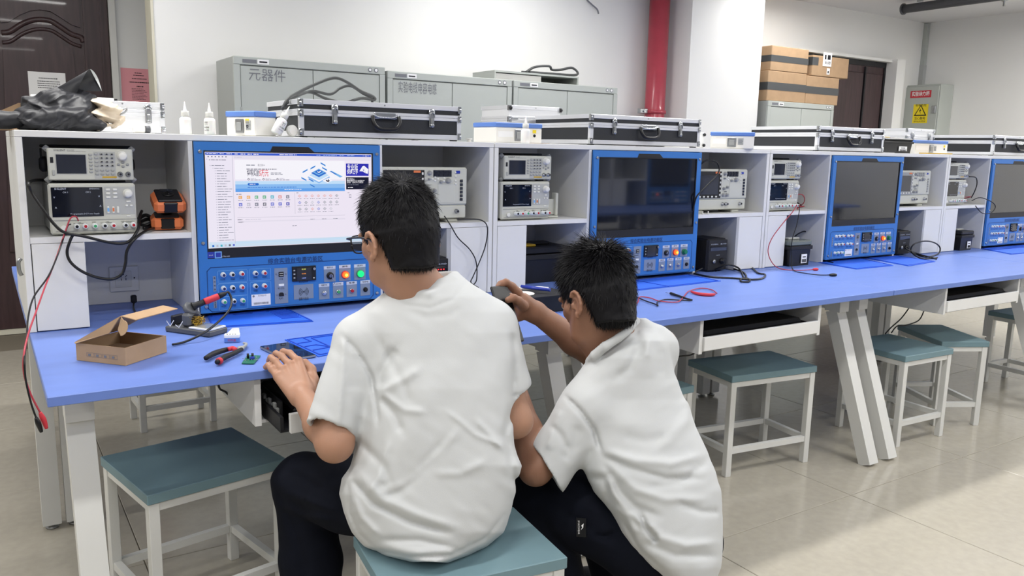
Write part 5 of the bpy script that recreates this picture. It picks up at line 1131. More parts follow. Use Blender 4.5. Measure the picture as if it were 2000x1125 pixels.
# leads on the third bench
lead('test_lead', 'red lead looping from the third power supply down to the bench', 'redcable', [Y_(1556, 400, .67), Y_(1548, 414, .66), Y_(1530, 435, .655), Y_(1508, 465, .65), Y_(1500, 490, .65), Y_(1508, 513, .63), Z_(1525, 525), Z_(1560, 528), Z_(1590, 526)], .0022)
lead('test_lead', 'black lead falling from the third power supply down to the bench', 'cable', [Y_(1560, 400, .67), Y_(1561, 412, .66), Y_(1556, 440, .655), Y_(1547, 470, .65), Y_(1546, 510, .65), Z_(1550, 528), Z_(1575, 534), Z_(1600, 537), Z_(1622, 537)], .0022)
for nm, lab, col, a_, b_ in (('red_clip', 'small red clip at the end of a lead on the third bench', 'redlabel', (1588, 526), (1598, 526)), ('black_clip', 'small black clip at the end of a lead on the third bench', 'black', (1620, 537), (1634, 537))):
    p = Vector(Z_(*a_, ZT+.007)); q = Vector(Z_(*b_, ZT+.007)); tag(MB().tube([tuple(p), tuple((p+q)/2), tuple(q)], .007, 8, 0, 4, lambda q: .6+.5*math.sin(3*q)).build(nm, col), lab, 'clip')
def tangle(label, col, x0, x1, y0, y1, z0, z1, n, r, seed, name='cable_tangle'):
    rr = random.Random(seed); pts = []
    for i in range(n):
        a = i*1.9+rr.uniform(-.4, .4); pts.append(((x0+x1)/2+(x1-x0)/2*math.cos(a)*rr.uniform(.5, 1), (y0+y1)/2+(y1-y0)/2*math.sin(a*1.3)*rr.uniform(.4, 1), z0+r+(z1-z0)*abs(math.sin(a*.8))*rr.uniform(.1, 1)))
    return tag(MB().tube(pts, r, 6, 0, 6).build(name, col), label, 'cable')
tangle('tangle of red leads beside the third power supply', 'redcable', 3.30, 3.48, .73, .9, SH, SH+.09, 14, .0024, 4)
tangle('tangle of black leads beside the third power supply', 'cable', 3.30, 3.46, .76, .92, SH, SH+.09, 14, .003, 9)
tangle('tangle of dark red leads beside the fourth power supply', 'redcable', 4.84, 4.99, .73, .88, SH, SH+.06, 14, .0024, 5)
tangle('tangle of black leads beside the fourth power supply', 'cable', 4.84, 4.98, .75, .9, SH, SH+.08, 12, .003, 2)
lead('scope_cable', 'black lead curving from the fourth function generator down its right side', 'cable', [Y_(1893, 345, .70), Y_(1906, 347, .69), Y_(1908, 360, .69), Y_(1903, 375, .70), Y_(1897, 386, .72)], .003)
lead('test_lead', 'black lead looping below the fourth shelf in front of its console', 'cable', [Y_(1898, 392, .70), Y_(1915, 386, .68), Y_(1938, 395, .66), Y_(1944, 405, .655), Y_(1935, 416, .655), Y_(1918, 416, .66), Y_(1905, 402, .675)], .0026)
lead('battery_lead', 'black lead arching over the battery box below the third power supply', 'cable', [Y_(1550, 464, .82), Y_(1560, 456, .80), Y_(1572, 452, .80), Y_(1581, 460, .80), Y_(1582, 472, .80)], .0032)
lead('mains_cable', 'coiled black power cord on the third bench right of the console', 'cable', [Y_(1768, 484, .675), Y_(1785, 494, .665), Z_(1820, 503), Z_(1830, 503), Z_(1800, 505), Y_(1780, 492, .65), Y_(1784, 478, .65), Y_(1805, 471, .65), Y_(1825, 474, .65), Y_(1836, 484, .65), Y_(1832, 496, .62), Z_(1810, 502), Y_(1790, 497, .64), Y_(1770, 486, .66), Y_(1790, 495, .64), Z_(1829, 506)], .004)
lead('console_cord', 'thin dark cord lying behind the mats of the third bench', 'cable', [Z_(1580, 508), Z_(1600, 509), Z_(1620, 511), Z_(1627, 513)], .003)
# wires under the tabletops
lead('drawer_wire', 'thin black wire hanging under the drawer of the second bench', 'cable', [Y_(1366, 682, .2), Y_(1350, 693, .2), Y_(1328, 696, .2), Y_(1305, 703, .2), Y_(1290, 715, .2)], .003)
lead('drawer_wire', 'thin black wires hanging under the third bench, left of its drawer', 'cable', [Y_(1775, 602, .3), Y_(1760, 622, .3), Y_(1740, 640, .3), Y_(1729, 652, .3)], .003)
lead('drawer_wire', 'thin black wire hanging right of the third bench\'s stools', 'cable', [Y_(1806, 603, .3), Y_(1795, 625, .3), Y_(1770, 635, .3), Y_(1752, 637, .3), Y_(1741, 650, .3)], .003)
lead('drawer_wire', 'thin black wire dangling under the left bench beside its drawer', 'cable', [Y_(426, 750, .3), Y_(430, 760, .3), Y_(440, 765, .3), Y_(447, 772, .3)], .0028)
# ---- black tray with a white dish, pen and tool in front of the crouching student
t = thing('parts_tray', 'black octagonal parts tray with a white dish, behind the raised phone', 'tray', (1.60, .50, ZT+.0008), 0)
c1 = np.array(on(1040, 570, 2, ZT+.065))[:2]; W1 = .115; D1 = .075
t.location = (c1[0]+.015, c1[1]+.02, ZT+.0008)
def octo(w, d, c): return [(-w+c, -d), (w-c, -d), (w, -d+c), (w, d-c), (w-c, d), (-w+c, d), (-w, d-c), (-w, -d+c)]
MB().prism(octo(W1, D1, .025), 2, 0, .052).build('body', 'black', t); MB().prism(octo(W1+.003, D1+.003, .026), 2, .0522, .0565).build('rim', 'rubber', t)
MB().lathe((-.045, -.01, .0567), (0, 0, 1), [(.036, 0), (.038, .003), (.036, .0045), (.01, .0035)], 28).build('white_dish', 'boxw', t)
MB().tube([(-.06, .045, .063), (-.03, .05, .067), (.0, .042, .063), (.04, .035, .067), (.08, .02, .063)], .0042, 8).build('white_tool', 'boxw', t)
tag(MB().cyl((c1[0]-.0, c1[1]+.07, ZT+.073), (c1[0]+.06, c1[1]-.02, ZT+.070), .0062, None, 12).build('blue_pen', 'tubeblue'), 'dark blue pen lying across the black parts tray', 'pen')
# ================================================================ FABRIC HEAP (far left of the top board)
# ================================================================ SIGNED-DISTANCE MODELLER (for cloth, people)
class SDF:
    def __init__(s, lo, hi, h):
        s.h = h; s.lo = np.array(lo, float); n = np.ceil((np.array(hi)-s.lo)/h).astype(int)+1; s.n = n
        s.F = np.full(n, 9., np.float32)
        s.ax = [(s.lo[i]+h*np.arange(n[i])).astype(np.float32) for i in range(3)]
    def sl(s, lo, hi):
        a = np.clip(np.floor((np.array(lo)-s.lo)/s.h).astype(int), 0, s.n-1); b = np.clip(np.ceil((np.array(hi)-s.lo)/s.h).astype(int)+1, 1, s.n)
        if (b-a <= 0).any(): return None
        S = tuple(slice(a[i], b[i]) for i in range(3)); return S, (s.ax[0][S[0]][:, None, None], s.ax[1][S[1]][None, :, None], s.ax[2][S[2]][None, None, :])
    def comb(s, S, d, k, mode):
        A = s.F[S]
        if mode == 'u': e = np.maximum(k-np.abs(A-d), 0)/max(k, 1e-6); s.F[S] = np.minimum(A, d)-e*e*k/4
        elif mode == 's': d = -d; e = np.maximum(k-np.abs(A-d), 0)/max(k, 1e-6); s.F[S] = np.maximum(A, d)+e*e*k/4
    def cap(s, a, b, ra, rb=None, k=.01, mode='u', sq=None):
        a = np.array(a, float); b = np.array(b, float); rb = ra if rb is None else rb; m = max(ra, rb)+k+3*s.h
        q = s.sl(np.minimum(a, b)-m, np.maximum(a, b)+m)
        if q is None: return s
        S, (X, Y, Z) = q; ab = b-a; L = max(ab@ab, 1e-12)
        t = np.clip(((X-a[0])*ab[0]+(Y-a[1])*ab[1]+(Z-a[2])*ab[2])/L, 0, 1)
        d = np.sqrt((X-a[0]-t*ab[0])**2+(Y-a[1]-t*ab[1])**2+(Z-a[2]-t*ab[2])**2)-(ra+(rb-ra)*t)
        s.comb(S, d, k, mode); return s
    def chain(s, pts, rs, k=.01, mode='u'):
        for i in range(len(pts)-1): s.cap(pts[i], pts[i+1], rs[i], rs[i+1], k, mode)
        return s
    def ell(s, c, r, R=None, k=.01, mode='u'):
        c = np.array(c, float); r = np.array(r, float); R = np.eye(3) if R is None else np.array(R); m = r.max()+k+3*s.h
        q = s.sl(c-m, c+m)
        if q is None: return s
        S, (X, Y, Z) = q; x, y, z = X-c[0], Y-c[1], Z-c[2]; u = [R[i][0]*x+R[i][1]*y+R[i][2]*z for i in range(3)]
        k0 = np.sqrt((u[0]/r[0])**2+(u[1]/r[1])**2+(u[2]/r[2])**2); k1 = np.sqrt((u[0]/r[0]**2)**2+(u[1]/r[1]**2)**2+(u[2]/r[2]**2)**2)
        s.comb(S, k0*(k0-1)/np.maximum(k1, 1e-6), k, mode); return s
    def cols(s):                # photo column, row and depth of every cell
        X, Y, Z = s.ax[0][:, None, None]-CPOS[0], s.ax[1][None, :, None]-CPOS[1], s.ax[2][None, None, :]-CPOS[2]
        d = X*_f[0]+Y*_f[1]+Z*_f[2]; r = X*CR[0]+Y*CR[1]+Z*CR[2]; u = X*CU[0]+Y*CU[1]+Z*CU[2]
        return (1000+CF*r/d).astype(np.float32), (562.5-CF*u/d).astype(np.float32), d.astype(np.float32)
    def mesh(s, name, m, smooth_it=1):
        F = s.F; n = F.shape; ins = F < 0
        c = np.zeros((n[0]-1, n[1]-1, n[2]-1), np.int8)
        for i in (0, 1):
            for j in (0, 1):
                for k in (0, 1): c += ins[i:n[0]-1+i, j:n[1]-1+j, k:n[2]-1+k]
        act = np.argwhere((c > 0) & (c < 8)); idx = -np.ones(c.shape, np.int32); idx[tuple(act.T)] = np.arange(len(act))
        P = np.zeros((len(act), 3)); W_ = np.zeros(len(act))
        cor = [(i, j, k) for i in (0, 1) for j in (0, 1) for k in (0, 1)]
        V = {q: F[act[:, 0]+q[0], act[:, 1]+q[1], act[:, 2]+q[2]].astype(float) for q in cor}
        for q in cor:
            for a in range(3):
                if q[a] == 0:
                    r = list(q); r[a] = 1; r = tuple(r); A, B = V[q], V[r]; msk = (A < 0) != (B < 0)
                    t = np.where(msk, A/np.where(msk, A-B, 1), 0); p = np.tile(np.array(q, float), (len(act), 1)); p[:, a] += t
                    P += p*msk[:, None]; W_ += msk
        P = P/W_[:, None]+act; quads = []
        for a in range(3):
            S0 = [slice(None)]*3; S1 = [slice(None)]*3; S0[a] = slice(0, n[a]-1); S1[a] = slice(1, n[a]); A = ins[tuple(S0)]; B = ins[tuple(S1)]
            e = np.argwhere(A != B); o1, o2 = [(1, 2), (2, 0), (0, 1)][a]
            e = e[(e[:, o1] > 0) & (e[:, o2] > 0) & (e[:, o1] < n[o1]-1) & (e[:, o2] < n[o2]-1)]
            if not len(e): continue
            sgn = A[tuple(e.T)]; q = []
            for (da, db) in ((-1, -1), (0, -1), (0, 0), (-1, 0)): f = e.copy(); f[:, o1] += da; f[:, o2] += db; q.append(idx[tuple(f.T)])
            q = np.array(q).T; q[~sgn] = q[~sgn][:, ::-1]; quads.append(q[(q >= 0).all(1)])
        Q = np.concatenate(quads); P = s.lo+P*s.h
        for _ in range(smooth_it):      # light Laplacian relax
            acc = np.zeros_like(P); cnt = np.zeros(len(P))
            for i in range(4): np.add.at(acc, Q[:, i], P[Q[:, (i+1) % 4]]); np.add.at(cnt, Q[:, i], 1); np.add.at(acc, Q[:, (i+1) % 4], P[Q[:, i]]); np.add.at(cnt, Q[:, (i+1) % 4], 1)
            P = P*.5+.5*acc/np.maximum(cnt, 1)[:, None]
        me = bpy.data.meshes.new(name); me.vertices.add(len(P)); me.vertices.foreach_set('co', P.astype(np.float32).ravel())
        me.loops.add(len(Q)*4); me.loops.foreach_set('vertex_index', Q.ravel().astype(np.int32)); me.polygons.add(len(Q)); me.polygons.foreach_set('loop_start', np.arange(0, len(Q)*4, 4, dtype=np.int32))
        me.polygons.foreach_set('use_smooth', np.ones(len(Q), bool)); me.update(calc_edges=True); me.validate()
        for q in (m if isinstance(m, (list, tuple)) else [m]): me.materials.append(MATS[q])
        s.P = P; s.Q = Q; return me
    def build(s, name, m, parent=None, loc=None, smooth_it=1):
        me = s.mesh(name, m, smooth_it); o = bpy.data.objects.new(name, me); COL.objects.link(o)
        if parent:
            o.parent = parent; me.transform(Matrix.Translation(-Vector(parent.location)))
        return o
def vnoise(px, py, sc, seed, ang=0, st=1):   # smooth value noise on the photo grid
    c, s_ = math.cos(ang), math.sin(ang); u = (px*c+py*s_)/sc/st; v = (-px*s_+py*c)/sc; iu = np.floor(u).astype(int); iv = np.floor(v).astype(int); fu = u-iu; fv = v-iv
    T_ = np.random.default_rng(seed).random((64, 64)).astype(np.float32); g = lambda a, b: T_[a % 64, b % 64]; fu = fu*fu*(3-2*fu); fv = fv*fv*(3-2*fv)
    return (g(iu, iv)*(1-fu)+g(iu+1, iv)*fu)*(1-fv)+(g(iu, iv+1)*(1-fu)+g(iu+1, iv+1)*fu)*fv-.5
def foldfield(px, py, folds):     # folds: (points, width px, height m)
    out = np.zeros(np.broadcast(px, py).shape, np.float32)
    for pts, w, a in folds:
        best = None
        for i in range(len(pts)-1):
            (x0, y0), (x1, y1) = pts[i], pts[i+1]; dx, dy = x1-x0, y1-y0; L = dx*dx+dy*dy
            t = np.clip(((px-x0)*dx+(py-y0)*dy)/L, 0, 1); d = (px-x0-t*dx)**2+(py-y0-t*dy)**2; g = np.exp(-d/(w*w))
            tt = (i+t)/(len(pts)-1); g = g*np.clip(np.minimum(tt, 1-tt)*6+.25, 0, 1); best = g if best is None else np.maximum(best, g)
        out += a*best
    return out
# ---------------- fabric heap
def heap(name, label, cat, parts, colr, y0, wr=.004, seed=1, h=.003):
    P = []; 
    for p in parts: P.append(([tuple(on(px, py, 1, y)) for px, py, y in p[0]], p[1]))
    A = np.array([q for pp, _ in P for q in pp]); m = .06; lo = A.min(0)-m; hi = A.max(0)+m; lo[2] = TZ-.002; lo[1] = max(lo[1], .72)
    s = SDF(lo, hi, h)
    for pts, rs in P: s.chain(pts, rs, .014)
    px, py, dd = s.cols(); s.F += wr*3.2*(np.abs(vnoise(px, py+dd*90, 17, seed, .35, 4))-.15)+wr*1.6*(np.abs(vnoise(px, py+dd*60, 9, seed+3, -.5, 3.5))-.12)
    s.F = np.maximum(s.F, (TZ+.001-s.ax[2])[None, None, :]).astype(np.float32)
    c = A.mean(0); t = thing(name, label, cat, (c[0], c[1], TZ)); s.build('fabric', colr, t); return t
heap('folded_umbrella', 'large crumpled black umbrella heaped on the left corner of the top board', 'umbrella', [
    ([(60, 235, .86), (110, 215, .86), (165, 228, .86), (190, 240, .86)], [.045, .055, .05, .03]), ([(62, 205, .90), (110, 205, .9), (160, 215, .88), (180, 225, .86)], [.03, .045, .045, .03]),
    ([(60, 232, .80), (110, 236, .80), (160, 236, .80), (195, 245, .80)], [.03, .034, .03, .018]), ([(85, 192, .9), (130, 190, .92), (175, 200, .9)], [.024, .034, .028])], 'blackfab', .86, .007, 3)
t = heap('folded_umbrella', 'folded black umbrella end poking over the left end of the top board', 'umbrella', [([(-60, 238, .84), (0, 236, .84), (34, 234, .84)], [.028, .027, .024])], 'blackfab', .84, .0015, 9)
heap('folded_umbrella', 'small beige folded umbrella at the right end of the black heap', 'umbrella', [([(192, 222, .84), (212, 225, .84), (224, 234, .84)], [.03, .036, .022]), ([(190, 205, .86), (205, 210, .85)], [.022, .022]), ([(196, 240, .82), (222, 246, .82)], [.026, .014])], 'beigefab', .84, .013, 15)
# stiff flap standing up from the heap (a cone of coated cloth, silver inside)
a = [Vector(on(px, py, 1, y)) for px, py, y in ((100, 178, .90), (176, 135, .88), (190, 150, .93), (199, 178, .93), (150, 182, .86))]
o0 = sum(a, Vector())/5; t = thing('umbrella_flap', 'stiff black cloth flap with a silver lining sticking up from the heap', 'umbrella', tuple(o0)); a = [p-o0 for p in a]
tip = a[0]; arc = spline([a[4], (a[4]+a[1])/2+Vector((0, -.02, .012)), a[1], a[2], a[3]], 5); arc2 = [tip+(p-tip)*.97+Vector((0, .003, 0)) for p in arc]
m = MB().add([tuple(tip)]+[tuple(p) for p in arc], [(0, i+1, i+2) for i in range(len(arc)-1)], 0, True); m.build('outer_cloth', 'blackfab', t)
m = MB().add([tuple(tip+Vector((0, .004, 0)))]+[tuple(p) for p in arc2], [(0, i+2, i+1) for i in range(len(arc)-1)], 0, True); m.build('lining', 'silverfab', t)
k0 = len(arc)*6//10
m = MB().add([tuple(p) for p in arc[k0-2:]]+[tuple(sum(arc[k0-2:], Vector())/len(arc[k0-2:])+Vector((-.004, .008, 0)))], [(i, i+1, len(arc)-k0+2) for i in range(len(arc)-k0+1)]); m.build('folded_edge', 'silverfab', t)
# brown box behind the heap
c = thing('cardboard_box', 'open brown cardboard box behind the black heap, only its flaps showing', 'box', (.0, .98, TZ)); MB().box(-.09, -.05, 0, .07, .08, .045, bev=.003).build('carton', 'card', c)
p = [Vector(on(px, py, 1, .93))-Vector(c.location) for px, py in ((-20, 225), (36, 201), (50, 202), (48, 216), (0, 232))]; MB().add([tuple(q) for q in p]+[tuple(q+Vector((0, .003, 0))) for q in p], [(0, 4, 3, 2, 1), (5, 6, 7, 8, 9)]+[(i, (i+1) % 5, (i+1) % 5+5, i+5) for i in range(5)]).build('flap', 'card', c)
t = thing('metal_clip', 'small grey ribbed metal clip standing out right of the beige umbrella', 'clip', tuple(on(238, 214, 1, .86)))
MB().tube([(-.012, 0, -.012), (.0, 0, .0), (.014, 0, .004), (.008, 0, -.008), (-.008, 0, -.016)], .003, 6).build('clip', 'steel', t)
# ================================================================ PEOPLE
mat('skin1', (170, 128, 104), .5, noise=.05, nscale=18, bump=.12, bscale=320, sss=.12)
mat('skin2', (144, 104, 82), .5, noise=.05, nscale=18, bump=.12, bscale=320, sss=.12)
mat('shirt', (197, 199, 199), .9, bump=.12, bscale=700, noise=.01)
mat('trousers', (12, 15, 25), .85, noise=.1, nscale=30, spec=.15)
mat('hair', (14, 13, 16), .55, spec=.25); mat('eyew', (235, 232, 228), .2); mat('iris', (30, 20, 16), .2); mat('lip', (150, 88, 78), .5); mat('nail', (206, 160, 140), .35)
mat('frame_blk', (12, 12, 14), .25); mat('lens', (200, 210, 220), .03, trans=1, ior=1.02, alpha=.25)
mat('sneaker', (38, 38, 42), .6); mat('sole', (210, 210, 206), .6); mat('seam', (214, 214, 206), .9)
_fh = np.array([math.sin(CYAW), math.cos(CYAW), 0.]); _lh = np.array([-math.cos(CYAW), math.sin(CYAW), 0.]); _zh = np.array([0, 0, 1.])
def loft(s, rows, p=2.3, k=.02):     # rows: (py, left px, right px, depth, half depth)
    px, py, dd = s.cols(); R_ = np.array(rows, float)
    q = np.clip(py, R_[0, 0], R_[-1, 0]); L = np.interp(q, R_[:, 0], R_[:, 1]); Rr = np.interp(q, R_[:, 0], R_[:, 2]); Dc = np.interp(q, R_[:, 0], R_[:, 3]); Hd = np.interp(q, R_[:, 0], R_[:, 4])
    c = (L+Rr)/2; a = np.maximum((Rr-L)/2, 4); n = (np.abs((px-c)/a)**p+np.abs((dd-Dc)/Hd)**p)**(1/p); am = a/CF*Dc
    d = (n-1)*np.minimum(am, Hd)
    d = np.maximum(d, np.maximum(py-R_[-1, 0], R_[0, 0]-py)/CF*Dc)
    s.comb((slice(None),)*3, d.astype(np.float32), k, 'u'); return px, py, dd
def sleeve(s, a, b, ra, rb, n=None, k=.02, hollow=.0095):
    a = np.array(a); b = np.array(b); ab = b-a; L = np.linalg.norm(ab); u = ab/L; n = u if n is None else np.array(n)/np.linalg.norm(n)
    e = b+u*.06; m = max(ra, rb)+k+.02; q = s.sl(np.minimum(a, e)-m, np.maximum(a, e)+m); S, (X, Y, Z) = q
    t = np.clip(((X-a[0])*u[0]+(Y-a[1])*u[1]+(Z-a[2])*u[2])/L, 0, 1.5)
    r = ra+(rb-ra)*np.clip(t, 0, 1); D_ = np.sqrt((X-a[0]-t*L*u[0])**2+(Y-a[1]-t*L*u[1])**2+(Z-a[2]-t*L*u[2])**2)
    pl = (X-b[0])*n[0]+(Y-b[1])*n[1]+(Z-b[2])*n[2]
    s.comb(S, np.maximum(D_-r, pl), k, 'u')
    A = s.F[S]; inner = np.maximum(D_-(r-hollow-.002), -(t-.90)*L); s.F[S] = np.maximum(A, -inner).astype(np.float32)
    return s
def head_frame(C, theta, pitch, roll=0):
    F = _fh*math.cos(theta)+_lh*math.sin(theta); F = F*math.cos(pitch)-_zh*math.sin(pitch); Lf = np.cross(_zh, F); Lf /= np.linalg.norm(Lf); U = np.cross(F, Lf)
    L2 = Lf*math.cos(roll)+U*math.sin(roll); U2 = -Lf*math.sin(roll)+U*math.cos(roll)
    return np.array(C, float), L2, F, U2          # left, forward, up
def make_head(s, H):
    C, L, F, U = H; R = np.array([L, F, U]); w = lambda l, f, u: C+L*l+F*f+U*u
    s.ell(w(0, -.008, .022), (.074, .094, .092), R, .001); s.ell(w(0, .022, -.035), (.062, .070, .082), R, .02)
    s.cap(w(-.03, .05, -.088), w(.03, .05, -.088), .020, None, .025); s.cap(w(0, .07, -.098), w(0, .072, -.092), .018, None, .02)
    for e in (-1, 1):
        s.cap(w(e*.058, .0, -.02), w(e*.040, .045, -.085), .016, .017, .02)           # jaw
        s.cap(w(e*.045, .062, -.028), w(e*.055, .045, -.022), .014, None, .015)       # cheekbone
        s.ell(w(e*.032, .094, -.004), (.017, .012, .011), R, .008, 's'); s.cap(w(e*.018, .089, .010), w(e*.046, .080, .010), .007, None, .008)
        s.ell(w(e*.032, .080, -.005), (.013, .012, .010), R, .002)
        # ear: rim, bowl, lobe
        eR = np.array([L*math.cos(.38)*1-F*math.sin(.38)*e*-1*0+U*0, F, U])
        for q in range(7):
            a0 = -1.25+q*.52; a1 = a0+.52
            pt = lambda a: w(e*(.079+.006*math.cos(a)*0+.006), -.010-.0165*math.cos(a*1.0)*1.0, -.022+.028*math.sin(a))
            s.cap(pt(a0), pt(a1), .0042, None, .003)
        s.ell(w(e*.078, -.010, -.022), (.006, .016, .027), R, .004); s.ell(w(e*.086, -.004, -.024), (.006, .008, .013), R, .003, 's')
        s.cap(w(e*.080, -.002, -.046), w(e*.079, -.001, -.052), .006, None, .004); s.cap(w(e*.083, .004, -.022), w(e*.082, .005, -.030), .004, None, .003)
    s.cap(w(0, .090, -.004), w(0, .108, -.036), .007, .010, .008); s.cap(w(-.011, .098, -.040), w(.011, .098, -.040), .0075, None, .006)   # nose
    s.cap(w(-.02, .089, -.060), w(.02, .089, -.060), .006, None, .006); s.cap(w(-.018, .089, -.070), w(.018, .089, -.070), .0065, None, .005); s.cap(w(-.022, .097, -.065), w(.022, .097, -.065), .0016, None, .002, 's')
    return w
def face_parts(person, w, L):
    o = Vector(person.location); v = lambda *a: tuple(Vector(w(*a))-o)
    for e in (-1, 1):
        ey = MB().sph(v(e*.032, .083, -.005), .0105, 14).build('eye', 'eyew', person); MB().sph(v(e*.033, .0905, -.006), .0048, 10).build('iris', 'iris', ey)
        MB().tube([v(e*.016, .0975, .012), v(e*.032, .0965, .018), v(e*.050, .083, .014)], .0017, 6, 0, 4, lambda q: 1.2-.8*q).build('eyebrow', 'hair', person)
    MB().tube([v(-.022, .091, -.064), v(0, .0985, -.060), v(.022, .091, -.064)], .0035, 6).tube([v(-.020, .091, -.068), v(0, .0985, -.072), v(.020, .091, -.068)], .004, 6).build('lips', 'lip', person)
def make_hair(person, H, seed, lift, ln, front=.062, extra=None, n=15000, spike=.35):
    C, L, F, U = H; R = np.array([L, F, U]); rg = np.random.default_rng(seed); w = lambda l, f, u: C+L*l+F*f+U*u
    r0 = np.array([.0785, .0985, .0965]); c0 = np.array([0, -.008, .022])
    # cap surface, cut at the hairline
    def inside(q):      # q: local coords (n,3): true where hair grows
        l, f, u = q.T; a = np.abs(l)
        hl_front = .060+.0*u; side = np.where(f > .012, u > .012-.25*(f-.012)+np.where(f > .05, (f-.05)*1.6, 0), True)
        earband = np.where((f > -.030) & (f <= .012), u > -.002, True); burn = (f > .012) & (f < .034) & (a > .06) & (u > -.030)
        nape = np.where(f <= -.030, u > -.078+.35*np.maximum(0, -.045-f)*0-(-.045-f)*-.0, True)
        return ((side & earband & nape) | burn) & ((f < front) | (u > .055))
    m_ = .035; s = SDF(C-.15, C+.15, .0035)
    X, Y, Z = s.ax[0][:, None, None]-C[0], s.ax[1][None, :, None]-C[1], s.ax[2][None, None, :]-C[2]
    l = X*L[0]+Y*L[1]+Z*L[2]; f = X*F[0]+Y*F[1]+Z*F[2]; u = X*U[0]+Y*U[1]+Z*U[2]
    low = np.maximum(0, -u+.022)           # skull narrows towards the nape
    d = (np.sqrt((l/r0[0])**2+((f-c0[1]+low*.10)/(r0[1]))**2+((u-c0[2])/(r0[2]+.004))**2)-1)*.085
    tn = np.clip((.02-u)/.11, 0, 1); e_ = (np.sqrt(l**2+(f+.012+.022*tn)**2)-(.069-.013*tn))+np.maximum(0, -.095-u)*2+np.maximum(0, u-.0)*2; q_ = np.maximum(.03-np.abs(d-e_), 0)/.03; d = np.minimum(d, e_)-q_*q_*.0075
    nap = (-.072-u); fr = np.maximum(np.maximum(f-front-.0-.35*np.maximum(u-.03, 0)-.02*(u > .06), -(u-(.008-.15*f))*1.0*(1)+0*f), -9)
    sidecut = np.where(f > .004, np.maximum(.006-.2*(f-.01)-u, -1), np.where(f > -.032, -.004-u, -.088-u+.25*np.maximum(np.abs(l)-.02, 0)))
    burn = np.maximum(np.maximum(f-.034, .012-f), np.maximum(-.034-u, .055-np.abs(l)))
    reg = np.minimum(np.maximum(sidecut, f-front-.55*np.maximum(u-.035, 0)), burn)
    k_ = .01; s.F = np.maximum(d, reg).astype(np.float32); s.F += (.0022*vnoise(l*2000, (f+u)*1500, 9, seed, .7, 3)).astype(np.float32)
    s.build('hair_mass', 'hair', person, smooth_it=2)
    P = s.P; q = (P-C) @ R.T; el = (q-c0)/r0; rad = np.linalg.norm(el, axis=1); ok = np.where(rad > .93)[0]
    pick = rg.choice(ok, n); q = q[pick]+rg.normal(0, .0015, (n, 3)); nrm = (q-c0)/r0**2; nrm /= np.linalg.norm(nrm, axis=1)[:, None]
    wh = np.array([.012, -.062, .098]); dv = q-wh; dv -= nrm*(dv*nrm).sum(1)[:, None]; dv /= np.linalg.norm(dv, axis=1)[:, None]+1e-6
    dv += rg.normal(0, .22, (n, 3)); top = np.clip((q[:, 2]-.02)/.09, 0, 1); lf = lift*(.22+top*.78)+rg.normal(0, .15, n)
    if extra: dv, lf = extra(q, dv, lf, top, rg)
    clump = np.floor(q/.013).astype(int); hsh = ((clump*[73856093, 19349663, 83492791]).sum(1) % 997)/997.; dv += spike*np.stack([np.sin(hsh*40), np.cos(hsh*57), np.sin(hsh*91)], 1)*top[:, None]
    d0 = dv*1+nrm*lf[:, None]; d0 /= np.linalg.norm(d0, axis=1)[:, None]; ln_ = ln*(.55+.65*top)*rg.uniform(.6, 1.25, n)
    down = np.array([0, .12, -1.]); d1 = d0*.8+down*.35*(1-.55*lift)+dv*.25; d1 /= np.linalg.norm(d1, axis=1)[:, None]
    sd = np.cross(d0, nrm+rg.normal(0, .5, (n, 3))); sd /= np.linalg.norm(sd, axis=1)[:, None]; wd = rg.uniform(.0005, .0010, n)[:, None]
    p0 = q-nrm*.004; p1 = p0+d0*(ln_*.5)[:, None]; p2 = p1+d1*(ln_*.55)[:, None]
    V = np.stack([p0-sd*wd, p0+sd*wd, p1-sd*wd*.8, p1+sd*wd*.8, p2], 1).reshape(-1, 3) @ R+C
    b = np.arange(n)[:, None]*5; T1 = b+np.array([[0, 1, 3, 2]]); 
    me = bpy.data.meshes.new('hair_strands'); V -= np.array(person.location); me.vertices.add(len(V)); me.vertices.foreach_set('co', V.astype(np.float32).ravel())
    T2 = b+np.array([[2, 3, 4]]); loops = np.concatenate([T1.ravel(), T2.ravel()]); st = np.concatenate([np.arange(n)*4, n*4+np.arange(n)*3])
    me.loops.add(len(loops)); me.loops.foreach_set('vertex_index', loops.astype(np.int32)); me.polygons.add(2*n); me.polygons.foreach_set('loop_start', st.astype(np.int32))
    me.update(calc_edges=True); me.materials.append(MATS['hair']); o = bpy.data.objects.new('hair', me); COL.objects.link(o); o.parent = person; o['kind'] = 'stuff'
def finger(s, pts, r0, r1, k=.004):
    n = len(pts); s.chain(pts, [r0+(r1-r0)*i/(n-1) for i in range(n)], k)
Yp = lambda px, py, y: on(px, py, 1, y)
# ---------------------------------------------------------------- the seated student
P1 = thing('person', 'seated student in a white t-shirt and glasses, back turned, one hand on the bench', 'person', (.745, -.468, 0), 0)
s = SDF((.42, -.66, .50), (1.0, .10, 1.27), .003)
H1 = head_frame(PD(779, 455, 1.80), math.radians(43), math.radians(14), math.radians(-2)); w1 = make_head(s, H1)
nk0, nk1 = PD(793, 520, 1.80), PD(838, 610, 1.845)
s.cap(nk0, nk1, .054, .058, .03); s.cap(PD(800, 560, 1.81), PD(865, 590, 1.85), .045, .047, .03)
s.cap(PD(745, 640, 1.84), PD(950, 630, 1.87), .045, None, .03); s.chain([PD(845, 640, 1.85), PD(840, 780, 1.80), PD(840, 900, 1.79)], [.075, .08, .08], .03)
sh, el, wr = PD(690, 668, 1.81), PD(654, 866, 1.752), Yp(590, 772, -.125)
s.chain([sh, (sh+el)/2, el], [.038, .040, .037], .02); s.chain([el, el*.62+wr*.38, wr], [.038, .037, .0245], .02); s.cap(wr, wr+(wr-el)*.02, .0245, None, .01)
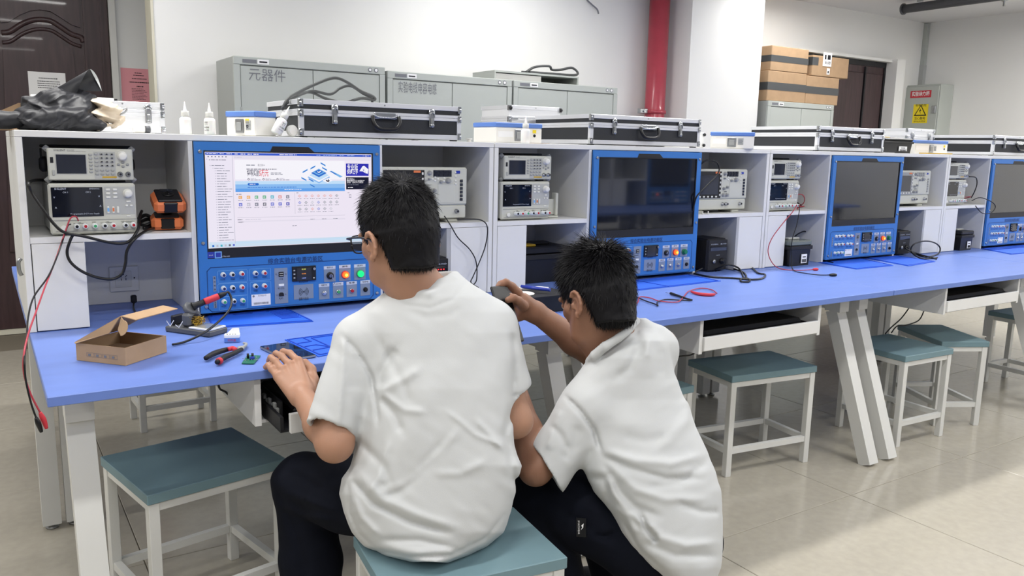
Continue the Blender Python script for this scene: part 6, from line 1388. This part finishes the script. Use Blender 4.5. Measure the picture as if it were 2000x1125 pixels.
M = [Yp(542, 736, -.060), Yp(551, 723, -.050), Yp(566, 713, -.045), Yp(583, 706, -.045)]
for i, m_ in enumerate(M): s.cap(wr+(np.array(M[3])-M[0])*(.16*(i-1.5)), m_, .0165, .0108, .008); s.ell(m_+np.array([0, 0, .004]), (.0095, .0095, .0095), None, .004)
TP = [((531, 724, -.035), (524, 716, -.016), (519, 717, -.004)), ((538, 709, -.022), (529, 701, -.002), (525, 705, .008)), ((550, 699, -.012), (539, 693, .010), (534, 697, .020)), ((566, 693, -.010), (553, 689, .012), (546, 693, .022))]
for i in range(4):
    pts = [M[i]]+[Yp(*q) for q in TP[i]]; 
    for j in (1, 2): pts[j] = pts[j]+np.array([0, 0, .004])
    finger(s, pts, .0093-.0008*(i == 0), .0070, .002); s.ell(pts[1], (.0090, .0090, .0090), None, .003)
th = [wr+np.array([.018, .01, -.004]), Yp(609, 742, -.075), Yp(608, 722, -.055), Yp(596, 707, -.040)]; s.chain(th, [.018, .0155, .011, .0085], .008)
# right arm: upper arm down, forearm forward on to the drawer
shr, elr = PD(968, 655, 1.87), PD(1007, 822, 1.872); wrr = np.array([.86, -.16, .745])
s.chain([shr, (shr+elr)/2, elr], [.036, .038, .036], .02); s.chain([elr, elr*.6+wrr*.4, wrr], [.037, .035, .024], .02)
for i in range(4):
    m_ = wrr+np.array([-.03+.02*i, .075, .02]); s.cap(wrr+np.array([-.008+.006*i, 0, 0]), m_, .016, .012, .01); finger(s, [m_, m_+(0, .03, .008), m_+(0, .05, -.002), m_+(0, .06, -.012)], .0095, .0075)
s.chain([wrr, wrr+(-.03, .03, .01), wrr+(-.045, .055, .01), wrr+(-.045, .08, .005)], [.016, .013, .011, .009], .008)
s.build('body', 'skin1', P1)
face_parts(P1, w1, H1[1])
make_hair(P1, H1, 11, .32, .028, n=26000, spike=.18)
# glasses
C, L, F, U = H1; t = thing('glasses', 'black framed glasses worn by the seated student', 'glasses', tuple(w1(0, .105, -.002))); o = Vector(t.location); v = lambda *a: tuple(Vector(w1(*a))-o)
for e in (-1, 1):
    loop = [v(e*(.036+.027*math.copysign(abs(math.cos(a))**.7, math.cos(a))), .111-.012*abs(math.cos(a))*(math.cos(a)*1 > 0), -.006+.020*math.copysign(abs(math.sin(a))**.75, math.sin(a))) for a in np.linspace(0, 2*math.pi, 17)]
    MB().tube(loop, .0018, 6, 0, 2).build('rim', 'frame_blk', t)
    MB().add(loop[:-1], [tuple(range(16))]).build('lens', 'lens', t)
    MB().tube([v(e*.064, .100, .006), v(e*.0755, .092, .008), v(e*.0815, .05, .004), v(e*.084, .0, -.004), v(e*.083, -.02, -.016)], .0021, 6).build('temple', 'frame_blk', t)
MB().tube([v(-.010, .112, .002), v(0, .114, .005), v(.010, .112, .002)], .0018, 6).build('bridge', 'frame_blk', t)
# shirt
s = SDF((.42, -.78, .424), (1.06, -.10, 1.06), .0038)
px, py, dd = loft(s, [(532, 800, 893, 1.86, .05), (556, 772, 915, 1.85, .072), (580, 745, 945, 1.848, .088), (610, 712, 975, 1.85, .10), (650, 690, 1000, 1.85, .112), (700, 692, 1008, 1.845, .118), (760, 700, 1003, 1.83, .122), (850, 695, 1003, 1.815, .12), (890, 690, 1012, 1.81, .12),
   (910, 684, 1019, 1.81, .122), (935, 668, 1012, 1.81, .124), (965, 663, 1006, 1.81, .128), (1000, 671, 998, 1.81, .132), (1040, 688, 984, 1.81, .134), (1068, 712, 950, 1.81, .134), (1086, 748, 915, 1.80, .13), (1098, 800, 880, 1.79, .125)], 2.4)
s.cap(PD(840, 600, 1.84), PD(704, 662, 1.82), .050, .052, .04); s.cap(PD(870, 585, 1.86), PD(962, 628, 1.875), .046, .050, .04)
sleeve(s, PD(700, 675, 1.81), PD(645, 839, 1.755), .056, .0545, PD(645, 839, 1.755)-PD(655, 811, 1.77), .022)
sleeve(s, PD(965, 655, 1.87), PD(1004, 768, 1.875), .052, .047, PD(1010, 768, 1.875)-PD(998, 740, 1.87), .022)
# collar: opening and ribbed neckband
s.cap(PD(800, 430, 1.79), PD(834, 530, 1.835), .05, .052, .006, 's'); s.chain([PD(776, 552, 1.83), PD(786, 560, 1.795), PD(812, 572, 1.772), PD(840, 577, 1.768), PD(866, 567, 1.785), PD(884, 548, 1.815), PD(889, 538, 1.85)], [.0105]*7, .003)
f1 = [([(756, 578), (798, 596), (840, 602), (884, 585), (912, 550)], 3.5, -.0022), ([(735, 655), (760, 700), (792, 760), (800, 790)], 9, -.0035), ([(668, 655), (700, 690), (725, 735), (735, 790), (738, 830)], 5, -.0055), ([(672, 650), (668, 740), (660, 840)], 7, .005), ([(702, 690), (694, 730), (690, 765)], 14, -.004),
 ([(775, 680), (760, 700), (745, 730), (742, 760)], 11, -.007), ([(820, 720), (790, 740), (760, 755), (742, 760)], 9, .005), ([(742, 775), (770, 810), (785, 845)], 8, -.006), ([(742, 765), (790, 800), (830, 805)], 7, .004),
 ([(850, 735), (800, 850), (740, 950), (725, 985)], 26, .004), ([(880, 850), (830, 910), (780, 960), (745, 975)], 10, -.006), ([(895, 840), (860, 880), (810, 930), (770, 960)], 8, .005),
 ([(690, 940), (730, 985), (800, 1020), (880, 1042)], 6, -.008), ([(700, 925), (745, 972), (815, 1005), (890, 1030)], 8, .005), ([(745, 1055), (820, 1055), (900, 1075)], 6, -.005), ([(760, 1068), (820, 1078), (900, 1070)], 8, .004),
 ([(680, 945), (683, 1000), (700, 1040), (735, 1075), (800, 1088), (880, 1085), (950, 1050), (985, 1005)], 4, -.0035), ([(690, 970), (705, 1010), (740, 1045)], 7, .005), ([(1003, 790), (985, 850), (1000, 910), (1005, 950)], 8, -.004),
 ([(1000, 650), (1008, 700), (1004, 760)], 6, -.0035), ([(900, 600), (880, 615), (830, 618), (790, 605)], 8, -.002), ([(700, 860), (745, 905), (760, 940), (745, 955)], 9, -.005), ([(930, 820), (985, 880)], 6, .003), ([(870, 800), (930, 850), (980, 870)], 5, .003),
 ([(598, 812), (635, 822), (690, 843)], 4, -.002), ([(1000, 775), (1025, 768), (1046, 742)], 4, -.002), ([(760, 860), (740, 930), (716, 965)], 8, .005), ([(950, 900), (900, 925), (850, 925)], 8, .003)]
s.F -= 1.25*foldfield(px, py, f1)+.0028*vnoise(px, py, 38, 5, -.9, 2.2)+.0016*vnoise(px, py, 15, 8, .6, 3)
s.F = np.maximum(s.F, (.4265-s.ax[2])[None, None, :]).astype(np.float32)
s.build('t_shirt', 'shirt', P1, smooth_it=1)
def neckband(person, c, ax, r, tub, name='collar'):
    ax = Vector(ax).normalized(); a = ax.orthogonal().normalized(); b = ax.cross(a); c = Vector(c)-Vector(person.location)
    MB().tube([tuple(c+(a*math.cos(q)+b*math.sin(q))*r) for q in np.linspace(0, 2*math.pi, 25)], tub, 8, 0, 2).build(name, 'shirt', person)
def tubep(person, pts, r, name, m, rf=None): o = Vector(person.location); return MB().tube([tuple(Vector(p)-o) for p in pts], r, 8, 0, 6, rf).build(name, m, person)
# trousers
def shoe(person, heel, d):
    o = Vector(person.location); h = Vector(heel)-o; d = Vector(d).normalized(); g = math.atan2(d.y, d.x); M_ = Matrix.Translation((h.x, h.y, .001-o.z)) @ Matrix.Rotation(g, 4, 'Z')
    pr_ = [(0, .036), (.03, .042), (.08, .04), (.14, .045), (.2, .046), (.245, .036), (.262, .015)]; out = [(x, -y) for x, y in pr_]+[(x, y) for x, y in pr_[::-1]]
    so = MB(M_).prism(out, 2, 0, .024).build('shoe_sole', 'sole', person)
    up = SDF((-.03, -.06, .015), (.29, .06, .13), .004); up.chain([(.03, 0, .05), (.10, 0, .05), (.2, 0, .042), (.235, 0, .04)], [.038, .04, .036, .026], .02); up.cap((.03, 0, .06), (.035, 0, .10), .036, None, .02)
    up.F = np.maximum(up.F, (.0245-up.ax[2])[None, None, :]).astype(np.float32)
    me = up.mesh('shoe', 'sneaker'); me.transform(M_); ob = bpy.data.objects.new('shoe', me); COL.objects.link(ob); ob.parent = person
s = SDF((.38, -.70, .05), (1.06, .06, .66), .0055)
hl, hr = PD(778, 985, 1.84), PD(895, 975, 1.87); kl, kr = np.array([.525, -.09, .475]), np.array([.84, -.12, .475])
s.cap(hl, hr, .080, None, .05); s.chain([hl, (hl+kl)/2, kl], [.080, .084, .075], .03); s.chain([hr, (hr+kr)/2, kr], [.080, .084, .073], .03)
al, ar = np.array([.53, -.15, .10]), np.array([.86, -.10, .10]); s.chain([kl, (kl+al)/2+(.0, .0, .0), al], [.073, .072, .066], .02); s.chain([kr, (kr+ar)/2, ar], [.073, .070, .066], .02)
px, py, dd = s.cols(); s.F -= foldfield(px, py, [([(560, 960), (620, 985), (660, 1000)], 7, .006), ([(545, 985), (600, 1010), (650, 1015)], 7, .006), ([(540, 950), (575, 1040), (600, 1125)], 8, -.005), ([(560, 920), (620, 950), (690, 980)], 9, -.005)])+.006*vnoise(px, py, 26, 3, .6, 2.5)
s.F = np.maximum(s.F, np.where((s.ax[1] < -.345)[None, :, None], (.4275-s.ax[2])[None, None, :], -9)).astype(np.float32); s.F = np.maximum(s.F, (.075-s.ax[2])[None, None, :]).astype(np.float32)
s.build('trousers', 'trousers', P1); shoe(P1, (.53, -.20, 0), (-.05, 1, 0)); shoe(P1, (.86, -.15, 0), (.05, 1, 0))
# ---------------------------------------------------------------- the crouching student
P2 = thing('person', 'crouching student in a white t-shirt, head bent, raising a black phone over the bench', 'person', (1.25, -.55, 0), 0)
s = SDF((.86, -.78, .42), (1.52, -.02, 1.12), .003)
H2 = head_frame(PD(1166, 575, 1.98), math.radians(40), math.radians(24), math.radians(4)); w2 = make_head(s, H2)
s.cap(PD(1185, 620, 2.0), PD(1212, 700, 2.03), .055, .058, .03); s.cap(PD(1165, 650, 2.0), PD(1188, 710, 2.01), .042, .045, .03)
s.cap(PD(1150, 775, 1.96), PD(1285, 690, 2.07), .045, None, .03); s.chain([PD(1225, 740, 2.02), PD(1260, 880, 1.98), PD(1290, 970, 1.96)], [.08, .085, .085], .03)
sh, el, wr = PD(1140, 805, 1.95), PD(1046, 915, 1.935), PD(1000, 735, 2.09)
s.chain([sh, (sh+el)/2, el], [.046, .043, .037], .02); s.chain([el, el*.62+wr*.38, wr], [.038, .038, .025], .02)
# left hand, holding the lower end of the phone (behind the seated student)
h0 = PD(990, 700, 2.11)
for i in range(4):
    m_ = h0+CR*(-.02+.0*i)+CU*(.02-.02*i)*-1*.9; s.cap(wr+CU*(.006*(1.5-i)), m_, .015, .012, .01); finger(s, [m_, m_-CR*.03+_f*.004, m_-CR*.045-_f*.015, m_-CR*.035-_f*.03], .0095, .0075)
s.chain([wr, wr-CR*.005+CU*.03-_f*.015, wr-CR*.012+CU*.055-_f*.022, wr-CR*.022+CU*.07-_f*.022], [.016, .013, .011, .009], .008)
# right arm and the hand on the phone
shr, elr, wrr = PD(1290, 675, 2.10), PD(1172, 700, 2.29), PD(1046, 610, 2.20)
s.chain([shr, (shr+elr)/2, elr], [.045, .042, .038], .02); s.chain([elr, elr*.6+wrr*.4, wrr], [.041, .039, .027], .02)
Q = lambda px, py, d: PD(px, py, d)
s.cap(wrr, Q(1022, 588, 2.17), .027, .022, .012); s.cap(wrr, Q(1022, 608, 2.19), .026, .022, .012)
finger(s, [Q(1012, 572, 2.16), Q(1000, 560, 2.15), Q(988, 552, 2.13), Q(978, 555, 2.12), Q(973, 560, 2.115)], .0125, .008)
finger(s, [Q(1022, 598, 2.15), Q(1012, 588, 2.12), Q(1003, 582, 2.105), Q(992, 586, 2.095)], .0145, .0085)
finger(s, [Q(1010, 590, 2.18), Q(996, 580, 2.19), Q(984, 586, 2.185), Q(980, 590, 2.175)], .0115, .008)
finger(s, [Q(1012, 605, 2.19), Q(1000, 600, 2.20), Q(990, 608, 2.195), Q(986, 610, 2.185)], .0115, .008)
finger(s, [Q(1016, 620, 2.19), Q(1008, 622, 2.20), Q(1000, 628, 2.195), Q(996, 630, 2.185)], .011, .0075)
s.build('body', 'skin2', P2); face_parts(P2, w2, H2[1])
def spiky(q, dv, lf, top, rg):
    fr = np.clip((q[:, 1]-.0)/.09, 0, 1)*top; dv = dv+np.array([.2, .8, -.25])*fr[:, None]; back = (q[:, 1] < -.02)*(q[:, 2] > .06); lf = lf+.5*back*rg.random(len(q)); return dv, lf
make_hair(P2, H2, 23, .75, .038, extra=spiky, n=19000)
# phone in the raised hand
a_, b_ = Q(990, 560, 2.135), Q(1022, 664, 2.115); c_ = (a_+b_)/2; Lx = (b_-a_); ll = np.linalg.norm(Lx); Lx /= ll; nx = -_f*.55+CR*.83; nx -= Lx*(nx@Lx); nx /= np.linalg.norm(nx); wx = np.cross(nx, Lx)
if wx@CR > 0: wx = -wx
t = thing('phone', 'black smartphone held up by the crouching student', 'phone', tuple(c_)); m = MB(Matrix([(*[nx[i], wx[i], Lx[i]], 0) for i in range(3)]+[(0, 0, 0, 1)])); m.box(-.004, 0, -ll/2-.004, .004, .074, ll/2+.004, bev=.003); m.build('frame', 'black', t)
m = MB(Matrix([(*[nx[i], wx[i], Lx[i]], 0) for i in range(3)]+[(0, 0, 0, 1)])); m.box(-.0048, .004, -ll/2+.002, -.0042, .07, ll/2-.002); m.build('screen', 'glassblk', t)
m = MB(Matrix([(*[nx[i], wx[i], Lx[i]], 0) for i in range(3)]+[(0, 0, 0, 1)])); m.box(-.0015, -.001, -.02, .0015, .0004, .0).box(-.0015, -.001, .01, .0015, .0004, .02); m.build('side_keys', 'steel', t)
# shirt
s = SDF((.90, -.90, .20), (1.62, -.20, .98), .0038)
px, py, dd = loft(s, [(622, 1245, 1262, 2.06, .04), (640, 1228, 1288, 2.06, .06), (665, 1196, 1303, 2.04, .105), (700, 1158, 1311, 2.03, .118), (740, 1132, 1322, 2.03, .12), (780, 1112, 1337, 2.02, .12), (830, 1116, 1359, 2.0, .122), (880, 1128, 1382, 1.985, .124),
  (920, 1140, 1397, 1.97, .126), (960, 1160, 1407, 1.965, .13), (1000, 1193, 1411, 1.96, .135), (1040, 1213, 1412, 1.955, .14), (1080, 1240, 1412, 1.95, .142), (1110, 1272, 1408, 1.945, .14), (1130, 1300, 1400, 1.94, .13), (1150, 1335, 1385, 1.94, .11)], 2.4)
s.cap(PD(1215, 700, 2.0), PD(1150, 790, 1.96), .055, .062, .04); s.cap(PD(1235, 670, 2.04), PD(1280, 680, 2.08), .045, .055, .03)
sleeve(s, PD(1145, 800, 1.955), PD(1069, 914, 1.935), .066, .061, PD(1069, 914, 1.935)-PD(1099, 894, 1.94), .024)
sleeve(s, PD(1275, 690, 2.09), PD(1215, 705, 2.2), .06, .056, None, .02)
s.cap(PD(1140, 560, 1.98), PD(1163, 628, 1.97), .06, .056, .006, 's'); s.chain([PD(1152, 706, 1.97), PD(1162, 694, 1.94), PD(1182, 677, 1.922), PD(1209, 660, 1.92), PD(1230, 643, 1.94), PD(1243, 628, 1.975)], [.011]*6, .003)
f2 = [([(1150, 730), (1172, 703), (1200, 682), (1228, 664), (1256, 636)], 3.5, -.0022), ([(1105, 775), (1135, 805), (1160, 840), (1175, 885)], 5, -.009), ([(1095, 800), (1080, 840), (1070, 880)], 9, .006), ([(1130, 830), (1120, 870), (1100, 900)], 12, -.005), ([(1075, 830), (1095, 850), (1110, 880)], 7, -.005), 
 ([(1245, 640), (1248, 680), (1230, 720), (1200, 740)], 9, -.006), ([(1262, 640), (1285, 690), (1290, 740)], 10, -.004), ([(1270, 650), (1262, 700)], 8, .005), ([(1175, 890), (1230, 915), (1300, 935), (1370, 935)], 7, -.007), ([(1180, 880), (1240, 900), (1310, 905), (1370, 890)], 9, .006),
 ([(1180, 905), (1210, 960), (1240, 990), (1290, 1010)], 8, -.007), ([(1200, 915), (1240, 955), (1300, 975), (1380, 975)], 9, .006), ([(1190, 925), (1200, 965), (1225, 1000), (1270, 1030)], 8, .006), ([(1290, 880), (1340, 820), (1350, 780)], 12, .004), ([(1300, 850), (1260, 860), (1215, 850)], 10, -.003),
 ([(1250, 1000), (1262, 1030), (1280, 1055), (1275, 1040)], 5, -.012), ([(1262, 1015), (1290, 1050), (1340, 1065), (1400, 1060)], 8, .005), ([(1260, 1060), (1320, 1085), (1400, 1085)], 8, -.005), ([(1215, 1015), (1250, 1075), (1300, 1118)], 4, -.003), ([(1200, 990), (1225, 1010), (1245, 1045)], 7, .006),
 ([(1320, 980), (1370, 1000), (1405, 1000)], 7, -.005), ([(1380, 900), (1330, 945), (1260, 950)], 8, -.004), ([(1150, 930), (1180, 935), (1190, 980)], 8, -.005)]
s.F -= 1.2*foldfield(px, py, f2)+.0035*vnoise(px, py, 34, 15, .5, 2.4)+.0018*vnoise(px, py, 14, 18, -.5, 3)
s.build('t_shirt', 'shirt', P2, smooth_it=1)
s = SDF((.88, -.86, .05), (1.62, -.02, .68), .0055)
hl, hr = PD(1262, 1075, 1.97), PD(1338, 1055, 2.04); kl, kr = np.array([1.035, -.30, .475]), np.array([1.28, -.20, .50])
s.cap(hl, hr, .088, None, .05); s.chain([hl, (hl+kl)/2, kl], [.09, .09, .074], .03); s.chain([hr, (hr+kr)/2, kr], [.088, .088, .072], .03)
al, ar = np.array([1.08, -.47, .11]), np.array([1.33, -.33, .10]); s.chain([kl, (kl+al)/2, al], [.072, .07, .06], .02); s.chain([kr, (kr+ar)/2, ar], [.072, .07, .06], .02)
px, py, dd = s.cols(); s.F -= foldfield(px, py, [([(1160, 1045), (1180, 1050), (1205, 1038)], 5, -.01), ([(1060, 950), (1120, 975), (1190, 1010)], 10, .005), ([(1100, 1000), (1150, 1030), (1210, 1060)], 9, -.005)])+.006*vnoise(px, py, 26, 31, .6, 2.5)
s.F = np.maximum(s.F, (.06-s.ax[2])[None, None, :]).astype(np.float32)
tr = s.build('trousers', 'trousers', P2); shoe(P2, (1.09, -.54, 0), (-.15, 1, 0)); shoe(P2, (1.33, -.40, 0), (.05, 1, 0))
# small woven patch on the thigh: finds the cloth surface along its normal
P_ = s.P; pv = P_-CPOS; dp = pv@_f; ppx = 1000+CF*(pv@CR)/dp; ppy = 562.5-CF*(pv@CU)/dp
near = np.where((np.abs(ppx-1136) < 9) & (np.abs(ppy-1030) < 17))[0]; dmin = dp[near].min(); near = near[dp[near] < dmin+.05]; cc = P_[near].mean(0); A_ = P_[near]-cc; nn = np.linalg.svd(A_, full_matrices=False)[2][2]
if nn@_f > 0: nn = -nn
ux = CR-nn*(CR@nn); ux /= np.linalg.norm(ux); uz = np.cross(nn, ux)*1.0
if uz@CU < 0: uz = -uz
c2 = cc-np.array(P2.location)+nn*.003; Mp = Matrix([(ux[i], -nn[i], uz[i], c2[i]) for i in range(3)]+[(0, 0, 0, 1)])
pt_ = MB(Mp).box(-.012, -.0008, -.022, .012, .0008, .022).build('patch', 'black', P2)
m = MB(Mp); m.add([(.0, -.0012, .004), (.006, -.0012, .010), (.005, -.0012, .0), (-.001, -.0012, -.006), (.003, -.0012, .001)], [(0, 1, 2, 3, 4)])
TV = Matrix(((0, -1, 0), (0, 0, -1), (-1, 0, 0))).to_4x4()
TV = Matrix(((0, 1, 0), (0, 0, -1), (-1, 0, 0))).to_4x4(); put_text(m, 'SPORTSWEAR', -.006, -.0012, 0, .0062, 0, .032, TV); m.build('patch_print', 'paper', pt_)
# ================================================================ THE ROW OF BENCHES BEHIND THE CAMERA (mirrored in the dark monitors)
def root(nm): return [o for o in bpy.data.objects if o.name == nm and o.parent is None][0]
ords = ['first', 'second', 'third', 'fourth', 'fifth', 'sixth']
for k, X0 in enumerate((8.24, 6.708, 5.176, 3.644, 2.112, .58)):
    for nm, lb in (('lab_bench.001', 'blue bench of the row behind the viewer, %s from the right wall'), ('shelf_unit.001', 'white shelf unit of the row behind the viewer, %s from the right wall')):
        c = copy_tree(root(nm), None, label=lb % ords[k], group='furniture of the row behind the viewer'); place(c, (X0, -2.33, 0), math.pi)
    c = copy_tree(root('control_console.001'), None, label='dark console of the row behind the viewer, %s from the right wall' % ords[k], group='consoles of the row behind the viewer')
    place(c, (X0-CX0, -2.33-D+.013, CZ0), math.pi)
